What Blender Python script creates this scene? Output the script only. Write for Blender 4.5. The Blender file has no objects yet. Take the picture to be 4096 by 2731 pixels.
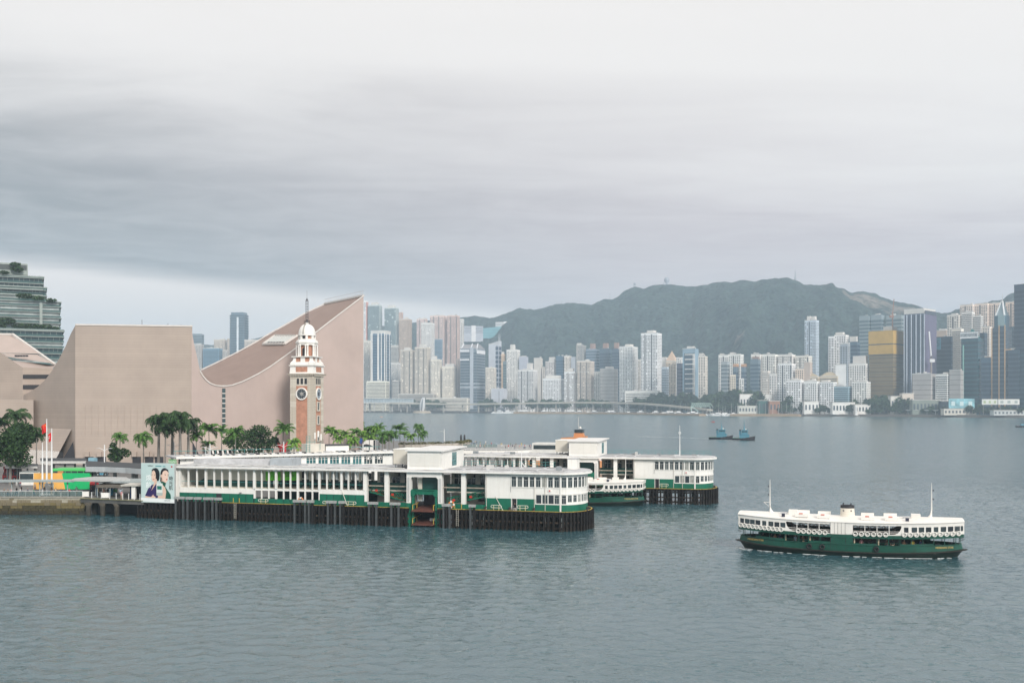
import bpy, bmesh, math, random
import numpy as np
from mathutils import Vector, Matrix, noise as mnoise
R = math.radians
scene = bpy.context.scene
C = scene.collection
random.seed(7)
RNG = np.random.default_rng(11)

# ---------------------------------------------------------------- camera
FOC = 3982.0          # 35 mm lens on a 36 mm sensor, expressed in 4096ths of the frame width
CAMZ = 22.0
HOR = 1620.0          # level of the horizon in the frame
cam = bpy.data.cameras.new("camera")
cam.lens = 35.0; cam.sensor_width = 36.0
cam.shift_y = (HOR - 1365.5) / 4096.0
cam.clip_start = 1.0; cam.clip_end = 40000.0
cam_o = bpy.data.objects.new("camera", cam)
cam_o.location = (0, 0, CAMZ); cam_o.rotation_euler = (R(90), 0, 0)
C.objects.link(cam_o); scene.camera = cam_o

# ---------------------------------------------------------------- sun
SUN_EL, SUN_AZ = R(31), R(152)      # azimuth measured from +Y towards +X: behind the camera, to its right
sun = bpy.data.lights.new("sun", 'SUN'); sun.energy = 2.6; sun.angle = R(16); sun.color = (1.0, 0.955, 0.9)
sun_o = bpy.data.objects.new("sun", sun); C.objects.link(sun_o)
sd = Vector((math.sin(SUN_AZ) * math.cos(SUN_EL), math.cos(SUN_AZ) * math.cos(SUN_EL), math.sin(SUN_EL)))
sun_o.rotation_euler = sd.to_track_quat('Z', 'Y').to_euler()

# ---------------------------------------------------------------- world: clear sky under a broken cloud deck
world = bpy.data.worlds.new("World"); scene.world = world; world.use_nodes = True
def build_sky():
    nt = world.node_tree; nt.nodes.clear()
    N = nt.nodes.new; L = nt.links.new
    out = N('ShaderNodeOutputWorld'); bg = N('ShaderNodeBackground'); L(bg.outputs[0], out.inputs[0])
    bg.inputs[1].default_value = 0.1
    sky = N('ShaderNodeTexSky'); sky.sky_type = 'NISHITA'; sky.sun_disc = False
    sky.sun_elevation = SUN_EL; sky.sun_rotation = SUN_AZ; sky.altitude = 0; sky.air_density = 1.0; sky.dust_density = 2.0
    tc = N('ShaderNodeTexCoord'); sep = N('ShaderNodeSeparateXYZ'); L(tc.outputs['Generated'], sep.inputs[0])
    def M(op, a, b=None, c=None):
        n = N('ShaderNodeMath'); n.operation = op
        for k, v in enumerate((a, b, c)):
            if v is None: continue
            if isinstance(v, (int, float)): n.inputs[k].default_value = v
            else: L(v, n.inputs[k])
        return n.outputs[0]
    def ramp(v, lo, hi, a=0.0, b=1.0):
        n = N('ShaderNodeMapRange'); n.interpolation_type = 'SMOOTHSTEP'
        L(v, n.inputs[0])
        for k, q in enumerate((lo, hi, a, b)): n.inputs[k + 1].default_value = q
        return n.outputs[0]
    def noise(vec, scale, detail, rough=0.55, dist=0.0):
        n = N('ShaderNodeTexNoise'); n.inputs['Scale'].default_value = scale; n.inputs['Detail'].default_value = detail
        n.inputs['Roughness'].default_value = rough; n.inputs['Distortion'].default_value = dist; L(vec, n.inputs['Vector'])
        return n.outputs[0]
    def mix(f, a, b):
        n = N('ShaderNodeMix'); n.data_type = 'RGBA'
        if isinstance(f, float): n.inputs[0].default_value = f
        else: L(f, n.inputs[0])
        for s, v in ((6, a), (7, b)):
            if isinstance(v, tuple): n.inputs[s].default_value = (*v, 1)
            else: L(v, n.inputs[s])
        return n.outputs[2]
    z = M('MAXIMUM', sep.outputs[2], 0.035)
    px = M('DIVIDE', sep.outputs[0], z); py = M('DIVIDE', sep.outputs[1], z)
    cmb = N('ShaderNodeCombineXYZ'); L(px, cmb.inputs[0]); L(py, cmb.inputs[1])
    P = cmb.outputs[0]
    mp = N('ShaderNodeMapping'); mp.inputs['Rotation'].default_value = (0, 0, R(-28)); mp.inputs['Scale'].default_value = (0.42, 1.0, 1.0)
    L(P, mp.inputs[0])
    big = noise(mp.outputs[0], 0.55, 3.0, 0.5, 0.4)
    fine = ramp(noise(mp.outputs[0], 1.3, 9.0, 0.58, 0.9), 0.2, 0.8)
    wisp = noise(P, 0.9, 6.0, 0.6, 0.8)
    wob = M('ADD', M('MULTIPLY', M('SUBTRACT', big, 0.5), 2.0), M('MULTIPLY', M('SUBTRACT', fine, 0.5), 0.9))
    # distance from the far rim of the deck (beyond it the sky is open and pale)
    d1 = M('ADD', M('MULTIPLY', M('ADD', px, 3.75), 0.734), M('MULTIPLY', M('SUBTRACT', py, 7.0), -0.679))
    d1 = M('ADD', d1, M('MULTIPLY', wob, 0.30))
    # distance from the near rim: nearer than it the deck thins to bright white
    d2 = M('ADD', M('MULTIPLY', M('ADD', px, 1.61), 0.349), M('MULTIPLY', M('SUBTRACT', py, 3.14), -0.937))
    d2 = M('ADD', d2, M('MULTIPLY', wob, 0.75))
    east = ramp(px, -3.2, 1.6)
    deck_l = mix(fine, (1.3, 1.32, 1.28), (2.1, 2.1, 2.1))
    deck_r = mix(fine, (4.05, 3.45, 3.55), (4.95, 4.3, 4.35))
    deck = mix(east, deck_l, deck_r)
    lump = noise(P, 2.2, 8.0, 0.6, 1.2)
    deck = mix(ramp(lump, 0.3, 0.7, 0.0, 0.22), deck, (5.6, 5.3, 5.2))
    white = mix(wisp, (6.25, 5.9, 5.65), (6.7, 6.35, 6.1))
    top = mix(ramp(d2, -1.35, 0.95), deck, white)
    open_sky = mix(ramp(sep.outputs[2], 0.03, 0.16), (7.3, 6.5, 5.9), (7.7, 6.9, 6.4))
    deckmask = ramp(d1, -0.45, 0.95)
    cloud = mix(deckmask, open_sky, top)
    # small breaks where the clear sky shows
    gap = M('MULTIPLY', ramp(M('ADD', wisp, M('MULTIPLY', fine, 0.35)), 0.90, 1.0), ramp(d2, 0.2, 1.0))
    blue = mix(0.72, sky.outputs[0], (6.2, 6.7, 7.2))
    col = mix(M('MULTIPLY', gap, 0.8), cloud, blue)
    L(col, bg.inputs[0])
build_sky()

vs = scene.view_settings
vs.view_transform = 'Standard'; vs.look = 'None'; vs.exposure = 0.6; vs.gamma = 1.0; vs.use_curve_mapping = False
cy = scene.cycles
cy.use_denoising = True; cy.max_bounces = 8; cy.diffuse_bounces = 3; cy.glossy_bounces = 4; cy.transmission_bounces = 6
cy.volume_bounces = 2; cy.transparent_max_bounces = 8; cy.caustics_reflective = False; cy.caustics_refractive = False
cy.sample_clamp_indirect = 4.0

# ---------------------------------------------------------------- numeric helpers
def slope(u): return (u - 2048.0) / FOC                       # bearing of a sight line
def at(u, v, Y): return Vector((slope(u) * Y, Y, CAMZ - (v - HOR) / FOC * Y))
def wat(v): return CAMZ * FOC / (v - HOR)                      # distance of a point of the water
class Line:
    """A vertical plane in plan: origin, direction along x, back normal y."""
    def __init__(s, ox, oy, deg):
        a = R(deg); s.o = Vector((ox, oy)); s.d = Vector((math.cos(a), math.sin(a))); s.n = Vector((-math.sin(a), math.cos(a))); s.a = a
    def x(s, u, y=0.0):
        k = slope(u); p = s.o + s.n * y
        return (k * p.y - p.x) / (s.d.x - k * s.d.y)
    def w(s, x, y, z=0.0):
        p = s.o + s.d * x + s.n * y
        return Vector((p.x, p.y, z))
    def z(s, u, v, y=0.0):
        p = s.w(s.x(u, y), y)
        return CAMZ - (v - HOR) / FOC * p.y
def lin(h):
    h = h.lstrip('#'); o = []
    for k in (0, 2, 4):
        c = int(h[k:k + 2], 16) / 255
        o.append(c / 12.92 if c <= 0.04045 else ((c + 0.055) / 1.055) ** 2.4)
    return tuple(o)
def smooth_noise(shape, cells, seed):
    r = np.random.default_rng(seed); g = r.random((cells[0] + 2, cells[1] + 2))
    y = np.linspace(0, cells[0], shape[0]); x = np.linspace(0, cells[1], shape[1])
    yi = np.minimum(y.astype(int), cells[0]); xi = np.minimum(x.astype(int), cells[1])
    fy = y - yi; fx = x - xi; fy = fy * fy * (3 - 2 * fy); fx = fx * fx * (3 - 2 * fx)
    a = g[yi][:, xi]; b = g[yi][:, xi + 1]; c = g[yi + 1][:, xi]; d = g[yi + 1][:, xi + 1]
    fx = fx[None, :]; fy = fy[:, None]
    return (a * (1 - fx) + b * fx) * (1 - fy) + (c * (1 - fx) + d * fx) * fy

# ---------------------------------------------------------------- mesh builder
class MB:
    def __init__(s): s.v = []; s.f = []; s.m = []
    def add(s, vs, fs, m=0):
        b = len(s.v); s.v.extend([tuple(p) for p in vs]); s.f.extend([tuple(b + i for i in f) for f in fs]); s.m.extend([m] * len(fs)); return s
    def box(s, x0, x1, y0, y1, z0, z1, m=0):
        return s.add([(x0,y0,z0),(x1,y0,z0),(x1,y1,z0),(x0,y1,z0),(x0,y0,z1),(x1,y0,z1),(x1,y1,z1),(x0,y1,z1)],
            [(3,2,1,0),(4,5,6,7),(0,1,5,4),(1,2,6,5),(2,3,7,6),(3,0,4,7)], m)
    def cbox(s, c, size, rz=0.0, m=0):
        hx, hy, hz = size[0]/2, size[1]/2, size[2]/2; ca, sa = math.cos(rz), math.sin(rz); P = []
        for z in (-hz, hz):
            for x, y in ((-hx,-hy),(hx,-hy),(hx,hy),(-hx,hy)): P.append((c[0]+x*ca-y*sa, c[1]+x*sa+y*ca, c[2]+z))
        return s.add(P, [(3,2,1,0),(4,5,6,7),(0,1,5,4),(1,2,6,5),(2,3,7,6),(3,0,4,7)], m)
    def prism(s, poly, z0, z1, m=0, cap=True, z0s=None, z1s=None):
        n = len(poly); a = [(p[0], p[1], z0 if z0s is None else z0s[i]) for i, p in enumerate(poly)]; b = [(p[0], p[1], z1 if z1s is None else z1s[i]) for i, p in enumerate(poly)]
        fs = [(i, (i+1) % n, n+(i+1) % n, n+i) for i in range(n)]
        if cap: fs += [tuple(range(n-1,-1,-1)), tuple(range(n, 2*n))]
        return s.add(a + b, fs, m)
    def beam(s, p, q, w, h=None, m=0, up=(0,0,1)):
        p = Vector(p); q = Vector(q); h = w if h is None else h; d = (q-p).normalized(); up = Vector(up)
        sx = d.cross(up)
        if sx.length < 1e-4: sx = d.cross(Vector((1,0,0)))
        sx.normalize(); uy = sx.cross(d)
        P = []
        for c in (p, q):
            for a, b in ((-1,-1),(1,-1),(1,1),(-1,1)): P.append(c + sx*a*w/2 + uy*b*h/2)
        return s.add(P, [(0,1,2,3),(7,6,5,4),(0,4,5,1),(1,5,6,2),(2,6,7,3),(3,7,4,0)], m)
    def tube(s, pts, r, n=6, m=0, cap=True):
        pts = [Vector(p) for p in pts]; rr = r if isinstance(r, (list, tuple)) else [r]*len(pts); P = []; K = len(pts)
        prev = None
        for i, p in enumerate(pts):
            d = (pts[min(i+1,K-1)] - pts[max(i-1,0)]).normalized()
            a = d.cross(Vector((0,0,1)))
            if a.length < 0.05: a = d.cross(Vector((0,1,0)))
            a.normalize()
            if prev is not None and a.dot(prev) < 0: a = -a
            prev = a; b = a.cross(d)
            for k in range(n):
                t = 2*math.pi*k/n; P.append(p + a*math.cos(t)*rr[i] + b*math.sin(t)*rr[i])
        fs = [(i*n+k, i*n+(k+1)%n, (i+1)*n+(k+1)%n, (i+1)*n+k) for i in range(K-1) for k in range(n)]
        if cap: fs += [tuple(range(n-1,-1,-1)), tuple(range((K-1)*n, K*n))]
        return s.add(P, fs, m)
    def lathe(s, prof, n=16, c=(0,0,0), m=0, rot=0.0, cap=True):
        P = []; K = len(prof)
        for r, z in prof:
            for k in range(n):
                t = rot + 2*math.pi*k/n; P.append((c[0]+r*math.cos(t), c[1]+r*math.sin(t), c[2]+z))
        fs = [(i*n+k, i*n+(k+1)%n, (i+1)*n+(k+1)%n, (i+1)*n+k) for i in range(K-1) for k in range(n)]
        if cap: fs += [tuple(range(n-1,-1,-1)), tuple(range((K-1)*n, K*n))]
        return s.add(P, fs, m)
    def torus(s, c, R0, r0, axis='y', n=12, k=6, m=0):
        P = []
        for i in range(n):
            t = 2*math.pi*i/n
            for j in range(k):
                q = 2*math.pi*j/k; rr = R0 + r0*math.cos(q); h = r0*math.sin(q)
                a, b = rr*math.cos(t), rr*math.sin(t)
                P.append({'y': (c[0]+a, c[1]+h, c[2]+b), 'z': (c[0]+a, c[1]+b, c[2]+h), 'x': (c[0]+h, c[1]+a, c[2]+b)}[axis])
        return s.add(P, [(i*k+j, ((i+1)%n)*k+j, ((i+1)%n)*k+(j+1)%k, i*k+(j+1)%k) for i in range(n) for j in range(k)], m)
    def grid(s, fn, nu, nv, m=0, flip=False):
        P = [fn(i/(nu-1), j/(nv-1)) for j in range(nv) for i in range(nu)]
        fs = [(j*nu+i, j*nu+i+1, (j+1)*nu+i+1, (j+1)*nu+i) for j in range(nv-1) for i in range(nu-1)]
        if flip: fs = [f[::-1] for f in fs]
        return s.add(P, fs, m)
    def quad(s, a, b, c, d, m=0): return s.add([a, b, c, d], [(0,1,2,3)], m)
    def mesh(s, name, mats, smooth=False, fix=True):
        me = bpy.data.meshes.new(name); me.from_pydata(s.v, [], s.f)
        for q in (mats if isinstance(mats, (list, tuple)) else [mats]): me.materials.append(q)
        if any(s.m): me.polygons.foreach_set('material_index', s.m)
        if fix:
            bm = bmesh.new(); bm.from_mesh(me); bmesh.ops.recalc_face_normals(bm, faces=bm.faces); bm.to_mesh(me); bm.free()
        if smooth:
            me.polygons.foreach_set('use_smooth', [True]*len(me.polygons))
            if smooth is not True:
                try: me.set_sharp_from_angle(angle=R(smooth))
                except Exception: pass
        me.update(); return me
    def build(s, name, mats, parent=None, smooth=False, loc=None, rz=0.0, fix=True):
        return link(name, s.mesh(name, mats, smooth, fix), parent, loc, rz)
def link(name, me, parent=None, loc=None, rz=0.0):
    o = bpy.data.objects.new(name, me); C.objects.link(o)
    if parent is not None: o.parent = parent
    if loc is not None: o.location = loc
    if rz: o.rotation_euler = (0, 0, rz)
    return o
def tag(o, label=None, cat=None, group=None, kind=None):
    if label: o['label'] = label
    if cat: o['category'] = cat
    if group: o['group'] = group
    if kind: o['kind'] = kind
    return o
def thing(name, label, cat, loc=(0,0,0), rz=0.0, group=None):
    return tag(link(name, None, None, loc, rz), label, cat, group)
def copy_tree(o, parent=None):
    c = o.copy(); C.objects.link(c)
    if parent is not None: c.parent = parent
    for ch in o.children: copy_tree(ch, c)
    return c
def text_mesh(s, size, mat, name='lettering', align='CENTER', depth=0.01):
    cu = bpy.data.curves.new('t', 'FONT'); cu.body = s; cu.size = size; cu.align_x = align; cu.align_y = 'CENTER'; cu.extrude = depth
    cu.resolution_u = 3
    o = bpy.data.objects.new('t', cu); C.objects.link(o)
    dg = bpy.context.evaluated_depsgraph_get(); dg.update()
    me = bpy.data.meshes.new_from_object(o.evaluated_get(dg)); me.name = name
    bpy.data.objects.remove(o); bpy.data.curves.remove(cu)
    me.materials.clear(); me.materials.append(mat)
    return me

# ---------------------------------------------------------------- materials
_mc = {}
def mat(name, col, rough=0.6, var=0.12, scale=0.6, bump=0.0, bscale=None, metal=0.0, streak=0.0, spec=0.4, dirt=None, emit=None, alpha=None, trans=0.0, obj=True):
    """Principled paint with a little unevenness, optional vertical rain streaks and relief."""
    if name in _mc: return _mc[name]
    if isinstance(col, str): col = lin(col)
    m = bpy.data.materials.new(name); m.use_nodes = True; nt = m.node_tree; b = nt.nodes['Principled BSDF']
    N = nt.nodes.new; L = nt.links.new
    b.inputs['Roughness'].default_value = rough; b.inputs['Metallic'].default_value = metal; b.inputs['Specular IOR Level'].default_value = spec
    b.inputs['Base Color'].default_value = (*col, 1)
    if trans: b.inputs['Transmission Weight'].default_value = trans
    if alpha is not None: b.inputs['Alpha'].default_value = alpha
    if emit: b.inputs['Emission Color'].default_value = (*emit[0], 1); b.inputs['Emission Strength'].default_value = emit[1]
    if var or bump or streak:
        tc = N('ShaderNodeTexCoord'); src = tc.outputs['Object']
        n1 = N('ShaderNodeTexNoise'); n1.inputs['Scale'].default_value = scale; n1.inputs['Detail'].default_value = 5; n1.inputs['Roughness'].default_value = 0.6
        L(src, n1.inputs['Vector'])
        fac = n1.outputs[0]
        mr = N('ShaderNodeMapRange'); L(fac, mr.inputs[0]); mr.inputs[1].default_value = 0.3; mr.inputs[2].default_value = 0.7
        mr.inputs[3].default_value = 1 - var; mr.inputs[4].default_value = 1 + var
        mul = N('ShaderNodeVectorMath'); mul.operation = 'SCALE'; mul.inputs[0].default_value = col; L(mr.outputs[0], mul.inputs['Scale'])
        colout = mul.outputs[0]
        if streak:
            mp = N('ShaderNodeMapping'); mp.inputs['Scale'].default_value = (1.6, 1.6, 0.12); L(src, mp.inputs[0])
            n2 = N('ShaderNodeTexNoise'); n2.inputs['Scale'].default_value = 1.3; n2.inputs['Detail'].default_value = 6; n2.inputs['Roughness'].default_value = 0.65
            L(mp.outputs[0], n2.inputs['Vector'])
            r2 = N('ShaderNodeMapRange'); L(n2.outputs[0], r2.inputs[0]); r2.inputs[1].default_value = 0.5; r2.inputs[2].default_value = 0.78
            r2.inputs[3].default_value = 0.0; r2.inputs[4].default_value = streak
            mx = N('ShaderNodeMix'); mx.data_type = 'RGBA'; L(r2.outputs[0], mx.inputs[0]); L(colout, mx.inputs[6])
            mx.inputs[7].default_value = (*(dirt or (0.16, 0.14, 0.11)), 1); colout = mx.outputs[2]
        L(colout, b.inputs['Base Color'])
        if bump:
            n3 = N('ShaderNodeTexNoise'); n3.inputs['Scale'].default_value = bscale or scale * 4; n3.inputs['Detail'].default_value = 4; L(src, n3.inputs['Vector'])
            bp = N('ShaderNodeBump'); bp.inputs['Strength'].default_value = bump; bp.inputs['Distance'].default_value = 0.05; L(n3.outputs[0], bp.inputs['Height']); L(bp.outputs[0], b.inputs['Normal'])
    _mc[name] = m; return m
# ---------------------------------------------------------------- water
def water_material():
    m = bpy.data.materials.new('sea_water'); m.use_nodes = True; nt = m.node_tree; b = nt.nodes['Principled BSDF']
    N = nt.nodes.new; L = nt.links.new
    b.inputs['Base Color'].default_value = (0.034, 0.088, 0.105, 1); b.inputs['Roughness'].default_value = 0.05; b.inputs['IOR'].default_value = 2.1
    b.inputs['Specular IOR Level'].default_value = 0.5
    tc = N('ShaderNodeTexCoord')
    def nz(scale, sx, sy, rz, detail, rough=0.5, dist=0.0):
        mp = N('ShaderNodeMapping'); mp.inputs['Scale'].default_value = (sx, sy, 1); mp.inputs['Rotation'].default_value = (0, 0, R(rz)); L(tc.outputs['Object'], mp.inputs[0])
        n = N('ShaderNodeTexNoise'); n.inputs['Scale'].default_value = scale; n.inputs['Detail'].default_value = detail; n.inputs['Roughness'].default_value = rough; n.inputs['Distortion'].default_value = dist
        L(mp.outputs[0], n.inputs['Vector']); return n.outputs[0]
    a = nz(1.1, 0.75, 1.0, 18, 4, 0.6, 0.5); c = nz(3.2, 0.7, 1.0, -24, 3, 0.6, 0.3); d = nz(0.035, 1, 1.6, 8, 3)
    g = N('ShaderNodeMapRange'); L(d, g.inputs[0]); g.inputs[1].default_value = 0.35; g.inputs[2].default_value = 0.65; g.inputs[3].default_value = 0.35; g.inputs[4].default_value = 1.15
    b1 = N('ShaderNodeBump'); b1.inputs['Distance'].default_value = 0.17; L(a, b1.inputs['Height']); L(g.outputs[0], b1.inputs['Strength'])
    b2 = N('ShaderNodeBump'); b2.inputs['Distance'].default_value = 0.04; b2.inputs['Strength'].default_value = 0.8; L(c, b2.inputs['Height']); L(b1.outputs[0], b2.inputs['Normal'])
    # cat's-paw facets: short crests tilted a little more than the rest
    mp = N('ShaderNodeMapping'); mp.inputs['Scale'].default_value = (0.75, 1.7, 1); mp.inputs['Rotation'].default_value = (0, 0, R(6)); L(tc.outputs['Object'], mp.inputs[0])
    n = N('ShaderNodeTexNoise'); n.inputs['Scale'].default_value = 1.0; n.inputs['Detail'].default_value = 6; n.inputs['Roughness'].default_value = 0.66; n.inputs['Distortion'].default_value = 0.5; L(mp.outputs[0], n.inputs['Vector'])
    st = N('ShaderNodeMapRange'); st.interpolation_type = 'SMOOTHSTEP'; L(n.outputs[0], st.inputs[0]); st.inputs[1].default_value = 0.58; st.inputs[2].default_value = 0.63; st.inputs[3].default_value = 0.0; st.inputs[4].default_value = -0.8
    sg = N('ShaderNodeMath'); sg.operation = 'MULTIPLY'; L(st.outputs[0], sg.inputs[0]); L(g.outputs[0], sg.inputs[1])
    cv = N('ShaderNodeCombineXYZ'); L(sg.outputs[0], cv.inputs[1])
    big = nz(0.16, 0.6, 1.3, 4, 3, 0.55, 0.4); bs = N('ShaderNodeMath'); bs.operation = 'MULTIPLY_ADD'; L(big, bs.inputs[0]); bs.inputs[1].default_value = 0.16; bs.inputs[2].default_value = -0.08; L(bs.outputs[0], cv.inputs[0])
    s = N('ShaderNodeVectorMath'); s.operation = 'SUBTRACT'; L(n.outputs['Color'], s.inputs[0]); s.inputs[1].default_value = (0.5, 0.5, 0.5)
    k0 = N('ShaderNodeVectorMath'); k0.operation = 'MULTIPLY'; L(s.outputs[0], k0.inputs[0]); k0.inputs[1].default_value = (0.16, 0.16, 0.0)
    k = N('ShaderNodeVectorMath'); k.operation = 'ADD'; L(k0.outputs[0], k.inputs[0]); L(cv.outputs[0], k.inputs[1])
    # where the modelled waves end their slopes pass into the shading normal
    sp = N('ShaderNodeSeparateXYZ'); L(tc.outputs['Object'], sp.inputs[0])
    fo = N('ShaderNodeMapRange'); fo.interpolation_type = 'SMOOTHSTEP'; L(sp.outputs[1], fo.inputs[0]); fo.inputs[1].default_value = 220.0; fo.inputs[2].default_value = 320.0
    mf = N('ShaderNodeMapping'); mf.inputs['Scale'].default_value = (0.16, 0.45, 1); L(tc.outputs['Object'], mf.inputs[0])
    nf = N('ShaderNodeTexNoise'); nf.inputs['Scale'].default_value = 1.0; nf.inputs['Detail'].default_value = 6; nf.inputs['Roughness'].default_value = 0.72; L(mf.outputs[0], nf.inputs['Vector'])
    sf = N('ShaderNodeVectorMath'); sf.operation = 'SUBTRACT'; L(nf.outputs['Color'], sf.inputs[0]); sf.inputs[1].default_value = (0.5, 0.5, 0.5)
    kf = N('ShaderNodeVectorMath'); kf.operation = 'MULTIPLY'; L(sf.outputs[0], kf.inputs[0]); kf.inputs[1].default_value = (0.42, 0.50, 0.0)
    xf = N('ShaderNodeVectorMath'); xf.operation = 'SCALE'; L(kf.outputs[0], xf.inputs[0]); L(fo.outputs[0], xf.inputs['Scale'])
    kk = N('ShaderNodeVectorMath'); kk.operation = 'ADD'; L(k.outputs[0], kk.inputs[0]); L(xf.outputs[0], kk.inputs[1])
    rg = N('ShaderNodeMapRange'); L(fo.outputs[0], rg.inputs[0]); rg.inputs[3].default_value = 0.05; rg.inputs[4].default_value = 0.2; L(rg.outputs[0], b.inputs['Roughness'])
    ad = N('ShaderNodeVectorMath'); ad.operation = 'ADD'; L(b2.outputs[0], ad.inputs[0]); L(kk.outputs[0], ad.inputs[1])
    nn = N('ShaderNodeVectorMath'); nn.operation = 'NORMALIZE'; L(ad.outputs[0], nn.inputs[0]); L(nn.outputs[0], b.inputs['Normal'])
    return m
M_WATER = water_material()
def build_water():
    # near water carries real waves; the sheet beyond joins it at the same level
    x0, x1, y0, y1, st = -120.0, 150.0, 62.0, 330.0, 0.5
    xs = np.arange(x0, x1 + .01, st); ys = np.arange(y0, y1 + .01, st); X, Y = np.meshgrid(xs, ys)
    Z = np.zeros_like(X); r = np.random.default_rng(5)
    for k in range(60):
        lam = 1.1 * (3.6 / 1.1) ** r.random(); th = R(70) + r.normal() * 0.75
        kx, ky = 2*np.pi/lam*math.cos(th), 2*np.pi/lam*math.sin(th)
        ph = r.random()*6.28
        Z += 0.0034 * lam * np.sin(kx*X + ky*Y + ph)
    env = 0.7 + 0.6*smooth_noise(X.shape, (14, 12), 3)
    edge = np.minimum.reduce([X-x0, x1-X, Y-y0, y1-Y]); Z *= env * np.clip(edge/12, 0, 1) * np.clip((y1-Y)/90, 0, 1)
    n, m_ = X.shape
    V = np.stack([X, Y, Z], -1).reshape(-1, 3)
    i = np.arange(n*m_).reshape(n, m_); F = np.stack([i[:-1,:-1], i[:-1,1:], i[1:,1:], i[1:,:-1]], -1).reshape(-1, 4)
    S = 9000.0; b = len(V)
    ext = [(-S,-S,0),(S,-S,0),(S,S,0),(-S,S,0),(x0,y0,0),(x1,y0,0),(x1,y1,0),(x0,y1,0)]
    V = np.vstack([V, ext]); F = F.tolist() + [[b,b+1,b+5,b+4],[b+1,b+2,b+6,b+5],[b+2,b+3,b+7,b+6],[b+3,b,b+4,b+7]]
    me = bpy.data.meshes.new('water'); me.from_pydata(V.tolist(), [], F); me.materials.append(M_WATER)
    me.polygons.foreach_set('use_smooth', [True]*len(me.polygons)); me.update()
    tag(link('water', me), 'rippled grey-green harbour water', None, None, 'structure')
build_water()

# ---------------------------------------------------------------- far hills
RIDGE = [(-100,1410),(700,1385),(945,1374),(1020,1352),(1090,1337),(1300,1320),(1560,1300),(1650,1288),(1760,1276),(1841,1269),(1896,1260),(1960,1272),(2040,1246),(2080,1232),(2132,1238),(2217,1218),(2269,1211),
 (2365,1218),(2413,1195),(2450,1199),(2498,1163),(2539,1145),(2572,1152),(2615,1137),(2653,1133),(2699,1135),(2730,1141),(2789,1143),(2837,1134),(2898,1123),(2925,1128),(2959,1118),(3013,1127),(3089,1114),
 (3138,1116),(3180,1121),(3215,1137),(3333,1142),(3410,1169),(3448,1162),(3490,1170),(3563,1200),(3650,1214),(3683,1229),(3768,1254),(3840,1235),(3936,1208),(4013,1195),(4032,1180),(4062,1166),(4130,1140),(4400,1090),(4900,1130)]
SHORE = [(900,2990),(1460,2900),(1800,2800),(2400,2560),(2900,2050),(3300,1940),(3700,1830),(4096,1720),(4900,1560)]
def shoreY(u): return float(np.interp(u, [p[0] for p in SHORE], [p[1] for p in SHORE]))
def hill_material():
    m = bpy.data.materials.new('wooded_hill'); m.use_nodes = True; nt = m.node_tree; b = nt.nodes['Principled BSDF']; N = nt.nodes.new; L = nt.links.new
    b.inputs['Roughness'].default_value = 0.95; b.inputs['Specular IOR Level'].default_value = 0.1
    tc = N('ShaderNodeTexCoord'); geo = N('ShaderNodeNewGeometry')
    n1 = N('ShaderNodeTexNoise'); n1.inputs['Scale'].default_value = 0.02; n1.inputs['Detail'].default_value = 8; n1.inputs['Roughness'].default_value = 0.65; L(tc.outputs['Object'], n1.inputs['Vector'])
    vo = N('ShaderNodeTexVoronoi'); vo.inputs['Scale'].default_value = 0.055; L(tc.outputs['Object'], vo.inputs['Vector'])
    r1 = N('ShaderNodeValToRGB'); L(n1.outputs[0], r1.inputs[0]); e = r1.color_ramp.elements
    e[0].position = 0.32; e[0].color = (0.004, 0.016, 0.018, 1); e[1].position = 0.68; e[1].color = (0.042, 0.072, 0.062, 1)  # leaf greens tinted blue, distance haze put into the colour
    # bare rock where the face is steep and broken
    n2 = N('ShaderNodeTexNoise'); n2.inputs['Scale'].default_value = 0.006; n2.inputs['Detail'].default_value = 6; L(tc.outputs['Object'], n2.inputs['Vector'])
    rk = N('ShaderNodeAttribute'); rk.attribute_name = 'rock'
    ad = N('ShaderNodeMath'); ad.operation = 'MULTIPLY'; L(rk.outputs['Fac'], ad.inputs[0]); L(n1.outputs[0], ad.inputs[1])
    mr = N('ShaderNodeMapRange'); L(ad.outputs[0], mr.inputs[0]); mr.inputs[1].default_value = 0.40; mr.inputs[2].default_value = 0.58
    mx = N('ShaderNodeMix'); mx.data_type = 'RGBA'; L(mr.outputs[0], mx.inputs[0]); L(r1.outputs[0], mx.inputs[6]); mx.inputs[7].default_value = (0.21, 0.18, 0.155, 1)
    L(mx.outputs[2], b.inputs['Base Color'])
    bp = N('ShaderNodeBump'); bp.inputs['Strength'].default_value = 1.0; bp.inputs['Distance'].default_value = 11.0; L(vo.outputs['Distance'], bp.inputs['Height']); bp.invert = True
    b2 = N('ShaderNodeBump'); b2.inputs['Strength'].default_value = 0.8; b2.inputs['Distance'].default_value = 14.0; L(n1.outputs[0], b2.inputs['Height']); L(bp.outputs[0], b2.inputs['Normal'])
    L(b2.outputs[0], b.inputs['Normal'])
    return m
M_HILL = hill_material()
def ridge_at(u):
    v = np.interp(u, [p[0] for p in RIDGE], [p[1] for p in RIDGE])
    Yr = np.interp(u, [-100, 1400, 2000, 2600, 3300, 3700, 4400], [5200, 4700, 3900, 3750, 3450, 3250, 2900])
    return Yr, CAMZ + (HOR - v) * Yr / FOC
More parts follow.
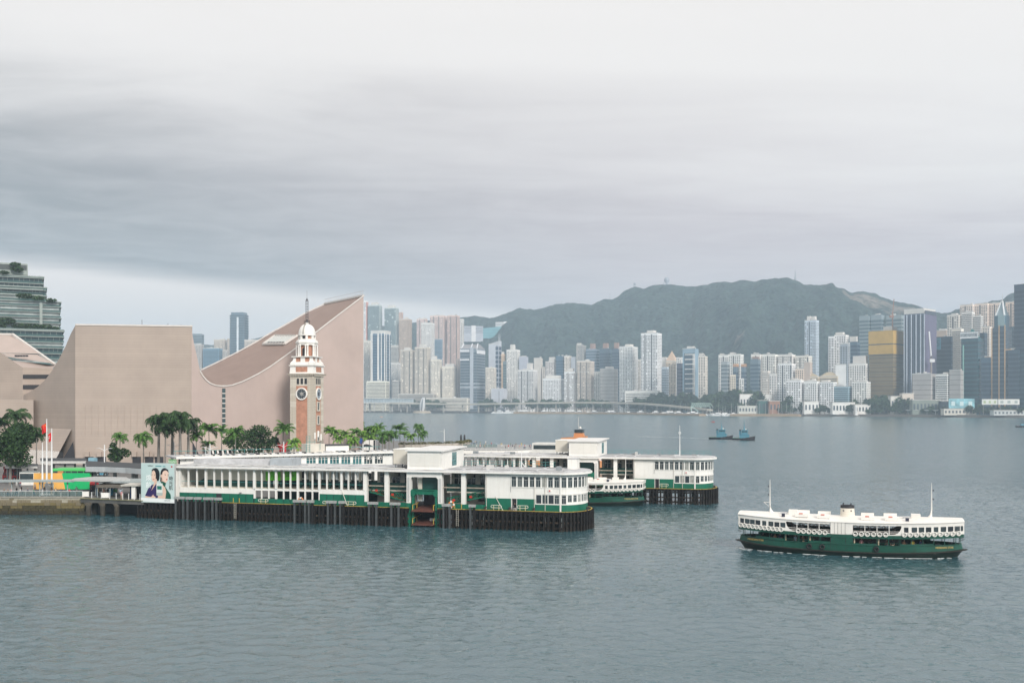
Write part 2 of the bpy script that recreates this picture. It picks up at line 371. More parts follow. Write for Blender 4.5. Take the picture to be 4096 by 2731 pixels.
def build_hills():
    nu, nt_ = 900, 130
    us = np.linspace(-100, 4900, nu); Yr, zr = ridge_at(us)
    Ys = np.array([shoreY(u) for u in us]) + 330
    T = np.linspace(0, 1.35, nt_)
    n1 = smooth_noise((nt_, nu), (9, 60), 21); n2 = smooth_noise((nt_, nu), (26, 200), 22); n3 = smooth_noise((nt_, nu), (64, 450), 23); n0 = smooth_noise((nt_, nu), (3, 16), 24)
    V = np.zeros((nt_, nu, 3)); rock = np.zeros((nt_, nu))
    for j, t in enumerate(T):
        Y = Ys + (Yr - Ys) * t
        if t <= 1:
            h = 0.06 + 0.94 * (0.62 * t ** 1.25 + 0.38 * (t * t * (3 - 2 * t)))
            w = 4 * t * (1 - t)
            z = zr * (h - 0.06 * (1 - t)) + w * zr * (0.34 * (n0[j] - .5) + 0.16 * (n1[j] - .5)) + (n2[j] - .5) * 16 * min(1, 4 * t) * (0.25 + w) + (n3[j] - .5) * 8 * (0.35 + w)
        else: z = zr * (1 - (t - 1) * 1.5)
        V[j, :, 0] = slope(us) * Y; V[j, :, 1] = Y; V[j, :, 2] = np.maximum(z, 2.0)
        q = ((us > 3370) & (us < 3720)) * np.clip((t - 0.72) * 8, 0, 1) * np.clip((0.99 - t) * 20, 0, 1)
        s2 = np.exp(-((us - 2960) / 45) ** 2 - ((t - 0.5) / 0.10) ** 2) * 0.95 + np.exp(-((us - 3470) / 140) ** 2 - ((t - 0.45) / 0.10) ** 2) * 0.8
        rock[j] = np.clip(q * 0.98 + s2, 0, 1)
    i = np.arange(nt_ * nu).reshape(nt_, nu); F = np.stack([i[:-1,:-1], i[:-1,1:], i[1:,1:], i[1:,:-1]], -1).reshape(-1, 4)
    me = bpy.data.meshes.new('hills'); me.from_pydata(V.reshape(-1, 3).tolist(), [], F.tolist()); me.materials.append(M_HILL)
    at_ = me.attributes.new('rock', 'FLOAT', 'POINT'); at_.data.foreach_set('value', rock.reshape(-1).astype(np.float32))
    me.polygons.foreach_set('use_smooth', [True]*len(me.polygons)); me.update()
    tag(link('hills', me), 'dark green wooded hills behind the far city', None, None, 'structure')
build_hills()
# ---------------------------------------------------------------- land, culture centre, neighbours
LZ = 3.4
M_PAVE = mat('paving', (0.17, 0.165, 0.16), 0.85, 0.18, 0.35)
M_STONE_WALL = mat('seawall_stone', (0.20, 0.165, 0.105), 0.85, 0.35, 0.8, 0.6, 3.0, streak=0.5, dirt=(0.06, 0.055, 0.035))
M_WET_STONE = mat('wet_seawall_stone', (0.035, 0.032, 0.022), 0.5, 0.4, 0.9, 0.6, 3.0)
LAND = [(-400,201),(-86,200.9),(-80,207),(-30,247),(-14,262),(-4,300),(12,380),(10,440),(-10,470),(-60,520),(-400,640)]
def build_land():
    g = MB(); g.prism(LAND, -2.0, LZ); tag(g.build('promenade_ground', M_PAVE), 'grey paved waterfront ground', None, None, 'structure')
    # sea wall: coursed blocks, the lower ones always wet
    w = thing('sea_wall', 'weathered stone sea wall below the glass railing', 'wall', (-86, 200, 0))
    rnd = random.Random(3)
    hs = [(-0.6, 0.25, 1), (0.25, 0.75, 1), (0.75, 1.3, 0), (1.3, 1.85, 0), (1.85, 2.4, 0), (2.4, 2.95, 0), (2.95, LZ, 0)]
    base = MB(); base.box(-40, -0.2, 0.3, 0.9, -1, LZ - .05); base.build('backing', M_WET_STONE, w)
    cache = {}
    ST = [M_WET_STONE, mat('weed_stone',(0.05,0.042,0.018),.6,.5,.8,.5,3.0), mat('olive_stone',(0.17,0.135,0.06),.85,.4,.9,.6,3.0,streak=.5,dirt=(.05,.045,.02)), M_STONE_WALL, mat('bleached_stone',(0.36,0.33,0.26),.85,.25,.8,.5,3.0,streak=.4,dirt=(.12,.1,.06))]
    for r_, (z0, z1, wet) in enumerate(hs):
        x = -32.0 - rnd.random()
        while x < -0.3:
            L_ = rnd.choice([0.9, 1.2, 1.5]); x1 = min(x + L_, 0)
            key = (r_, L_, rnd.randrange(3))
            if key not in cache:
                b = MB(); d = rnd.uniform(-.06, .06); b.box(0.02, L_ - .03, d, 0.4, z0 + .015, z1 - .015, 0)
                cache[key] = b.mesh('stone', ST[[0,0,1,2,2,3,4][r_] if rnd.random() < .75 else [0,1,1,1,3,4,3][r_]])
            link('stone', cache[key], w, (x, 0, 0)); x += L_
    b = MB(); b.box(-40, 0, -0.15, 0.9, LZ - .02, LZ + .22); b.build('coping', mat('coping_stone', (0.30, 0.28, 0.24), 0.8, 0.2, 0.7, streak=0.4), w)
build_land()

# ---- culture centre
M_TILE = mat('pink_tile', (0.395, 0.325, 0.275), 0.6, 0.09, 0.09, streak=0.16, dirt=(0.30, 0.24, 0.2))
def tile_lines(m, pitch=0.8, vpitch=0.0, depth=0.25):
    nt = m.node_tree; b = nt.nodes['Principled BSDF']; N = nt.nodes.new; L = nt.links.new
    tc = N('ShaderNodeTexCoord'); sp = N('ShaderNodeSeparateXYZ'); L(tc.outputs['Object'], sp.inputs[0])
    d = N('ShaderNodeMath'); d.operation = 'DIVIDE'; L(sp.outputs[2], d.inputs[0]); d.inputs[1].default_value = pitch
    f = N('ShaderNodeMath'); f.operation = 'FRACT'; L(d.outputs[0], f.inputs[0])
    g = N('ShaderNodeMath'); g.operation = 'LESS_THAN'; L(f.outputs[0], g.inputs[0]); g.inputs[1].default_value = 0.18
    fl = N('ShaderNodeMath'); fl.operation = 'FLOOR'; L(d.outputs[0], fl.inputs[0])
    wn = N('ShaderNodeTexWhiteNoise'); wn.noise_dimensions = '1D'; L(fl.outputs[0], wn.inputs['W'])
    k = N('ShaderNodeMath'); k.operation = 'MULTIPLY_ADD'; L(wn.outputs[0], k.inputs[0]); k.inputs[1].default_value = 0.06; k.inputs[2].default_value = 0.97
    k2 = N('ShaderNodeMath'); k2.operation = 'MULTIPLY_ADD'; L(g.outputs[0], k2.inputs[0]); k2.inputs[1].default_value = -depth; k2.inputs[2].default_value = 1.0
    k3 = N('ShaderNodeMath'); k3.operation = 'MULTIPLY'; L(k.outputs[0], k3.inputs[0]); L(k2.outputs[0], k3.inputs[1])
    sc = N('ShaderNodeVectorMath'); sc.operation = 'SCALE'
    src = b.inputs['Base Color'].links[0].from_socket if b.inputs['Base Color'].links else None
    L(src, sc.inputs[0]); L(k3.outputs[0], sc.inputs['Scale']); L(sc.outputs[0], b.inputs['Base Color'])
tile_lines(M_TILE, 0.8, 0, 0.07)
M_TILE_ROOF = mat('roof_tile', (0.27, 0.195, 0.165), 0.65, 0.07, 0.2)
M_TRIM = mat('pale_trim', (0.62, 0.58, 0.54), 0.5, 0.08)
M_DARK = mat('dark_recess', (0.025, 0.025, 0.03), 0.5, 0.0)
M_SKYLIGHT = mat('skylight_glass', (0.42, 0.48, 0.48), 0.15, 0.05)
CA, CB, CC_, CD = Vector((-136,310)), Vector((-101.5,316)), Vector((-52,350)), Vector((-175,344.3))
NEAR = [(766,1308),(769,1334),(776.5,1376),(788,1425),(801,1487),(818.6,1517),(838,1534.5),(864.5,1544),(895,1547),(929.6,1543),(975,1527),(1037,1496),(1083,1467.6),(1140,1427),(1190,1391),(1266,1330),(1350,1265),(1454,1186)]
FAR = [(803,1483),(861,1456),(945,1414),(1029,1368),(1083,1334),(1159,1292),(1228,1251),(1297,1219)]
def on_wall(p, q, u, v, off=0.0):
    d = (q - p).normalized(); n = Vector((d.y, -d.x)); o = p + n * off; k = slope(u)
    t = (k * o.y - o.x) / (d.x - k * d.y); w = o + d * t
    return Vector((w.x, w.y, CAMZ + (HOR - v) / FOC * w.y))
def build_culture_centre():
    t = thing('culture_centre', 'windowless pink tiled culture centre with a sweeping ski-slope roof behind the clock tower', 'building', (-101.5, 316, LZ))
    o = Vector((-101.5, 316, LZ))
    def part(mb, name, m, sm=False): return mb.build(name, m, t, sm)
    def q(p): return Vector(p) - o
    zt = 46.8
    # front block
    b = MB(); zb = LZ
    nA, nB = CA, CB
    back = Vector((0.17*-1, 1.0)).normalized() * 30
    b.add([q((nA.x,nA.y,zb)), q((nB.x,nB.y,zb)), q((nB.x,nB.y,zt)), q((nA.x,nA.y,zt))], [(0,1,2,3)])
    b.add([q((nA.x,nA.y,zt)), q((nB.x,nB.y,zt)), q((nB.x-11,nB.y+26,zt-1)), q((nA.x-8,nA.y+26,zt-1))], [(0,1,2,3)])
    part(b, 'front_wall', M_TILE)
    b = MB(); d = (CB-CA).normalized()
    b.beam(q((CA.x,CA.y+.2,zt+.25)), q((CB.x,CB.y+.2,zt+.25)), 0.8, 0.5); part(b, 'parapet', M_TRIM)
    # flush metal lines of the lower front wall
    d3 = (CB - CA)
    for k in range(1, 17):
        p = CA + d3 * (0.03 + k * 0.055); m_ = MB()
        m_.beam(q((p.x, p.y-.03, 12.5)), q((p.x, p.y-.03, 21.8)), 0.2, 0.06); part(m_, 'joint_strip', mat('pale_joint', (0.46,0.39,0.34), 0.6, 0.05))
    # right wing wall with its concave top edge
    top = [on_wall(CB, CC_, u, v) for u, v in NEAR]
    b = MB(); n = len(top)
    vs = [q((p.x, p.y, LZ)) for p in top] + [q(p) for p in top]
    b.add(vs, [(i, i+1, n+i+1, n+i) for i in range(n-1)])
    c = top[-1]; r = Vector((-72, 380, 0))
    b.add([q((c.x,c.y,LZ)), q((r.x,r.y,LZ)), q((r.x,r.y,c.z)), q(c)], [(0,1,2,3)])
    part(b, 'wing_wall', mat('lit_wing_tile', (0.44, 0.35, 0.315), 0.6, 0.08, 0.09, streak=0.14, dirt=(0.3,0.24,0.2)))  # lighter copy of the front tile, its lit tone put into the colour
    # roof of that wing
    off = 36.0
    far = [on_wall(CB, CC_, u, v, -off) for u, v in FAR]
    near = top[4:]
    def res(P, m):
        L_ = [0.0]
        for i in range(1, len(P)): L_.append(L_[-1] + (P[i]-P[i-1]).length)
        ts = np.linspace(0, L_[-1], m); return [Vector([float(np.interp(tt, L_, [p[k] for p in P])) for k in range(3)]) for tt in ts]
    A, B = res(near, 40), res(far, 40)
    b = MB(); b.grid(lambda s, w: q(A[round(s*39)].lerp(B[round(s*39)], w)), 40, 6); part(b, 'roof', M_TILE_ROOF, True)
    b = MB()
    for P, dz in ((A, .25), (B, .3)):
        b = MB()
        for i in range(39): b.beam(q(P[i]) + Vector((0,-.15,dz)), q(P[i+1]) + Vector((0,-.15,dz)), 0.4, 0.35)
        part(b, 'roof_edge', M_TRIM)
    b = MB(); b.beam(q(A[-1])+Vector((0,0,.3)), q(B[-1])+Vector((0,0,.3)), .7, .6); part(b, 'ridge_coping', M_TRIM)
    rl = MB(); e0, e1 = q(A[-1]), q(B[-1])
    for i in range(22):
        p = e0.lerp(e1, (i+.5)/22); rl.beam(p, p+Vector((0,0,2.0)), .07)
    for h in (1.0, 2.0): rl.beam(e0+Vector((0,0,h)), e1+Vector((0,0,h)), .07)
    part(rl, 'ridge_railing', M_TRIM)
    # skylight let into the roof
    def rp(s, w, h=0.0):
        i = min(38, int(s*39)); f = s*39 - i
        p = A[i].lerp(A[i+1], f).lerp(B[i].lerp(B[i+1], f), w); return p + Vector((0,0,h))
    def find(u, v):
        best = None
        for s in np.linspace(0, .999, 120):
            for w in np.linspace(0, 1, 40):
                p = rp(s, w); uu = 2048 + p.x/p.y*FOC; vv = HOR - (p.z-CAMZ)/p.y*FOC; e = (uu-u)**2 + (vv-v)**2
                if best is None or e < best[0]: best = (e, s, w)
        return best[1:]
    cs = [find(u, v) for u, v in ((1052,1382),(1140,1380),(1190,1346),(1102,1345))]
    P = [q(rp(s, w, .5)) for s, w in cs]
    k = MB(); k.quad(*P); g = part(k, 'skylight', M_SKYLIGHT)
    k = MB()
    for i in range(4): k.beam(P[i], P[(i+1)%4], .8, .7)
    k.build('frame', M_TRIM, g)
    for i in range(1, 8):
        k = MB(); a_ = P[0].lerp(P[1], i/8); b_ = P[3].lerp(P[2], i/8); k.beam(a_, b_, .22, .4); k.build('glazing_bar', M_TRIM, g)
    for i in range(6):
        k = MB(); a_ = P[0].lerp(P[1], .17+i*.13); b_ = P[3].lerp(P[2], .17+i*.13); d_ = (b_-a_)*.10; e_ = (P[1]-P[0])*.085
        h = Vector((0,0,.35)); k.quad(a_+d_*.3+h, a_+d_*.3+e_+h, a_+d_*1.6+e_+h, a_+d_*1.6+h); k.build('vent_opening', M_DARK, g)
    # left wing, its top edge falling away in the same curve
    LEFT = [(301.2,1302),(283,1335),(262,1385),(238,1432),(210,1480),(180,1520),(150,1547),(118,1568),(92,1580)]
    tp = [on_wall(CD, CA, u, v) for u, v in LEFT]
    b = MB(); n = len(tp)
    b.add([q((p.x,p.y,LZ)) for p in tp] + [q(p) for p in tp], [(i, i+1, n+i+1, n+i) for i in range(n-1)])
    b.add([q(p) for p in tp] + [q(p)+Vector((-16,34,-2)) for p in tp], [(i, i+1, n+i+1, n+i) for i in range(n-1)])
    part(b, 'wing_wall', M_TILE)
    # flared skirts at the foot of both wings, with the leaning ribs of the arcade
    def skirt(p0, p1, z_top, out, name):
        d = (p1-p0).normalized(); nn = Vector((d.y, -d.x))
        if nn.y > 0: nn = -nn
        a0, a1 = p0, p1; f0, f1 = p0 + nn*out, p1 + nn*out
        zc = LZ + 4.2; h = (z_top - zc)/(z_top - LZ)
        b = MB(); g0, g1 = p0 + nn*out*h, p1 + nn*out*h
        b.quad(q((a0.x,a0.y,z_top)), q((a1.x,a1.y,z_top)), q((g1.x,g1.y,zc)), q((g0.x,g0.y,zc))); part(b, 'skirt', M_TILE)
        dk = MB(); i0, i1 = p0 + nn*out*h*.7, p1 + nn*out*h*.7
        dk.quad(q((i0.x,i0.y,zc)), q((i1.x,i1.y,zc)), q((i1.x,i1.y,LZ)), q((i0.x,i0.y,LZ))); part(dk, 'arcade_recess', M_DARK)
        n_ = int((p1-p0).length/1.5)
        for i in range(n_):
            s = (i+.5)/n_; x0 = g0.lerp(g1, s); x1 = f0.lerp(f1, s); r_ = MB(); r_.beam(q((x0.x,x0.y,zc)), q((x1.x,x1.y,LZ)), .5, .5); part(r_, 'leaning_rib', M_TRIM)
    dl = (CA-CD).normalized(); dr = (CC_-CB).normalized()
    skirt(CA - dl*2.5, CA - dl*24, 14.5, 6, 'l')
    skirt(CB + dr*3.0, CB + dr*22, 13.0, 6, 'r')
    # dark wedges beside the front block
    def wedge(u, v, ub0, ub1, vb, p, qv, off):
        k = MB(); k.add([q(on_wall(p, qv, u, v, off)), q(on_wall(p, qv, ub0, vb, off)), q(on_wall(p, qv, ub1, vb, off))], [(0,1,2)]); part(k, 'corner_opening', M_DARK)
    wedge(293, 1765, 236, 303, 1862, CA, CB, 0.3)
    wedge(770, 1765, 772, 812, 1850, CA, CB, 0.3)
    # tall glazed slot in the right wing
    k = MB(); a_ = on_wall(CB, CC_, 889, 1553, .25); b_ = on_wall(CB, CC_, 902, 1553, .25)
    k.quad(q((a_.x,a_.y,13)), q((b_.x,b_.y,13)), q(b_), q(a_)); sl = part(k, 'glazed_slot', mat('slot_glass', (0.05,0.075,0.08), .12, .1))
    for i in range(1, 9):
        k = MB(); z = 13 + (a_.z-13)*i/9; k.beam(q((a_.x,a_.y-.1,z)), q((b_.x,b_.y-.1,z)), .15, .3); k.build('transom', M_TRIM, sl)
    # ground floor windows and the box hoods over them
    for uw in (340, 390, 530, 580, 620, 735):
        k = MB(); p0 = on_wall(CA, CB, uw, 1826, .2); p1 = on_wall(CA, CB, uw+34, 1826, .2)
        k.quad(q((p0.x,p0.y,LZ)), q((p1.x,p1.y,LZ)), q(p1), q(p0)); part(k, 'window', M_DARK)
        k = MB(); pm_ = on_wall(CA, CB, uw+8, 1816, .6); k.cbox(q(pm_), (1.4,1.2,1.5), math.atan2(d.y,d.x)); part(k, 'vent_hood', M_TILE)
    k = MB(); p0 = on_wall(CA, CB, 353, 1829, .35); p1 = on_wall(CA, CB, 390, 1829, .35)
    k.quad(q((p0.x,p0.y,LZ+.5)), q((p1.x,p1.y,LZ+.5)), q(p1), q(p0)); part(k, 'poster', mat('blue_poster', (0.20,0.36,0.44), .5, .4, .5))
    # lightning rods on the block
    for u, h in ((568, 2.2), (672, 1.2), (724, .9)):
        p = on_wall(CA, CB, u, 1305, -2); k = MB(); k.beam(q((p.x,p.y,zt)), q((p.x,p.y,zt+h)), .09); part(k, 'rod', M_DARK)
build_culture_centre()

def build_annex():
    t = thing('theatre_annex', 'faceted pink tiled annex with two window strips left of the culture centre', 'building', (-164.7, 335, LZ)); o = Vector((-164.7,335,LZ))
    q = lambda p: Vector(p) - o
    E = at(91,1470,335); Lt = at(-60,1368,338); G = at(212,1472,341); T1 = at(-60,1339,372); T2 = at(52,1340,372); T3 = at(222,1461,352)
    f = lambda p: Vector((p.x,p.y,LZ))
    b = MB(); b.add([q(f(Lt)),q(f(E)),q(E),q(Lt)],[(0,1,2,3)]); b.add([q(f(E)),q(f(G)),q(G),q(E)],[(0,1,2,3)]); b.build('wall', M_TILE, t)
    m1 = at(15,1412,352); m2 = at(155,1420,352)
    b = MB(); b.add([q(E),q(G),q(T3),q(at(48,1441,341)),],[(0,1,2,3)]); b.add([q(Lt),q(E),q(at(48,1441,341)),q(at(-60,1360,345))],[(0,1,2,3)])
    b.add([q(at(30,1427,341)),q(at(200,1452,346)),q(T3),q(at(150,1418,356)),q(at(10,1412,356))],[(0,1,2,3,4)]); b.build('lower_roof', mat('pale_pink_roof',(0.42,0.34,0.30),.6,.06,.2), t)
    b = MB(); b.add([q(at(-60,1395,356)),q(at(10,1411,356)),q(at(158,1414,356)),q(T2),q(T1)],[(0,1,2,3,4)]); b.build('upper_roof', mat('pale_pink_roof',(0,0,0)), t)
    b = MB(); b.beam(q(T2)+Vector((0,-.5,.3)), q(T3)+Vector((0,-.5,.3)), .9,.7); b.beam(q(T1)+Vector((0,0,.3)), q(T2)+Vector((0,0,.3)), .9,.7); b.build('roof_edge', M_TRIM, t)
    for i in range(5):
        p = at(64+i*11,1423,349); k = MB(); k.cbox(q(p),(.7,.5,.55)); k.build('roof_vent', M_DARK, t)
    b = MB(); a0 = at(-80,1597,322); a1 = at(134,1599,326); b.add([q(f(a0)),q(f(a1)),q(a1),q(a0),q(f(a1)+Vector((-3.5,8,0))),q(a1+Vector((-3.5,8,0))),q(a0+Vector((-3.5,8,0)))],[(0,1,2,3),(1,4,5,2),(3,2,5,6)]); b.build('lower_block', M_TILE, t)
    for v0, v1 in ((1498,1514),(1539,1556)):
        k = MB(); dd = Vector((0,-.25,0)); k.quad(q(at(93,v1,335))+dd,q(at(208,v1,340.8))+dd,q(at(208,v0,340.8))+dd,q(at(93,v0,335))+dd); k.build('window_strip', M_DARK, t)
build_annex()

# ---- stepped residential block with planted terraces
def leaf_cloud(mb, c, rad, n, size, rnd, m=0, squash=0.8):
    for _ in range(n):
        d = Vector((rnd.gauss(0,1), rnd.gauss(0,1), rnd.gauss(0,1))).normalized() * (0.55 + 0.45*rnd.random()**.5)
        p = Vector(c) + Vector((d.x*rad[0], d.y*rad[1], d.z*rad[2]))
        a = Vector((rnd.gauss(0,1), rnd.gauss(0,1), rnd.gauss(0,.6))).normalized(); b = a.cross(Vector((rnd.gauss(0,1),rnd.gauss(0,1),rnd.gauss(0,1)))).normalized()
        s = size*rnd.uniform(.6,1.3)
        mb.add([p-a*s-b*s*.5, p+a*s*.2-b*s*.6, p+a*s+b*s*.1, p-a*s*.1+b*s*.6], [(0,1,2,3)], m)
def leaf_mat(name, c0, c1, rough=0.7):
    m = bpy.data.materials.new(name); m.use_nodes = True; nt = m.node_tree; b = nt.nodes['Principled BSDF']; N = nt.nodes.new; L = nt.links.new
    g = N('ShaderNodeNewGeometry'); r = N('ShaderNodeMix'); r.data_type = 'RGBA'; L(g.outputs['Random Per Island'], r.inputs[0]); r.inputs[6].default_value = (*c0,1); r.inputs[7].default_value = (*c1,1)
    L(r.outputs[2], b.inputs['Base Color']); b.inputs['Roughness'].default_value = rough; b.inputs['Specular IOR Level'].default_value = 0.25
    return m
M_LEAF_DK = leaf_mat('dark_leaf', (0.010,0.030,0.011), (0.042,0.092,0.022))
M_LEAF_MD = leaf_mat('green_leaf', (0.028,0.085,0.018), (0.11,0.23,0.04))
M_LEAF_LT = leaf_mat('bright_leaf', (0.05,0.15,0.02), (0.22,0.38,0.06))
M_BARK = mat('palm_bark', (0.20,0.185,0.165), .9, .2, 1.2, .4)
M_TEAL_GLASS = mat('teal_glass', (0.018,0.04,0.042), .08, .35, .12, spec=.6)
M_SLAB = mat('pale_slab', (0.27,0.31,0.285), .5, .1)
def build_terraced_block():
    Y = 600.0; rnd = random.Random(5)
    p = at(128, 1620, Y); az = math.atan(slope(128)); t = thing('terraced_residential_block', 'stepped glass apartment block with planted terraces at the frame edge', 'building', (p.x, Y, LZ), -az); o = Vector((p.x, Y, LZ))
    q = lambda u, v, dy=0: Vector(((slope(u)-slope(128))*Y*math.cos(az), dy, CAMZ-(v-HOR)/FOC*Y-LZ))
    tiers = [(-60,111,1055,1100,0),(-60,174,1108,1180,0),(-60,186,1150,1205,0),(-60,243,1210,1318,-6),(-60,255,1325,1462,-10)]
    fh = 3.35
    def floors(u0, u1, v0, v1, dy, nm):
        a = q(u0, v1, dy); c = q(u1, v0, dy); zz = a.z; i = 0
        while zz < c.z - .5:
            z1 = min(zz+fh, c.z)
            g = MB(); g.box(a.x, c.x-.8, dy+.8, 30, zz+.45, z1); gl = g.build('storey_glazing', M_TEAL_GLASS if (i % 3 and dy != -6) else mat('pale_storey_glass',(0.30,0.33,0.315),.1,.5,.15,spec=.6), t)
            x = a.x+1
            while x < c.x-1: mm = MB(); mm.box(x, x+.14, dy+.6, dy+.82, zz+.45, z1); mm.build('mullion', M_SLAB, gl); x += rnd.choice([2.4,3.2,4.0])
            s = MB(); s.box(a.x, c.x+rnd.uniform(-.3,.6), dy-.4, 30.5, zz, zz+.38); s.build('floor_slab', M_SLAB, t)
            r = MB(); r.box(a.x, c.x+.1, dy-.35, dy-.28, zz+.45, zz+1.45); r.build('balcony_glass', mat('balcony_glass',(0.05,0.10,0.095),.1,.2,spec=.6), t)
            zz += fh; i += 1
        s = MB(); s.box(a.x, c.x+.5, dy-.4, 30.5, c.z, c.z+.6); s.build('terrace_slab', M_SLAB, t)
    for k, T in enumerate(tiers[1:]): floors(*T, k)
    a = q(-60,1100); c = q(111,1055); b = MB(); b.box(a.x, c.x, 2, 28, a.z, c.z); b.build('penthouse', M_SLAB, t)
    for i in range(6):
        k = MB(); z = a.z+ (c.z-a.z)*(.42+i*.08); k.box(a.x+6, c.x-.5, 1.7, 2.1, z, z+.22); k.build('louvre', M_DARK, t)
    w = q(158,1300,-7); k = MB(); k.box(w.x, w.x+1.6, -7.4, -6, q(0,1318).z, q(0,1214).z); k.build('pier_strip', M_SLAB, t)
    for (u, v, ru, rv, n) in [(62,1062,20,8,160),(70,1080,22,10,200),(100,1190,32,10,260),(150,1196,26,8,200),(205,1203,20,7,120),(30,1290,30,14,260),(110,1308,60,10,420),(180,1312,40,12,300),(222,1318,16,9,140),(8,1310,16,14,160),(20,1096,18,6,100)]:
        m = MB(); cpos = q(u, v, -8 if v > 1180 else -1); leaf_cloud(m, (0,0,0), (ru*Y/FOC, 2.5, rv*Y/FOC), n, .7, rnd)
        m.build('terrace_planting', M_LEAF_DK, t, loc=cpos)
build_terraced_block()
# ---------------------------------------------------------------- clock tower
M_GRANITE = mat('granite', (0.53, 0.475, 0.395), 0.8, 0.18, 0.5, 0.2, 3.0, streak=0.35, dirt=(0.17,0.16,0.13))
M_GRANITE2 = mat('granite_pale', (0.60, 0.55, 0.47), 0.8, 0.14, 0.5, 0.2, 3.0, streak=0.25, dirt=(0.2,0.19,0.16))
M_BRICK = mat('red_brick', (0.45, 0.225, 0.15), 0.8, 0.22, 0.9, 0.2, 6.0, streak=0.15, dirt=(0.2,0.1,0.07))
M_WHITE = mat('white_paint', (0.80, 0.775, 0.73), 0.5, 0.05, 0.4, streak=0.10, dirt=(0.45,0.42,0.36))
M_IRON = mat('black_iron', (0.03, 0.03, 0.035), 0.5, 0.1)
def build_tower():
    Y0 = 324.0; ctr = at(1228, 1620, Y0); t = thing('clock_tower', 'red brick and granite clock tower with a white domed top', 'tower', (ctr.x, Y0, LZ), R(-13))
    W = 8.0; h = W/2; g0 = LZ
    zz = lambda v: CAMZ + (HOR - v)/FOC*(Y0-4) - g0
    zc = zz(1503)                        # underside of the stone cornice
    core = MB(); core.box(-h+.45, h-.45, -h+.45, h-.45, 0, zc); core.build('core', M_GRANITE, t)
    rnd = random.Random(2)
    # granite quoins, course by course
    ch = 0.9; n = int(zc/ch); bl = {}
    qw = 2.05
    for i in range(n+1):
        z0 = i*ch; z1 = min(z0+ch, zc)
        if z1-z0 < .2: continue
        for sx in (-1, 1):
            for sy in (-1, 1):
                if sx == -1 and sy == 1: continue
                long_x = (i % 2 == 0)
                lx, ly = (qw, qw)
                key = (sx, sy, rnd.randrange(5), round(z1-z0, 2))
                if key not in bl:
                    b = MB(); e = rnd.uniform(0, .03)
                    xa, xb = sorted((sx*(h+e), sx*(h-lx))); ya, yb = sorted((sy*(h+e), sy*(h-ly)))
                    b.box(xa, xb, ya, yb, .02, z1-z0-.02)
                    bl[key] = b.mesh('stone_block', [M_GRANITE, M_GRANITE2][rnd.random() < .5])
                link('stone_block', bl[key], t, (0, 0, z0))
    # brick infill panels
    bz = zz(1543)
    b = MB(); b.box(-h+qw, h-qw, -h+.12, -h+.5, 0, bz); b.build('brick_panel', M_BRICK, t)
    b = MB(); b.box(h-.5, h-.12, -h+qw, h-qw, 0, bz); b.build('brick_panel', M_BRICK, t)
    # slots under the cornice
    for s in range(2):
        fr = MB()
        if s == 0: fr.box(-h+qw, h-qw, -h+.1, -h+.5, bz, zc)
        else: fr.box(h-.5, h-.1, -h+qw, h-qw, bz, zc)
        fo = fr.build('belfry_panel', M_GRANITE2, t)
        for k in range(3):
            c = -1.35 + k*1.35; w = MB(); z0, z1 = zz(1536), zz(1513)
            if s == 0: w.box(c-.42, c+.42, -h+.06, -h+.3, z0, z1)
            else: w.box(h-.3, h-.06, c-.42, c+.42, z0, z1)
            w.build('louvre_slot', M_IRON, fo)
    # right-hand face: three framed windows
    for v0, v1 in ((1610,1640),(1665,1695),(1730,1762),(1795,1820)):
        z1, z0 = zz(v0), zz(v1); f = MB()
        for (ya, yb, za, zb) in ((-1.15,-.72,z0-.35,z1+.35),(.72,1.15,z0-.35,z1+.35),(-.72,.72,z1,z1+.35),(-.72,.72,z0-.35,z0)): f.box(h-.2, h+.12, ya, yb, za, zb)
        fo = f.build('window', M_GRANITE2, t); g = MB(); g.box(h-.18, h-.08, -.72, .72, z0, z1); g.build('pane', mat('tower_glass',(0.10,0.115,0.12),.15,.2), fo)
    # clocks
    for face in range(2):
        cl = link('clock', None, t); cl.location = (0, -h, zz(1575)) if face == 0 else (h, 0, zz(1575)); cl.rotation_euler = (0, 0, 0 if face == 0 else R(90))
        b = MB(); Rr = 1.62; n_ = 40
        ring = []
        for r_, y in ((2.02,.1),(2.02,-.22),(1.9,-.3),(Rr,-.26),(Rr,-.02)):
            ring += [(r_*math.cos(2*math.pi*k/n_), y, r_*math.sin(2*math.pi*k/n_)) for k in range(n_)]
        b.add(ring, [(i*n_+k, i*n_+(k+1)%n_, (i+1)*n_+(k+1)%n_, (i+1)*n_+k) for i in range(4) for k in range(n_)]); b.build('clock_ring', M_WHITE, cl, 40)
        d = MB(); d.add([(Rr*math.cos(2*math.pi*k/n_), -.05, Rr*math.sin(2*math.pi*k/n_)) for k in range(n_)], [tuple(range(n_))]); d.build('dial', mat('clock_dial',(0.055,0.065,0.075),.2,.1) if face == 0 else mat('clock_dial_pale',(0.33,0.39,0.45),.2,.1), cl)
        mk = MB(); mm = mat('clock_marks',(0.6,0.58,0.54),.4,0) if face == 0 else M_IRON
        for k in range(12):
            a = k*math.pi/6; mk.beam((1.22*math.sin(a),-.09,1.22*math.cos(a)),(1.5*math.sin(a),-.09,1.5*math.cos(a)),.13,.05)
        for k in range(6):
            a = k*math.pi/3; mk.tube([(.15*math.sin(a),-.09,.15*math.cos(a)),(.5*math.sin(a+.3),-.09,.5*math.cos(a+.3)),(.85*math.sin(a),-.09,.85*math.cos(a)),(.5*math.sin(a-.3),-.09,.5*math.cos(a-.3)),(.15*math.sin(a),-.09,.15*math.cos(a))], .05, 4)
        mk.build('dial_marks', mm, cl)
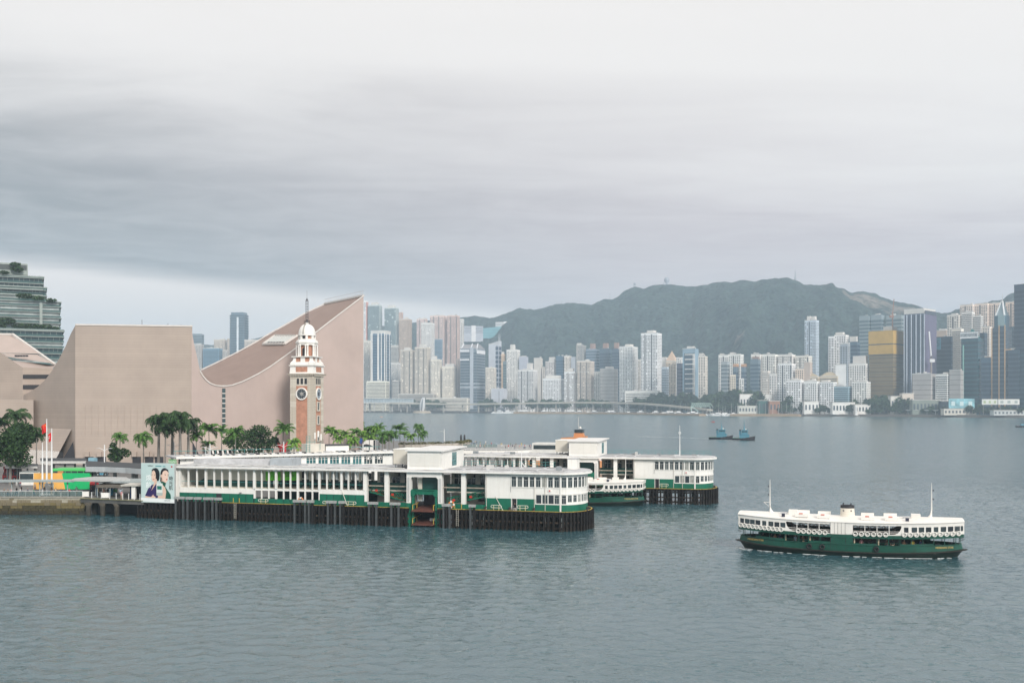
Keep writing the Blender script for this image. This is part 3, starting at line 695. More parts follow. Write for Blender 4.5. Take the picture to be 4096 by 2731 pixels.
        hd = MB(); a1, a2 = R(125), R(62); hd.beam((0,-.13,0),(.85*math.sin(a1),-.13,.85*math.cos(a1)),.12,.05); hd.beam((0,-.16,0),(1.35*math.sin(a2),-.16,1.35*math.cos(a2)),.08,.05); hd.build('hands', mm if face == 0 else M_IRON, cl)
    def sq(name, w0, w1, z0, z1, m=M_WHITE):
        b = MB(); b.add([(-w0,-w0,z0),(w0,-w0,z0),(w0,w0,z0),(-w0,w0,z0),(-w1,-w1,z1),(w1,-w1,z1),(w1,w1,z1),(-w1,w1,z1)], [(3,2,1,0),(4,5,6,7),(0,1,5,4),(1,2,6,5),(2,3,7,6),(3,0,4,7)]); return b.build(name, m, t)
    # cornice in three steps with dentils
    sq('cornice', h+.1, h+.25, zc, zc+.3, M_GRANITE); sq('cornice', h+.55, h+.75, zc+.3, zc+.75, M_GRANITE)
    for k in range(14):
        c = -h+.2+k*(W-.4)/13
        b = MB(); b.box(c-.13, c+.13, -h-.5, -h, zc-.05, zc+.3); b.build('dentil', M_GRANITE2, t)
        b = MB(); b.box(h, h+.5, c-.13, c+.13, zc-.05, zc+.3); b.build('dentil', M_GRANITE2, t)
    # white attic stage with brick panels
    z1 = zc+.75; z2 = zz(1464)
    sq('attic', h+.18, h-.02, z1, z2)
    for s in (0, 1):
        b = MB(); za, zb = zz(1492), zz(1467)
        if s == 0: b.box(-2.0, 2.0, -h-.14, -h+.2, za+.3, zb)
        else: b.box(h-.2, h+.14, -2.0, 2.0, za+.3, zb)
        b.build('brick_panel', M_BRICK, t)
    sq('attic_cornice', h+.3, h+.42, z2, z2+.42)
    z3 = z2+.42; z4 = zz(1428)
    # scrolled stage: concave corner buttresses round a brick drum
    w3 = 2.95
    sq('pedestal', w3+.55, w3+.5, z3, z3+1.0)
    b = MB(); b.box(-w3, w3, -w3, w3, z3+1.0, z4); b.build('brick_stage', M_BRICK, t)
    for sx in (-1, 1):
        for sy in (-1, 1):
            b = MB(); P = []; prof = [(1.45,0),(1.4,.8),(1.1,1.2),(.62,1.7),(.42,2.3),(.4,3.0)]; sc = (z4-z3)/3.0
            for e, z in prof: P.append((e, z*sc))
            for (e, z) in P:
                pass
            for i in range(len(P)-1):
                e0, za = P[i]; e1, zb = P[i+1]; c = w3-.55
                b.add([(sx*c,sy*c,z3+za),(sx*(c+.55+e0*.75),sy*c,z3+za),(sx*(c+.55+e0*.75),sy*(c+.55+e0*.75),z3+za),(sx*c,sy*(c+.55+e0*.75),z3+za),
                       (sx*c,sy*c,z3+zb),(sx*(c+.55+e1*.75),sy*c,z3+zb),(sx*(c+.55+e1*.75),sy*(c+.55+e1*.75),z3+zb),(sx*c,sy*(c+.55+e1*.75),z3+zb)],
                      [(0,1,5,4),(1,2,6,5),(2,3,7,6),(3,0,4,7),(4,5,6,7)])
            b.build('scroll_buttress', M_WHITE, t)
    for s in (0, 1):
        b = MB(); c = .75
        if s == 0: b.box(-c, c, -w3-.35, -w3+.1, z4-2.0, z4)
        else: b.box(w3-.1, w3+.35, -c, c, z4-2.0, z4)
        b.build('keystone_panel', M_WHITE, t)
    sq('stage_cornice', w3+.75, w3+.85, z4, z4+.35)
    # octagonal belfry: columns, brick wall, arched openings
    z5 = z4+.35; z6 = zz(1378); r8 = 2.55; oc = math.pi/8
    b = MB(); b.lathe([(r8, z5), (r8, z6)], 8, rot=oc); b.build('belfry_wall', M_BRICK, t)
    for k in range(8):
        a = oc + k*math.pi/4
        for da in (-.13, .13):
            b = MB(); b.lathe([(.34,0),(.34,.25),(.27,.3),(.24,z6-z5-.35),(.34,z6-z5-.25),(.34,z6-z5)], 10, ((r8+.75)*math.cos(a+da*.8),(r8+.75)*math.sin(a+da*.8),z5)); b.build('column', M_WHITE, t, 40)
        if k % 2 == 0:
            a2 = k*math.pi/4 - math.pi/2; dx, dy = math.cos(a2), math.sin(a2); rr = r8*math.cos(oc)+.04; b = MB(); P = []
            for px, pz in [(-.55,.1),(.55,.1),(.55,2.2)] + [(.55*math.cos(x), 2.2+.55*math.sin(x)) for x in np.linspace(.3,math.pi-.3,6)] + [(-.55,2.2)]: P.append((dx*rr - dy*px, dy*rr + dx*px, z5+pz))
            b.add(P, [tuple(range(len(P)))]); b.build('arched_opening', M_DARK, t)
    def octa(name, prof, m=M_WHITE, n=8, sm=False):
        b = MB(); b.lathe(prof, n, rot=oc); return b.build(name, m, t, sm)
    z7 = zz(1366); octa('entablature', [(3.35,z6),(3.35,z6+.45),(3.65,z6+.55),(3.7,z7)])
    z8 = zz(1340); octa('lantern_base', [(3.55,z7),(3.35,z7+.5),(2.75,z7+.9),(2.7,z7+1.0)])
    octa('lantern_wall', [(2.35,z7+.9),(2.35,z8)], M_BRICK)
    for k in range(8):
        a = oc + k*math.pi/4; b = MB(); b.cbox((2.5*math.cos(a),2.5*math.sin(a),(z7+.9+z8)/2),(.6,.7,z8-z7-.9),a); b.build('lantern_pier', M_WHITE, t)
    b = MB(); a2 = -math.pi/2+math.pi/4*0; b.box(-.5,.3,-2.3,-2.1,z7+1.0,z8-.1); b.build('lantern_door', M_DARK, t)
    zt = zz(1292); dr = 2.75; dm = [(2.95,z8),(2.95,z8+.35),(dr,z8+.4)] + [(dr*math.cos(x)**.85, z8+.4+(zt-z8-.4)*math.sin(x)) for x in np.linspace(.1, 1.45, 10)]
    octa('dome', dm + [(.05, zt)], M_WHITE, 24, 50)
    # dome-top platform, ladder and lattice rod
    b = MB(); b.lathe([(.55,zt-.15),(.6,zt+.35),(.3,zt+.5)], 10); b.build('finial_base', M_WHITE, t)
    pl = MB()
    for k in range(8):
        a = k*math.pi/4; pl.beam((.95*math.cos(a),.95*math.sin(a),zt),(.95*math.cos(a),.95*math.sin(a),zt+1.1),.07)
    for z in (zt+.6, zt+1.1): pl.torus((0,0,z),.95,.04,'z',12,4)
    pl.build('platform_rail', M_IRON, t)
    ld = MB(); 
    P = [Vector((.0-.25,-(r_+.1),z_)) for r_, z_ in dm[2:]]
    for off in (0, .45):
        for i in range(len(P)-1): ld.beam(P[i]+Vector((off,0,0)), P[i+1]+Vector((off,0,0)), .07)
    for i in range(len(P)-1):
        for f in (.2,.7): a_ = P[i].lerp(P[i+1], f); ld.beam(a_, a_+Vector((.45,0,0)), .06)
    ld.build('dome_ladder', mat('aged_steel',(0.45,0.42,0.38),.5,.1), t)
    ztop = zz(1185); rb = zt+.4
    m = MB(); m.lathe([(.3,rb),(.22,rb+.8),(.42,rb+1.0)], 8); hh = ztop-1.0
    for sx in (-1,1):
        for sy in (-1,1): m.beam((sx*.34,sy*.34,rb+1.0),(sx*.34,sy*.34,hh),.075)
    z = rb+1.0; 
    while z <= hh:
        for a_, c_ in (((-.34,-.34),(.34,-.34)),((.34,-.34),(.34,.34)),((.34,.34),(-.34,.34)),((-.34,.34),(-.34,-.34))): m.beam((*a_,z),(*c_,z),.06)
        z += .85
    m.lathe([(.5,hh),(.02,ztop)], 4, rot=math.pi/4); m.beam((0,0,ztop-.1),(0,0,ztop+2.2),.05)
    m.build('lightning_mast', mat('mast_grey',(0.09,0.09,0.10),.5,.1), t)
build_tower()
# ---------------------------------------------------------------- ferry piers
M_PGREEN = mat('pier_green', (0.003, 0.128, 0.074), 0.5, 0.15, 0.5, streak=0.25, dirt=(0.01,0.05,0.035))
M_DGREEN = mat('deep_green', (0.008, 0.055, 0.045), 0.45, 0.15, 0.5)
M_PWHITE = mat('pier_white', (0.80, 0.78, 0.735), 0.55, 0.07, 0.35, streak=0.26, dirt=(0.40,0.34,0.27))
M_ROOF = mat('roof_grey', (0.47, 0.47, 0.475), 0.75, 0.28, 0.45)
M_TIMBER = mat('tarred_timber', (0.016, 0.0145, 0.014), 0.75, 0.4, 0.9, 0.5, 6.0, spec=0.15)
M_TIMBER_WET = mat('wet_timber', (0.018, 0.013, 0.009), 0.5, 0.5, 1.5, 0.5, 6.0, spec=0.2)
M_WALER = mat('brown_waler', (0.075, 0.052, 0.036), 0.8, 0.5, 1.2, 0.5, 4.0)
M_GSTEEL = mat('grey_steel', (0.22, 0.24, 0.25), 0.5, 0.2, 0.8)
M_YELLOW = mat('yellow_edge', (0.50, 0.34, 0.06), 0.7, 0.4, 1.5)
M_CREAM = mat('cream_wall', (0.62, 0.58, 0.50), 0.6, 0.08, 0.5, streak=0.12, dirt=(0.35,0.3,0.24))
M_GLASS = mat('window_glass', (0.035, 0.05, 0.055), 0.06, 0.4, 0.5, spec=0.6)
M_TEALWIN = mat('teal_window', (0.04, 0.13, 0.14), 0.1, 0.4, 0.6, spec=0.6)
M_TEALRAIL = mat('teal_rail', (0.06, 0.26, 0.25), 0.5, 0.1)
M_RUST = mat('red_ramp', (0.11, 0.04, 0.028), 0.7, 0.3, 1.2)
M_AMBER = mat('amber_ramp', (0.30, 0.13, 0.03), 0.7, 0.3, 1.2)
PZ, EZ, RZ = 3.35, 9.85, 10.35         # deck, eaves, roof top
P1 = Line(2.3, 175.0, -15.0); P2 = Line(34.52, 222.23, -15.0)
WY, NR, NX, NA = 1.0, 5.5, 6.1, 3.7              # wall line, nose radius, where the nose starts
PB = WY + 2 * NR                        # rear wall line

def nose(x_from, rad_off=0.0, n=28, z=None):
    """Plan outline: front line from x_from, round the nose and back along the rear."""
    r = NR + rad_off; ra = NA + rad_off; pts = [(x_from, WY - rad_off)]
    for k in range(n + 1):
        a = -math.pi/2 + math.pi*k/n; pts.append((NX + ra*math.cos(a), WY + NR + r*math.sin(a)))
    pts.append((x_from, PB + rad_off)); return pts
_ang = np.linspace(0, math.pi, 400); _len = np.concatenate([[0], np.cumsum(np.hypot(np.diff(NA*np.sin(_ang)), np.diff(NR*np.cos(_ang))))])

_pm = {}
def shared(key, fn):
    if key not in _pm: _pm[key] = fn()
    return _pm[key]

def build_fender(L, x_from, label, gap=(-21.9, -16.4)):
    t = thing('pier_platform', label, 'pier', L.w(0, 0, 0), L.a)
    rnd = random.Random(4)
    # deck with the notch where the boarding ramp works
    b = MB(); out = nose(x_from, 0.75)
    poly = [(gap[1], out[0][1])] + out[1:-1] + [(gap[1], out[-1][1])]
    b.prism(poly, PZ - .55, PZ)
    b.build('deck', M_TIMBER, t)
    b = MB(); b.box(x_from, gap[0], out[0][1], out[-1][1], PZ - .55, PZ); b.build('deck', M_TIMBER, t)
    b = MB(); b.box(gap[0], gap[1], 4.5, out[-1][1], PZ - .55, PZ); b.build('deck', M_TIMBER, t)
    # worn yellow edge line
    b = MB(); pe = [p for p in poly[1:-1]]
    b.beam((gap[1], .27, PZ+.03), (NX, .27, PZ+.03), .22, .07); 
    for i in range(len(pe)-1): b.beam((*pe[i], PZ+.03), (*pe[i+1], PZ+.03), .2, .06)
    b.build('deck_edge', M_YELLOW, t)
    b = MB(); b.beam((max(x_from, -62), .27, PZ+.03), (gap[0], .27, PZ+.03), .22, .07); b.build('deck_edge', M_YELLOW, t)
    # piles
    tops = [3.2, 3.25, 3.3, 3.35]
    def pile(h, w):
        def f():
            m = MB(); m.box(-w/2, w/2, -.17, .17, .9, h, 0); m.box(-w/2-.02, w/2+.02, -.19, .19, -1.6, .9, 1); return m.mesh('pile', [M_TIMBER, M_TIMBER_WET])
        return shared(('pile', h, w), f)
    def put(x, y, a):
        o = link('pile', pile(rnd.choice(tops), rnd.choice([.30, .34, .36])), t, (x + rnd.uniform(-.06,.06), y, 0)); o.rotation_euler = (rnd.uniform(-.012,.012), rnd.uniform(-.02,.02), a)
    x = x_from + .3
    while x < NX - .2:
        if not (gap[0] - .1 < x < gap[1] + .1): put(x, 0.0, 0)
        x += 0.82 * rnd.uniform(.92, 1.08)
    r = NR + 1.0; ra = NA + 1.0; n = 24
    for k in range(n):
        a = -math.pi/2 + math.pi*(k+.2)/n; put(NX + ra*math.cos(a), WY + NR + r*math.sin(a), math.atan2(r*math.cos(a), -ra*math.sin(a)))
    if x_from < -60:                  # the row along the landward side, seen dark between the front piles
        x = x_from + .3
        while x < NX:
            put(x, PB + 1.2, 0); x += 0.85
        k = MB(); k.box(x_from, -30, PB+1.6, PB+1.9, -.8, 2.7); k.build('rear_dark_wall', M_TIMBER, t)  # dark wall added behind the piles so the gaps between them look dark
    # horizontal walers
    for z, h, m in ((2.55, .34, M_TIMBER), (1.45, .26, M_WALER), (.45, .3, M_TIMBER_WET)):
        for (xa, xb) in ((x_from, gap[0]), (gap[1], NX)):
            if xb - xa < .5: continue
            k = MB(); k.box(xa, xb, .17, .42, z-h/2, z+h/2); k.build('waler', m, t)
        k = MB(); rr = r - .28; pts = [(NX+(ra-.28)*math.cos(-math.pi/2+math.pi*i/24), WY+NR+rr*math.sin(-math.pi/2+math.pi*i/24)) for i in range(25)]
        for i in range(24): k.beam((*pts[i], z), (*pts[i+1], z), .25, h)
        k.build('waler', m, t)
    # concrete bearing piles under the deck
    bp = shared('bearing', lambda: MB().lathe([(.42,-1.6),(.42,PZ-.5)], 8).mesh('bearing_pile', mat('dark_concrete',(0.07,0.068,0.06),.9,.3,1.0)))
    x = x_from + 1.5
    while x < NX + 3:
        for y in (2.2, 5.4, 8.6, 11.6):
            if not (gap[0]-.5 < x < gap[1]+.5 and y < 4): link('bearing_pile', bp, t, (x, y, 0))
        x += 3.1
    # crossbeams
    x = x_from + 1.5
    cbm = shared('xbeam', lambda: MB().box(-.3,.3,1.2,12.4,PZ-1.1,PZ-.55).mesh('crossbeam', mat('dark_concrete',(0,0,0))))
    while x < NX:
        if not gap[0]-.5 < x < gap[1]+.5: link('crossbeam', cbm, t, (x, 0, 0))
        x += 3.1
    return t

def fender_caps(L, us, labels_from):
    """Grey steel-capped guide pile clusters standing above the deck edge."""
    for k, (u0, u1, n, lab) in enumerate(us):
        x0, x1 = L.x(u0), L.x(u1)
        t = thing('guide_piles', lab, 'mooring post', L.w(x0, -.45, 0), L.a, 'steel-capped guide pile clusters along the near pier')
        w = x1 - x0; c = MB(); c.box(-.1, w+.1, -.28, .28, PZ+.55, PZ+1.0); c.box(-.02, w+.02, -.3, -.27, PZ+.75, PZ+.80); c.build('steel_cap', mat('cap_steel',(0.34,0.35,0.34),.55,.25,1.5,streak=.4), t)
        for i in range(n):
            xx = .18 + (w-.36)*(i/(n-1) if n > 1 else .5); m = MB(); m.box(xx-.17, xx+.17, -.19, .19, -1.5, PZ+.55); m.build('post', M_TIMBER if i % 2 else mat('grey_timber',(0.055,0.06,0.062),.6,.3,1.2), t)

def build_pier_building(L, x_from, label, full):
    t = thing('pier_building', label, 'building', L.w(0, 0, 0), L.a)
    B = lambda name, m, fn, **k: (lambda mb: (fn(mb), mb.build(name, m, t, **k))[1])(MB())
    rnd = random.Random(8 if full else 9)
    # ---- roof slab with rounded end and its raised ribs
    out = nose(x_from, 0.85)
    b = MB(); b.prism(out, EZ, EZ + .28); b.build('eaves', M_PWHITE, t)
    b = MB(); b.prism(nose(x_from, 0.6), EZ + .28, RZ); b.build('roof', M_ROOF, t)
    for x in ([-66,-61,-56,-51,-46,-41,-36,-31] if full else [-44,-38,-32]) + [-12,-7.5,-3,1.5,6]:
        if x < x_from: continue
        k = MB(); k.box(x, x+.35, WY-.3, PB-1, RZ, RZ+.16); k.build('roof_rib', M_ROOF, t)
    # roof edge pipes
    k = MB(); k.tube([(x_from+.3, .55, RZ+.14), (-22.8, .55, RZ+.14)], .08, 6); k.build('roof_pipe', mat('pale_pipe',(0.6,0.58,0.54),.6,.2), t)
    k = MB(); k.tube([(x_from+.3, .4, EZ-.15), (-31, .4, EZ-.15)], .06, 6); k.build('eaves_pipe', mat('pale_pipe',(0,0,0)), t)
    # ---- nose: solid walls, windows in frames
    def arc(x):            # distance along the wall measured from NX -> plan point and angle
        if x <= NX: return (x, WY, 0.0)
        a = float(np.interp(x - NX, _len, _ang)); return (NX + NA*math.sin(a), WY + NR - NR*math.cos(a), math.atan2(NR*math.sin(a), NA*math.cos(a)))
    def skin(name, m, xa, xb, za, zb, y_off=0.0, th=.22, step=.55):
        n = max(1, int(math.ceil((xb - xa)/step))) if xb > NX else 1
        xs = [xa + (xb-xa)*i/n for i in range(n+1)]
        if xa < NX < xb: xs = [xa] + [NX + (xb-NX)*i/max(1, int((xb-NX)/step)) for i in range(max(1, int((xb-NX)/step))+1)]
        mb = MB(); P = []
        for x in xs:
            px, py, a = arc(x); nx, ny = math.sin(a), -math.cos(a)
            for o_, z in ((y_off, za), (y_off, zb), (y_off-th, zb), (y_off-th, za)): P.append((px+nx*o_, py+ny*o_, z))
        fs = []
        for i in range(len(xs)-1):
            for j in range(4): fs.append((i*4+j, i*4+(j+1)%4, (i+1)*4+(j+1)%4, (i+1)*4+j))
        fs += [(3,2,1,0), tuple((len(xs)-1)*4 + j for j in range(4))]
        mb.add(P, fs); return mb.build(name, m, t)
    END = NX + float(_len[-1])
    skin('blank_wall', M_PWHITE, -7.6, -2.8, 5.44, EZ)
    skin('green_base', M_PGREEN, -7.6, -2.75, PZ, 5.44, .04)
    # window bands
    up = [-2.75 + 1.11*i for i in range(8)] + [NX + .22 + 1.13*i for i in range(12)]
    skin('lintel_wall', M_PWHITE, -2.8, END, 9.36, EZ); 
    skin('middle_wall', M_PWHITE, -2.8, END, 6.22 if True else 0, 7.44)
    skin('sill_band', M_PWHITE, -2.8, END, 7.44, 7.54, .10, .30)
    skin('string_course', M_PWHITE, 3.0, END, 6.35, 6.43, .10, .12)
    skin('lower_wall', M_PWHITE, -2.8, 1.6, 5.44, 6.22)
    skin('green_base', M_PGREEN, -1.75, 1.6, PZ, 5.44, .04); skin('green_base', M_PGREEN, 1.6, END, PZ, 4.52, .02)
    skin('lower_sill', M_PWHITE, 1.6, END, 4.52, 4.66, .06)
    w_ = .86
    def window(x, z0, z1, w, kind):
        px, py, a = arc(x + w/2)
        o = link('window', None, t, (px, py, 0)); o.rotation_euler = (0, 0, a)
        def mk():
            m = MB(); h = w/2
            for (xa, xb, za, zb) in ((-h, -h+.05, z0, z1), (h-.05, h, z0, z1), (-h+.05, h-.05, z1-.05, z1), (-h+.05, h-.05, z0, z0+.05)): m.box(xa, xb, .02, .12, za, zb)
            zt = z0 + (z1-z0)*.70
            if kind != 2: m.box(-h+.05, h-.05, .03, .11, zt-.025, zt+.025); m.box(-.025, .025, .03, .11, z0+.05, zt-.025)
            return m.mesh('frame', mat('window_frame',(0.42,0.44,0.42),.5,.1))
        link('frame', shared(('wf', z0, z1, w, kind), mk), o)
        gm = [M_GLASS, mat('window_glass_pale',(0.10,0.115,0.115),.08,.5,.7,spec=.6), mat('window_glass_deep',(0.02,0.026,0.032),.06,.3,spec=.6), mat('window_blind',(0.33,0.33,0.30),.3,.3,1.5)][rnd.choice([0,0,1,2,2,3])]
        link('pane', shared(('wp', z0, z1, w, gm.name), lambda: MB().box(-w/2+.05, w/2-.05, .06, .08, z0+.05, z1-.05).mesh('pane', gm)), o)
        return o
    for x in up: window(x, 7.54, 9.36, w_, 0)
    # jambs between windows
    jb = shared('jamb_u', lambda: MB().box(-.125,.125,-.02,.22,7.54,9.36).mesh('jamb', M_PWHITE))
    for x in up:
        px, py, a = arc(x - .125); o = link('jamb', jb, t, (px, py, 0)); o.rotation_euler = (0, 0, a)
    px, py, a = arc(NX + .06); k = MB(); k.box(-.14,.14,-.12,.2,PZ,EZ); k.build('pilaster', M_PWHITE, t, loc=(px,py,0))
    lowx = [(1.72,1.0,2),(2.85,1.0,2),(3.95,1.0,2),(5.05,.85,0)] + [(NX+.25+1.08*i, .8, 0) for i in range(13)]
    prev = 1.6
    for x, w, kd in lowx:
        window(x, 4.66 if kd == 2 or x < NX+1 else 5.0, 6.22 if kd == 2 else 6.16, w, kd)
        if x - prev > .05: skin('lower_jamb', M_PWHITE, prev, x, 4.66, 6.22)
        prev = x + w
    for x, w, kd in lowx:
        if not (kd == 2 or x < NX+1): skin('lower_apron', M_PWHITE, x, x+w, 4.66, 5.0)
    # doorway in the green base
    B('doorway', M_DARK, lambda m: m.box(-2.75,-1.75,WY+.5,WY+.6,PZ,5.44))
    B('door_frame', M_PWHITE, lambda m: (m.box(-2.80,-2.72,WY-.06,WY+.5,PZ,5.44), m.box(-1.8,-1.72,WY-.06,WY+.5,PZ,5.44)))
    # inside of the nose: dim floor block so that nothing is seen through the panes
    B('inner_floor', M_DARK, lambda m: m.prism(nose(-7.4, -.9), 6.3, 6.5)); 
    B('inner_partition', M_CREAM, lambda m: m.box(-7.4, NX, 6.3, 6.5, PZ, EZ))
    # services on walls and roof
    for x in (-7.35, 1.45, 3.4):
        px, py, a = arc(x); B('downpipe', mat('pipe_cream',(0.62,0.59,0.53),.5,.15), lambda m: m.tube([(px,py-.1,PZ+.1),(px,py-.1,EZ-.1)],.05,6))
    B('conduit', M_GSTEEL, lambda m: m.tube([(-7.4,WY-.06,9.55),(-2.9,WY-.06,9.55),(-2.9,WY-.06,6.6)],.03,5))
    B('sign_box', M_PWHITE, lambda m: m.box(3.95,4.5,WY-.14,WY-.01,6.72,7.2)); B('sign_mark', mat('sign_red',(0.5,0.04,0.04),.5), lambda m: m.box(4.08,4.34,WY-.16,WY-.14,6.85,7.1))
    for k in range(9):
        x = rnd.uniform(-13, 7) if k < 6 else rnd.uniform(max(x_from,-60), -32); y = rnd.uniform(3.5, 10); h = rnd.uniform(.25, .8)
        B('roof_vent', rnd.choice([M_GSTEEL, M_ROOF, mat('vent_pale',(0.55,0.54,0.52),.6,.2)]), lambda m: m.box(x, x+rnd.uniform(.5,1.3), y, y+rnd.uniform(.5,1.2), RZ, RZ+h))
    for y in (2.4, 9.2): B('roof_cable_tray', mat('tray_grey',(0.30,0.30,0.30),.7,.2), lambda m: m.box(-15, 6.5, y, y+.22, RZ, RZ+.14))
    # ---- boarding bays with tall posts
    def bay(xa, xb, xc0, xc1):
        B('parapet', M_PGREEN, lambda m: m.box(xa, xb, WY+.02, WY+.24, PZ, 4.2))
        B('post', M_PWHITE, lambda m: m.box(xc0, xc1, WY-.05, WY+.6, 4.2, EZ)); B('post_foot', M_PGREEN, lambda m: m.box(xc0-.02, xc1+.02, WY-.08, WY+.62, PZ, 4.2))
        B('floor_beam', mat('weathered_beam',(0.30,0.26,0.21),.8,.3,1.0), lambda m: m.box(xa, xb, WY+.5, WY+.8, 7.0, 7.22))
        B('upper_floor', M_CREAM, lambda m: m.box(xa, xb, WY+2.6, PB, 6.0, 6.3))
        B('inner_wall', M_CREAM, lambda m: m.box(xa, xb, 6.2, 6.4, PZ, EZ))
        B('inner_parapet', M_DGREEN, lambda m: m.box(xa, xb, WY+2.5, WY+2.62, 6.3, 7.6))
        B('side_beam', M_CREAM, lambda m: m.box(xc0+.1, xc1-.1, WY+.6, 6.2, 8.6, EZ))
        for i in range(3):
            x0 = xa + (xb-xa)*(.08+.31*i); g = MB(); g.box(x0, x0+1.5, 6.1, 6.19, 7.4, 9.2); w = g.build('inner_window', M_GLASS, t)
            g = MB(); g.box(x0+.70, x0+.78, 6.02, 6.09, 7.4, 9.2); g.box(x0, x0+1.5, 6.02, 6.09, 8.5, 8.58); g.build('frame', M_PWHITE, w)
        for i in range(2):
            x0 = xa + (xb-xa)*(.3+.35*i); g = MB(); g.box(x0, x0+1.2, 6.1, 6.19, 4.3, 5.6); g.build('inner_window', M_GLASS, t)
    bay(-15.7, -7.6, -12.1, -11.3)
    bay(-30.5, -22.5, -26.9, -26.1)
    B('bay_end_wall', M_PWHITE, lambda m: m.box(-7.62,-7.4,WY,6.3,PZ,EZ))
    B('wide_pier', M_PWHITE, lambda m: m.box(-31.0,-30.4,WY-.03,WY+.8,4.2,EZ)); B('wide_pier_foot', M_PGREEN, lambda m: m.box(-31.02,-30.38,WY-.05,WY+.82,PZ,4.2))
    # ---- portal of the lifting ramp
    for xa, xb in ((-22.5,-21.75),(-16.45,-15.7)):
        B('portal_leg', M_PWHITE, lambda m: m.box(xa, xb, WY-.25, WY+.8, 4.2, 8.95)); B('portal_foot', M_PGREEN, lambda m: m.box(xa-.02, xb+.02, WY-.28, WY+.82, -0.2, 4.2))
        for i in range(22): 
            z = 4.5 + i*.2; B('rung', M_GSTEEL, lambda m: m.box(xa+.14, xb-.14, WY-.34, WY-.3, z, z+.035))
    B('portal_head', M_PWHITE, lambda m: m.box(-22.5,-15.7,WY-.25,WY+.8,8.95,RZ+.05))
    B('chamfer', M_PWHITE, lambda m: m.add([(-21.75,WY-.24,8.95),(-21.4,WY-.24,8.95),(-21.75,WY-.24,8.6),(-21.75,WY+.7,8.95),(-21.4,WY+.7,8.95),(-21.75,WY+.7,8.6)],[(0,1,2),(3,5,4),(1,4,5,2)]))
    B('chamfer', M_PWHITE, lambda m: m.add([(-16.45,WY-.24,8.95),(-16.8,WY-.24,8.95),(-16.45,WY-.24,8.6),(-16.45,WY+.7,8.95),(-16.8,WY+.7,8.95),(-16.45,WY+.7,8.6)],[(0,2,1),(3,4,5),(1,2,5,4)]))
    B('shutter', M_DGREEN, lambda m: m.box(-20.1,-16.5,2.6,2.8,6.6,8.95)); B('shutter_edge', M_CREAM, lambda m: m.box(-20.9,-20.15,2.5,2.9,4.6,8.6))
    B('portal_back', M_CREAM, lambda m: m.box(-21.7,-16.5,7.8,8.0,0.2,8.95)); B('portal_dark', M_DARK, lambda m: m.box(-21.6,-19.6,7.5,7.7,0.4,8.9))
    B('lifting_beam', M_PGREEN, lambda m: m.box(-21.2,-17.0,WY+.1,WY+.7,5.75,6.55)); B('beam_flange', M_PGREEN, lambda m: m.box(-21.6,-16.6,WY-.1,WY+.8,6.55,6.68))
    for x in (-21.35,-16.85):
        m_ = MB(); P = [(x+.55*math.cos(q), .0, 6.0+.62*math.sin(q)) for q in np.linspace(0, 2*math.pi, 17)[:-1]]; n_ = 16
        m_.add([(a_[0], WY-.2, a_[2]) for a_ in P]+[(a_[0], WY+.5, a_[2]) for a_ in P], [(i,(i+1)%n_,n_+(i+1)%n_,n_+i) for i in range(n_)]+[tuple(range(n_-1,-1,-1)),tuple(range(n_,2*n_))]); m_.build('sheave_cover', M_PGREEN, t, 40)
        B('guide_leg', M_PGREEN, lambda m: m.box(x-.2,x+.2,WY-.1,WY+.5,-.3,5.6))
    for z, nm in ((3.0,'upper_ramp'),(.55,'lower_ramp')):
        B(nm, M_RUST, lambda m: m.add([(-21.2,-.3,z-.25),(-17.0,-.3,z-.25),(-17.0,5.5,z+.25),(-21.2,5.5,z+.25),(-21.2,-.3,z-.05),(-17.0,-.3,z-.05),(-17.0,5.5,z+.4),(-21.2,5.5,z+.4)],[(3,2,1,0),(4,5,6,7),(0,1,5,4),(1,2,6,5),(2,3,7,6),(3,0,4,7)]))
        for x in (-21.1,-17.1):
            B('ramp_rail', M_YELLOW, lambda m: (m.beam((x,.2,z+.9),(x,4.5,z+1.2),.1), m.beam((x,.2,z),(x,.2,z+.9),.1), m.beam((x,2.4,z+.1),(x,2.4,z+1.05),.1)))
    B('white_counter', M_PWHITE, lambda m: m.box(-18.9,-17.3,3.2,3.6,.75,1.25)); B('white_panel', M_PWHITE, lambda m: m.box(-19.0,-17.2,6.9,7.0,3.5,5.7)); B('white_panel', M_PWHITE, lambda m: m.box(-19.0,-17.2,6.9,7.0,1.0,2.8))
    # ---- lift house on the roof
    hx0, hx1, hy1 = -22.45, -15.85, 14.2
    lh = B('lift_house', M_PWHITE, lambda m: m.box(hx0, hx1, WY+.05, hy1, RZ-.02, 13.6))
    k = MB(); k.add([(hx0-.3,WY-.35,13.6),(hx1+.5,WY-.35,13.6),(hx1+.5,hy1+.6,13.9),(hx0-.3,hy1+.6,13.9),(hx0-.3,WY-.35,13.8),(hx1+.5,WY-.35,13.8),(hx1+.5,hy1+.6,14.1),(hx0-.3,hy1+.6,14.1)],[(3,2,1,0),(4,5,6,7),(0,1,5,4),(1,2,6,5),(2,3,7,6),(3,0,4,7)]); k.build('house_roof', mat('pale_roof',(0.68,0.67,0.65),.6,.08,.4), lh)
    k = MB(); k.box(hx0+.55,hx1-.35,WY-.0,WY+.06,10.9,13.1); k.build('front_panel', mat('panel_white',(0.76,0.735,0.68),.55,.05,.4,streak=.2,dirt=(.45,.4,.33)), lh)
    k = MB(); k.box(hx1,hx1+.05,7.0,9.6,10.7,13.2); k.build('side_window', mat('teal_block_glass',(0.10,0.20,0.21),.2,.6,1.6), lh)
    k = MB()
    for z in (11.2,11.7,12.2,12.7): k.box(hx1+.05,hx1+.09,7.0,9.6,z,z+.06)
    k.build('window_bar', M_TEALRAIL, lh)
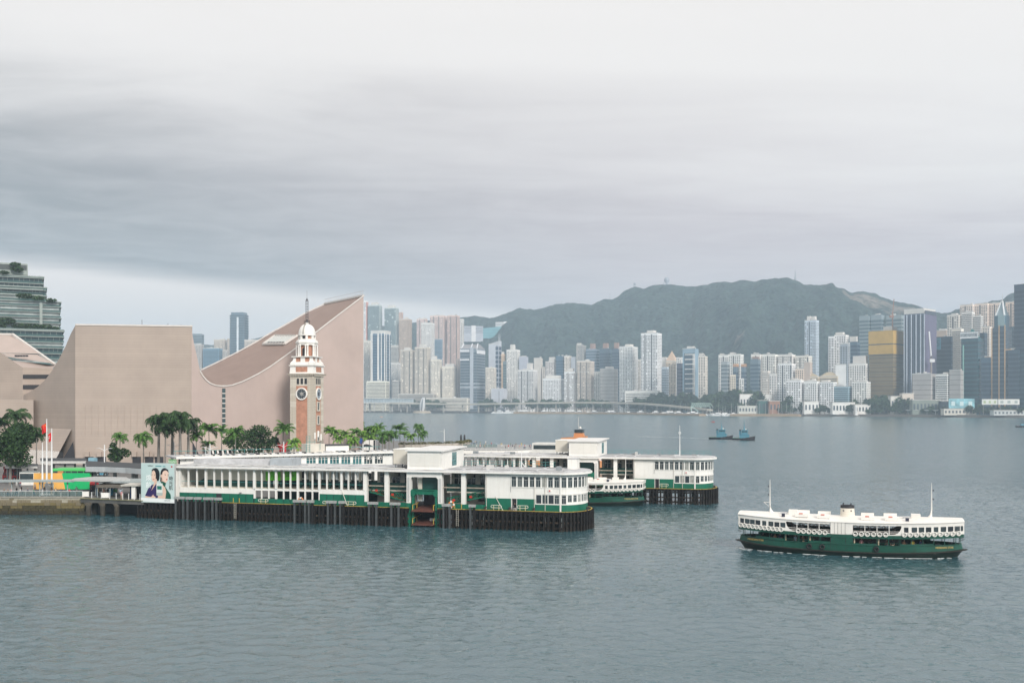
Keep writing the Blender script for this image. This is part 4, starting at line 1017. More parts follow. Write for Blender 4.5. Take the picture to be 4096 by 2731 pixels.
    sb = B('plant_box', M_CREAM, lambda m: m.box(-26.2,-22.9,3.6,10.5,11.1,13.75)); 
    k = MB(); k.box(-26.25,-22.85,3.55,10.55,13.75,13.9); k.build('box_lid', M_PWHITE, sb)
    for x in (-26.0,-24.6,-23.2):
        k = MB(); k.box(x,x+.2,3.8,4.0,RZ,11.1); k.build('box_leg', M_GSTEEL, sb)
    for x in (-25.2,-23.9):
        k = MB(); k.box(x,x+.9,3.0,3.5,RZ+.1,10.95); k.build('machine', mat('machine_grey',(0.13,0.13,0.13),.6,.4,2.0), sb)
    k = MB(); k.box(-23.1,-22.55,2.6,3.2,12.0,13.2); k.build('air_conditioner', M_ROOF, sb)
    # ---- open galleries with slim posts
    def gallery(xs, thick, z_open, z_sp, low_open):
        """xs: post positions; opening above z_open; white spandrel down to z_sp; then green or a lower opening."""
        xa, xb = xs[0], xs[-1]
        for i, x in enumerate(xs):
            w = .36 if i in thick else .2
            B('post', M_PWHITE, lambda m: m.box(x-w/2, x+w/2, WY-.06-(.06 if i in thick else 0), WY+.32, z_open, EZ))
        B('spandrel', M_PWHITE, lambda m: m.box(xa, xb, WY, WY+.22, z_sp, z_open))
        if low_open:
            for i, x in enumerate(xs):
                w = .36 if i in thick else .2; B('post', M_PWHITE, lambda m: m.box(x-w/2, x+w/2, WY-.05, WY+.3, low_open, z_sp))
            B('green_base', M_PGREEN, lambda m: m.box(xa, xb, WY-.02, WY+.2, PZ, low_open))
        else: B('green_base', M_PGREEN, lambda m: m.box(xa, xb, WY-.03, WY+.2, PZ, z_sp))
        for i, x in enumerate(xs[1:]):
            B('base_joint', M_DGREEN, lambda m: m.box(x-.05, x+.05, WY-.07, WY-.02, PZ, (low_open or z_sp)-.02))
        B('upper_floor', M_CREAM, lambda m: m.box(xa, xb, WY+.25, PB, 6.0, 6.18))
        B('gallery_rail', M_TEALRAIL, lambda m: m.beam((xa,WY+.35,7.25),(xb,WY+.35,7.25),.06))
    def interior(xa, xb, seed):
        r = random.Random(seed); x = xa + .6
        while x < xb - .3:
            c = MB(); c.box(x-.18, x+.18, 4.2, 4.55, 7.55, EZ); o = c.build('inner_post', M_CREAM, t); c = MB(); c.box(x-.2, x+.2, 4.18, 4.57, 6.2, 7.55); c.build('post_base', M_DGREEN, o)
            c = MB(); c.box(x-.25, x+.25, 10.4, 10.8, 6.2, EZ); c.build('inner_post', M_PWHITE, t)
            x += 2.05
        B('inner_parapet', M_DGREEN, lambda m: m.box(xa, xb, 8.1, 8.25, 6.2, 7.5))
        B('rear_parapet', M_PWHITE, lambda m: m.box(xa, xb, PB-.2, PB, PZ, 7.3))
        B('rear_head', M_CREAM, lambda m: m.box(xa, xb, PB-.2, PB, 9.2, EZ))
        B('ground_wall', M_DGREEN, lambda m: m.box(xa, xb, 7.0, 7.2, PZ, 5.9))
        x = xa + .5
        while x < xb - 1:
            if r.random() < .55:
                pm_ = r.choice([M_CREAM, M_GLASS, mat('notice_dark',(0.06,0.06,0.07),.4,.3,2.0), M_CREAM]); B('hanging_notice', pm_, lambda m: m.box(x, x+1.0, 8.0, 8.1, 7.7, 9.0))
            if r.random() < .5: B('bench', mat('bench_teal',(0.02,0.10,0.10),.5,.2), lambda m: (m.box(x, x+1.3, 6.0, 6.5, 6.55, 6.65), m.box(x+.1,x+.25,6.1,6.4,6.18,6.55), m.box(x+1.05,x+1.2,6.1,6.4,6.18,6.55)))
            if r.random() < .4: B('light_fitting', mat('black_fitting',(0.03,0.03,0.03),.5), lambda m: m.box(x+.4, x+.75, WY+.8, WY+1.15, EZ-.45, EZ-.02))
            x += 1.5
    if full:
        xsC = [P1.x(u, 1) for u in (1277,1307,1334,1366,1393,1422,1457)]; gallery(xsC, {0,3,6}, 6.28, 5.42, None); interior(xsC[0], xsC[-1], 3)
        xsB = [P1.x(u, 1) for u in (1018,1046,1075,1104,1134,1161,1191,1220,1249,1277)]; gallery(xsB, {0,3,6}, 6.14, 5.78, 4.25); interior(xsB[0]+1.2, xsB[-1], 4)
        xsA = [P1.x(u, 1) for u in (719,753,787,823,856,887,920,953,984,1014)]; gallery(xsA, {0,3,6}, 6.02, 5.05, None)
        xa, xb = xsA[0], xsA[-1]+1.3
        B('corridor_wall', M_CREAM, lambda m: m.box(xa+4.2, xb, 3.9, 4.1, 7.4, EZ)); B('corridor_dado', M_DGREEN, lambda m: m.box(xa+4.2, xb, 3.86, 4.1, 6.18, 7.4))
        B('stair_wall', M_CREAM, lambda m: m.box(xa, xa+4.2, 6.5, 6.7, 6.18, EZ)); B('stair_side', M_DGREEN, lambda m: m.add([(xa+.4,5,6.18),(xa+3.4,5,6.18),(xa+3.4,5,7.9),(xa+.4,5.2,6.18),(xa+3.4,5.2,6.18),(xa+3.4,5.2,7.9)],[(0,1,2),(3,5,4),(0,2,5,3),(1,4,5,2)]))
        B('end_wall', M_PWHITE, lambda m: m.box(-71.2,-69.75,WY-.08,PB,PZ,EZ)); 
        B('downpipe', M_PWHITE, lambda m: m.tube([(-70.3,WY-.2,4.2),(-70.3,WY-.2,EZ)], .09, 6))
        B('base_hatch', M_DARK, lambda m: m.box(P1.x(866,1),P1.x(885,1),WY-.08,WY-.04,4.05,5.0)); B('wheel_mark', M_IRON, lambda m: m.lathe([(.26,0),(.26,.05)],12,(P1.x(963,1),WY-.1,5.25)))
        # painted emblem and bow stripes on the green base
        B('roof_upstand', M_ROOF, lambda m: m.box(-69.5,-52,5.5,10.5,RZ,RZ+.9)); B('roof_tank', mat('tank_grey',(0.36,0.39,0.41),.5,.15), lambda m: m.box(-52.2,-47.5,4.6,8.5,RZ,RZ+1.35))
        # green posters hung inside the gallery
        for (ua, ub, va, vb, txt) in ((1062,1122,1885,1920,None),(1139,1187,1885,1920,'SEEING\nTHE\nUNSEEN')):
            y = 2.6; x0, x1 = P1.x(ua, y), P1.x(ub, y); z1, z0 = P1.z(ua, va, y), P1.z(ua, vb, y)
            po = B('poster', mat('lime_poster',(0.10,0.42,0.02),.6,.08), lambda m: m.box(x0, x1, y, y+.06, z0, z1))
            if txt:
                me = text_mesh(txt, .42, mat('poster_ink',(0.02,0.08,0.02),.6,0), align='LEFT'); o = link('lettering', me, po, (x0+.35, y-.03, z1-.38)); o.rotation_euler = (R(90),0,0)
    else:
        xsC = [P1.x(u, 1) for u in (1277,1307,1334,1366,1393,1422,1457)]; gallery(xsC, {0,3,6}, 6.28, 5.42, None); interior(xsC[0], xsC[-1], 13)
        d = 3.1; n_ = 5; xsB = [xsC[0]-1.45*i for i in range(n_,-1,-1)]; gallery(xsB, {2,5}, 6.28, 5.42, None); interior(xsB[0], xsB[-1], 14)
    return t

def railing_loop(L, u0, u1, v0, v1, label, y=.45, m=None, n=2):
    x0, x1 = L.x(u0, y), L.x(u1, y); z1 = L.z(u0, v0, y); w = x1-x0
    t = thing('edge_barrier', label, 'railing', L.w(x0, y, PZ), L.a, 'white tubular barriers on the pier edge')
    h = z1 - PZ; b = MB(); r_ = .2
    b.tube([(r_,0,h-.45),(0,0,h-.45+r_*.0+.1),(0,0,h-.15),(r_*.7,0,h),(w-r_*.7,0,h),(w,0,h-.15),(w,0,h-.35),(w-r_,0,h-.45),(r_,0,h-.45)], .05, 6); b.build('loop', mat('rail_white',(0.72,0.70,0.62),.5,.1), t)
    for k in range(n):
        x = w*(.25+.5*k/(n-1)); b = MB(); b.tube([(x,0,0),(x,0,h)], .05, 6); b.build('upright', mat('rail_cream',(0.6,0.55,0.3),.5,.2), t)

build_fender(P1, -78.5, 'dark timber-piled platform of the nearer ferry pier')
build_fender(P2, -33.0, 'dark timber-piled platform of the farther ferry pier')
build_pier_building(P1, -71.2, 'long white and green two-storey ferry pier building with rounded end, nearer one', True)
build_pier_building(P2, -47.5, 'white and green ferry pier building with rounded end, farther one beyond the slip', False)
CAPS = [(706,742,3,'steel-capped guide piles on the near pier, first right of the billboard'),(753,775,2,'second steel-capped guide piles right of the billboard'),(786,808,2,'third steel-capped guide piles right of the billboard'),(822,859,3,'fourth and widest steel-capped guide piles right of the billboard'),(868,890,2,'fifth steel-capped guide piles right of the billboard'),
 (1180,1229,3,'wide steel-capped guide piles with an orange ring on the near pier'),(1237,1258,2,'narrow steel-capped guide piles left of the solid green wall'),(1313,1348,3,'steel-capped guide piles between two white barriers'),(1362,1382,2,'steel-capped guide piles beside the leaning white pole'),(1477,1513,3,'steel-capped guide piles under the left gangway'),(1566,1602,3,'steel-capped guide piles just left of the green ramp portal'),(1774,1806,3,'steel-capped guide piles just right of the green ramp portal'),(1881,1903,2,'low steel-capped guide piles before the right gangway')]
fender_caps(P1, CAPS, '')
railing_loop(P1, 1034, 1072, 1995, 2014, 'white tubular barrier on the near pier below the open galleries')
railing_loop(P1, 1291, 1331, 2003, 2022, 'white tubular barrier left of the pair on the near pier mid wall')
railing_loop(P1, 1383, 1424, 2005, 2024, 'white tubular barrier beside the leaning pole on the near pier')
railing_loop(P1, 1964, 2006, 2019, 2040, 'white tubular barrier left of the open doorway on the near pier')
railing_loop(P1, 2069, 2112, 2021, 2042, 'white tubular barrier right of the open doorway on the near pier')
railing_loop(P2, 2639, 2673, 1934, 1951, 'white tubular barrier on the farther pier beside the moored ferry')

# gangways: trussed ramps inside the boarding bays
def gangway(L, xa, za, xb, zb, y, label):
    t = thing('gangway', label, 'gangway', L.w(xa, y, 0), L.a); w = 1.7; n = 7; dx = (xb-xa)/n; dz = (zb-za)/n
    b = MB(); b.beam((0,w/2,za),(xb-xa,w/2,zb), w, .16); b.build('deck', M_AMBER, t)
    for s in (0, w):
        b = MB(); b.beam((0,s,za),(xb-xa,s,zb),.14,.2); b.beam((0,s,za+1.1),(xb-xa,s,zb+1.1),.1,.12)
        for i in range(n):
            b.beam((dx*i,s,za+dz*i),(dx*i,s,za+dz*i+1.1),.08); b.beam((dx*i,s,za+dz*i),(dx*(i+1),s,za+dz*(i+1)+1.1),.06); b.beam((dx*(i+1),s,za+dz*(i+1)),(dx*i,s,za+dz*i+1.1),.06)
        b.beam((xb-xa,s,zb),(xb-xa,s,zb+1.1),.08); b.build('side_truss', M_PGREEN, t)
    for i in (1, 4):
        b = MB(); b.box(dx*i, dx*i+.5, -.12, -.06, za+dz*i+.35, za+dz*i+.75); b.build('red_notice', mat('notice_red',(0.5,0.04,0.02),.5), t)
gangway(P1, -30.3, 5.9, -22.8, 4.3, 2.2, 'green trussed gangway sloping down in the bay left of the ramp portal')
gangway(P1, -15.2, 4.0, -7.7, 5.6, 2.2, 'green trussed gangway sloping up in the bay right of the ramp portal')

# bollards, life ring, leaning poles, ladders
def small_pier_bits():
    bm_ = MB().lathe([(.20,0),(.17,.1),(.15,.42),(.24,.5),(.24,.6),(.1,.62)], 10)
    me = bm_.mesh('bollard', mat('bollard_iron',(0.05,0.035,0.03),.5,.3), 40)
    labs = [(1942,'dark mooring bollard left of the seated person on the near pier'),(2039,'dark mooring bollard beside the open doorway on the near pier'),(2136,'dark mooring bollard on the near pier below the lower windows'),(2349,'dark mooring bollard at the tip of the near pier')]
    for u, lab in labs:
        y = .55 if u < 2300 else 4.2
        tag(link('bollard', me, None, P1.w(P1.x(u, y), y, PZ), 0), lab, 'bollard', 'mooring bollards on the pier edge')
    tag(link('bollard', me, None, P2.w(10.2, 4.6, PZ), 0), 'dark mooring bollard at the tip of the farther pier', 'bollard', 'mooring bollards on the pier edge')
    for k, (u, v, lab) in enumerate(((1203,2006,'orange and white life ring on the near pier left of the green wall'),(1805,2022,'orange and white life ring beside the ramp portal'))):
        b = MB(); b.torus((0,0,0), .48, .13, 'y', 18, 8); o = b.build('life_ring', mat('ring_orange',(0.62,0.20,0.05),.5,.1), None, True, P1.w(P1.x(u,-.05), -.05, PZ+.66+.2), P1.a); tag(o, lab, 'life ring')
        b = MB(); 
        for q in range(4):
            a = q*math.pi/2; b.cbox((.48*math.cos(a),0,.48*math.sin(a)),(.3,.29,.3),0)
        b.build('band', M_WHITE, o)
    for (u0,v0,u1,v1,lab) in ((1390,2022,1368,1963,'leaning white pole on the near pier left of the gangway bay'),(2012,2038,1981,1984,'leaning white pole on the near pier left of the doorway')):
        b = MB(); p = P1.w(P1.x(u0,.5),.5,PZ); q_ = P1.w(P1.x(u1,.9),.9,P1.z(u1,v1,.9)); b.tube([(0,0,0), q_-p], .05, 6); tag(b.build('leaning_pole', mat('rail_white',(0,0,0)), None, False, p), lab, 'pole')
    for u, lab in ((943,'rusty steel ladder down the fender below the galleries'),(1831,'steel ladder down the fender right of the ramp portal'),):
        x = P1.x(u); b = MB()
        for s in (-.2,.2): b.box(s-.03,s+.03,-.28,-.22,.4,PZ)
        for i in range(8): b.box(-.17,.17,-.27,-.23,.6+i*.34,.64+i*.34)
        tag(b.build('ladder', mat('ladder_steel',(0.42,0.40,0.34),.6,.3), None, False, P1.w(x,0,0), P1.a), lab, 'ladder')
        for s in (-.32,.32):
            b = MB(); b.box(s-.05,s+.05,-.05,.05,0,.95); tag(b.build('ladder_grab_post', M_YELLOW, None, False, P1.w(x+s,.2,PZ), P1.a), ('left ' if s < 0 else 'right ') + 'yellow grab post above the ladder ' + ('below the galleries' if u < 1000 else 'right of the ramp portal'), 'post', 'yellow grab posts over the ladders')
small_pier_bits()

# ---- concourse wing joining the two piers on the landward side
def build_concourse():
    L = Line(-72.0, 216.0, 30.6); t = thing('pier_concourse', 'white concourse wing with teal windows joining the two ferry piers', 'building', L.w(0,0,LZ), L.a)
    z = lambda q: q - LZ
    x1 = 50.0; ez = 10.45
    b = MB(); b.box(0, x1, 0, 9, 0, z(8.0)); b.build('lower_wall', M_PWHITE, t)
    b = MB(); b.box(0, x1, 0, .2, z(9.75), z(ez)); b.build('head_wall', M_PWHITE, t)
    b = MB(); b.box(0, x1, 1.5, 1.7, z(8.0), z(ez)); b.build('inner_back', M_DARK, t)
    b = MB(); b.box(-1, x1+1, -1.1, 10, z(ez), z(ez)+.3); b.build('roof', M_ROOF, t)
    b = MB(); b.box(-1.05, x1+1.05, -1.15, -.95, z(ez)-.05, z(ez)+.42); b.build('fascia', M_PWHITE, t)
    wins = [(1225,1264),(1273,1312),(1319,1357),(1365,1402),(1411,1447),(1456,1490),(1499,1532)]
    prev = 0.0
    for k, (ua, ub) in enumerate(wins):
        xa, xb = L.x(ua), L.x(ub); w = MB(); w.box(prev, xa, 0, .25, z(8.0), z(9.75)); w.build('wall_panel', M_PWHITE, t); prev = xb
        n = 3
        for i in range(n):
            a = xa+(xb-xa)*i/n+.06; c = xa+(xb-xa)*(i+1)/n-.06; f = MB(); f.box(a-.06,a,0.02,.16,z(8.0),z(9.75)); f.box(c,c+.06,0.02,.16,z(8.0),z(9.75)); f.box(a,c,.03,.15,z(9.35)-.03,z(9.35)+.03)
            fo = f.build('window', M_PWHITE, t); g = MB(); g.box(a,c,.08,.1,z(8.0),z(9.75)); g.build('pane', M_TEALWIN if k < 5 else M_GLASS, fo)
        if k >= 5:
            a = MB(); a.box(xa+.8, xa+1.7, -.4, .0, z(9.0), z(9.6)); ac = a.build('air_conditioner', M_PWHITE, t); a = MB(); a.box(xa+1.2,xa+1.6,-.43,-.4,z(9.08),z(9.5)); a.build('grille', M_IRON, ac)
    w = MB(); w.box(prev, x1, 0, .25, z(8.0), z(9.75)); w.build('wall_panel', M_PWHITE, t)
    br = shared('bracket', lambda: MB().add([(0,0,0),(0,-.85,.55),(0,-.78,.62),(0,0,.12),(.1,0,0),(.1,-.85,.55),(.1,-.78,.62),(.1,0,.12)],[(0,1,2,3),(7,6,5,4),(0,4,5,1),(1,5,6,2),(2,6,7,3),(3,7,4,0)]).mesh('bracket', M_GSTEEL))
    x = 1.0
    while x < x1: link('bracket', br, t, (x, 0, z(ez)-.66)); x += 1.45
    b = MB()
    b = MB(); b.tube([(2,-4.2,z(8.55)),(42,-4.2,z(8.55))],.05,5); b.build('handrail', M_TEALRAIL, t)
    x = 2.0
    while x < 42: b = MB(); b.box(x,x+.06,-4.23,-4.17,z(7.7),z(8.55)); b.build('baluster', M_TEALRAIL, t); x += 2.0
    b = MB(); b.box(1,43,-5.0,0,z(7.4),z(7.7)); b.build('walkway', M_ROOF, t)
    # services along the roof edge
    for k, y in enumerate((-.4, .3, 1.1)):
        b = MB(); b.tube([(0,y,z(ez)+.5),(x1-1,y,z(ez)+.5)],.09,6); b.build('roof_pipe', mat('pale_pipe',(0,0,0)), t)
    rnd = random.Random(6); x = 1.0
    while x < x1-1:
        b = MB(); h = rnd.uniform(.3,.6); b.box(x,x+rnd.uniform(.3,1.0),-.6,1.4,z(ez)+.3,z(ez)+.3+h); b.build('pipe_support', rnd.choice([M_GSTEEL,M_ROOF,M_IRON]), t); x += rnd.uniform(1.0,1.8)
    b = MB(); b.tube([(0,7,z(ez)+1.3),(x1,7,z(ez)+1.3)],.05,5); b.build('roof_rail', M_TEALRAIL, t)
    x = 0.5
    while x < x1: b = MB(); b.box(x,x+.06,6.97,7.03,z(ez)+.3,z(ez)+1.3); b.build('rail_post', M_TEALRAIL, t); x += 2.2
    # roof plant at the foot of the tower
    xr = L.x(1262, 5); b = MB(); b.box(xr-2.6, xr+1.8, 3.5, 7.5, z(ez)+.3, z(ez)+2.4); b.build('plant_room', M_CREAM, t)
    b = MB(); b.box(xr+2.2, xr+8.0, 4, 9, z(ez)+.3, z(ez)+1.9); o = b.build('white_shed', M_PWHITE, t); b = MB(); b.box(xr+2.0, xr+8.2, 3.8, 9.2, z(ez)+1.9, z(ez)+2.1); b.build('shed_roof', M_IRON, o)
    b = MB(); xx = xr-2.9
    for dx in (0,.9):
        b.beam((xx+dx,3.2,z(ez)+.3),(xx+dx,3.2,z(ez)+4.4),.08)
    for i in range(8): b.beam((xx,3.2,z(ez)+.7+i*.5),(xx+.9,3.2,z(ez)+.7+i*.5),.06)
    b.beam((xx,3.2,z(ez)+2.9),(xx+3.4,3.2,z(ez)+2.9),.07); b.beam((xx+3.4,3.2,z(ez)+2.9),(xx+3.4,3.2,z(ez)+1.0),.07); b.build('access_ladder', M_TEALRAIL, t)
    for i,(dx,h) in enumerate(((-.6,4.2),(.2,4.6),(.9,3.8))):
        b = MB(); b.box(xr+dx,xr+dx+.28,4,4.2,z(ez)+h-.6,z(ez)+h+.9); o = b.build('antenna_panel', M_PWHITE, t); b = MB(); b.box(xr+dx+.1,xr+dx+.16,4.2,4.26,z(ez)+2.3,z(ez)+h+.5); b.build('antenna_pole', M_GSTEEL, o)
build_concourse()
# ---------------------------------------------------------------- ferries and other boats
M_HULL = mat('hull_green', (0.008, 0.072, 0.048), 0.4, 0.25, 0.5, streak=0.5, dirt=(0.03,0.028,0.018))
M_HULL_LOW = mat('hull_deep_green', (0.004, 0.016, 0.012), 0.35, 0.25, 0.6, streak=0.3, dirt=(0.015,0.012,0.008))
M_FWHITE = mat('ferry_white', (0.78, 0.75, 0.70), 0.45, 0.06, 0.5, streak=0.22, dirt=(0.5,0.42,0.32))
M_RUBBER = mat('tyre_rubber', (0.018, 0.018, 0.02), 0.7, 0.2)
M_SEAT = mat('slatted_seat', (0.08, 0.04, 0.02), 0.6, 0.2)
M_DECKPAINT = mat('deck_paint', (0.05, 0.035, 0.03), 0.7, 0.2)  # kept dark to deepen the shade inside the ferry
M_GOLD = mat('gilt_lettering', (0.60, 0.42, 0.12), 0.5, 0)
M_FOAM = mat('foam_white', (0.75, 0.78, 0.78), 0.8, 0.1)
def sheer(x): return 0.5*(x/16.0)**2
def hb(x, L=16.9, w=4.35): return w*max(0.0, 1 - (abs(x)/L)**2.9)**0.74
def ub(x): return 4.3*(1 - 0.42*(abs(x)/16.2)**3.4)
def build_ferry(name_text, label, loc, rz):
    t = thing('ferry', label, 'ferry', loc, rz); t.scale = (.97, .97, .97)
    B = lambda name, m, fn, p=t, **k: (lambda mb: (fn(mb), mb.build(name, m, p, **k))[1])(MB())
    ss = [math.sin(math.pi/2*(-1+2*i/60)) for i in range(61)]
    def loft(name, m, rows, p=t, sm=30):
        """rows: (half length, half breadth, height at mid, sheer factor, outset); each row has its own rake"""
        b = MB(); n = len(ss)
        for s in (-1, 1):
            P = []
            for (Lr, w, z, k, e) in rows:
                for q in ss: x = q*Lr; P.append((x, s*(hb(x, Lr, w)+e*(1-abs(q)**8)), z+sheer(x)*k))
            b.add(P, [(j*n+i, j*n+i+1, (j+1)*n+i+1, (j+1)*n+i) for j in range(len(rows)-1) for i in range(n-1)])
        return b.build(name, m, p, sm)
    loft('lower_hull', M_HULL_LOW, [(14.6,3.5,-.9,0,0), (15.5,4.1,0.0,0,0), (16.35,4.3,.62,1.05,0)])
    h = loft('upper_hull', M_HULL, [(16.35,4.3,.62,1.05,0), (16.1,4.36,1.78,.6,0)])
    loft('rubbing_strake', mat('strake_dark',(0.02,0.02,0.016),.6,.4,1.5), [(16.35,4.3,.54,1.05,.01), (16.95,4.3,.58,1.05,.14), (16.95,4.3,.72,1.05,.14), (16.35,4.3,.76,1.05,.01)])
    loft('gunwale', M_HULL, [(16.1,4.36,1.70,.6,0), (16.18,4.36,1.74,.6,.08), (16.18,4.36,1.82,.6,.08), (16.05,4.3,1.84,.6,-.02)])
    def deck(name, m, zf, off, x0, x1, bf):
        b = MB(); n = 40; P = []
        for i in range(n+1):
            x = x0+(x1-x0)*i/n; P += [(x, -max(.02,bf(x)-off), zf(x)), (x, max(.02,bf(x)-off), zf(x))]
        b.add(P, [(2*i, 2*i+2, 2*i+3, 2*i+1) for i in range(n)]); return b.build(name, m, t)
    deck('main_deck', M_DECKPAINT, lambda x: .95+sheer(x)*.6, .05, -15.6, 15.6, lambda x: hb(x,16.0))
    deck('upper_deck', M_DECKPAINT, lambda x: 2.95+sheer(x), .05, -16.1, 16.1, ub)
    deck('deck_ceiling', mat('ceiling_dim',(0.10,0.10,0.085),.6), lambda x: 2.84+sheer(x), .05, -16.1, 16.1, ub)  # ceiling colour darkened to carry the shade of the covered deck
    # side strips of the upper works
    def strip(name, m, x0, x1, za, zb, s, off=0.0, p=t, th=.1):
        n = max(1, int((x1-x0)/.8)); b = MB(); P = []
        for i in range(n+1):
            x = x0+(x1-x0)*i/n; y = ub(x)+off; sh = sheer(x)
            P += [(x, s*y, za+sh), (x, s*y, zb+sh), (x, s*(y-th), zb+sh), (x, s*(y-th), za+sh)]
        fs = [(i*4+j, i*4+(j+1)%4, (i+1)*4+(j+1)%4, (i+1)*4+j) for i in range(n) for j in range(4)] + [(3,2,1,0), tuple(n*4+j for j in range(4))]
        b.add(P, fs); return b.build(name, m, p)
    for s in (-1, 1):
        strip('fascia', M_HULL, -16.2, 16.2, 2.78, 3.28, s, .03)
        strip('lower_side', M_FWHITE, -16.2, -8.9, 3.28, 3.72, s); strip('lower_side', M_FWHITE, 7.6, 16.2, 3.28, 3.72, s)
        strip('upper_side', M_FWHITE, -16.2, -8.9, 4.5, 5.05, s); strip('upper_side', M_FWHITE, 7.6, 16.2, 4.5, 5.05, s)
        strip('head_rail', M_FWHITE, -8.9, 7.6, 4.72, 5.05, s); strip('sill_rail', M_FWHITE, -8.9, 7.6, 3.28, 3.42, s)
        wl_ = [-16.05+.73*i for i in range(10)]; wr_ = [7.95+.9*i for i in range(10)]
        # windows of the enclosed saloons
        for xs_ in ((-16.2,[-15.95,-15.2,-14.4,-13.55,-12.5,-11.55,-10.65,-9.75]),(7.6,[7.95,9.0,9.98,10.95,12.05,13.0,13.98,14.9,15.75])):
            prev = xs_[0]
            for i, x in enumerate(xs_[1]):
                w = .62 if i in (0, 4, 8) else .76
                if x+w > 16.1: w = 16.1-x
                strip('window_post', M_FWHITE, prev, x, 3.72, 4.5, s); prev = x+w
                g = strip('window', M_FWHITE, x, x+w, 3.70, 3.74, s, .03)
                strip('pane', M_GLASS if i % 3 else mat('window_glass_deep',(0,0,0)), x, x+w, 3.74, 4.5, s, -.06, g, .03)
            strip('window_post', M_FWHITE, prev, -8.9 if xs_[0] < 0 else 16.2, 3.72, 4.5, s)
        # open promenade: posts, rails, rounded ends
        for x0, x1 in ((-8.9,-2.4),(.8,7.6)):
            n = 4
            for i in range(1, n):
                x = x0+(x1-x0)*i/n; strip('stanchion', M_FWHITE, x-.05, x+.05, 3.42, 4.72, s)
            for z in (3.62, 3.86): strip('rail', M_FWHITE, x0, x1, z-.025, z+.025, s, -.02, t, .05)
            e = x0 if x0 < -3 else x1; d = 1 if x0 < -3 else -1
            b = MB(); k = 7; P = [(e, 0)]
            for i in range(k+1):
                a = math.pi/2*i/k; P.append((e + d*1.15*(1-math.sin(a)), 1.3*(1-math.cos(a))))
            # quarter-round web filling the lower outer corner of the opening
            pts = [(p[0], s*(ub(p[0])-.02), 3.42+p[1]*.999+sheer(p[0])) for p in P]; pts2 = [(p[0], s*(ub(p[0])-.09), 3.42+p[1]*.999+sheer(p[0])) for p in P]; m_ = len(pts)
            b.add(pts+pts2, [tuple(range(m_)), tuple(range(2*m_-1, m_-1, -1))] + [(i,(i+1)%m_,m_+(i+1)%m_,m_+i) for i in range(m_)]); b.build('corner_web', M_FWHITE, t)
        strip('gangway_door', mat('door_white',(0.78,0.745,0.69),.5,.05), -2.4, -.3, 3.28, 5.02, s, .06); strip('side_panel', M_FWHITE, -.3, .8, 3.28, 4.72, s)
        for x in (-2.42,-1.85,-1.35,-.85,-.3): strip('door_seam', M_IRON, x-.02, x+.02, 3.3, 5.0, s, .075, t, .03)
        strip('door_hood', M_IRON, -2.5, -.25, 5.02, 5.08, s, .1)
        # life rings
        ring = shared('ring', lambda: MB().torus((0,0,0), .30, .085, 'y', 14, 6).mesh('lifebuoy', mat('buoy_white',(0.74,0.71,0.66),.5,.06), True))
        for x in [-15.85+.62*i for i in range(11)] + [-7.1+.78*i for i in range(6)] + [1.15+.85*i for i in range(6)] + [8.0+.83*i for i in range(11)]:
            if abs(x) > 16.1: continue
            o = link('lifebuoy', ring, t, (x, s*(ub(x)+.1), 3.42+sheer(x))); o.rotation_euler = (0, 0, s*.42*3.4*4.3/16.2*(abs(x)/16.2)**2.4*(1 if x > 0 else -1)*-1*s*s)
        # lower deck: green bulwark panels, stanchions, side door
        def low(name, m, x0, x1, za, zb, off=0.0):
            n = max(1, int((x1-x0)/.8)); b = MB(); P = []
            for i in range(n+1):
                x = x0+(x1-x0)*i/n; y = min(hb(x), ub(x)+.02)-.06+off; q = sheer(x)
                P += [(x, s*y, za+q*.6), (x, s*y, zb+q*.8), (x, s*(y-.07), zb+q*.8), (x, s*(y-.07), za+q*.6)]
            b.add(P, [(i*4+j, i*4+(j+1)%4, (i+1)*4+(j+1)%4, (i+1)*4+j) for i in range(n) for j in range(4)] + [(3,2,1,0), tuple(n*4+j for j in range(4))]); return b.build(name, m, t)
        for x0, x1, zt in ((-13.6,-9.2,2.06),(-5.6,-2.4,2.1),(-2.4,-.2,2.82),(-.2,.8,2.82),(.8,4.2,2.02),(7.4,12.0,2.02)): low('bulwark', M_HULL, x0, x1, 1.75, zt)
        low('side_door_edge', M_IRON, -2.42, -2.36, 1.0, 2.8, .08); low('side_door_edge', M_IRON, -.24, -.18, 1.0, 2.8, .08)
        for x in (-15.6,-14.4,-12.9,-11.4,-9.1,-7.0,-5.6,-3.9,4.2,5.8,7.4,9.0,10.6,12.1,13.6,15.2,15.9): low('stanchion', M_HULL, x-.05, x+.05, 1.8, 2.8)
        for x in (-9.2,-5.6,.8,4.2): low('cream_post', mat('cream_post',(0.55,0.47,0.33),.5,.1), x+.15, x+.32, 1.8, 2.8, -.4)
        low('rope_rail', M_HULL, -9.1, -5.7, 2.12, 2.15); low('rope_rail', M_HULL, 4.2, 7.4, 2.12, 2.15)
        tyre = shared('tyre', lambda: MB().torus((0,0,0), .30, .12, 'y', 16, 8).mesh('fender_tyre', M_RUBBER, True))
        for x in (-5.5,-3.6,4.1):
            o = link('fender_tyre', tyre, t, (x, s*(hb(x)+.18), 1.28))
    # middle casing and seats
    B('engine_casing', mat('casing_dim',(0.09,0.085,0.07),.6,.1), lambda m: m.box(-8, 8, -1.2, 1.2, .95, 2.84)); B('casing_dado', M_DGREEN, lambda m: m.box(-8.02, 8.02, -1.22, 1.22, .95, 1.9))  # cream casing darkened, the lower deck's shade put into its colour
    B('stair_house', M_FWHITE, lambda m: m.box(-2.3, .7, -1.4, 1.4, 2.95, 5.0))
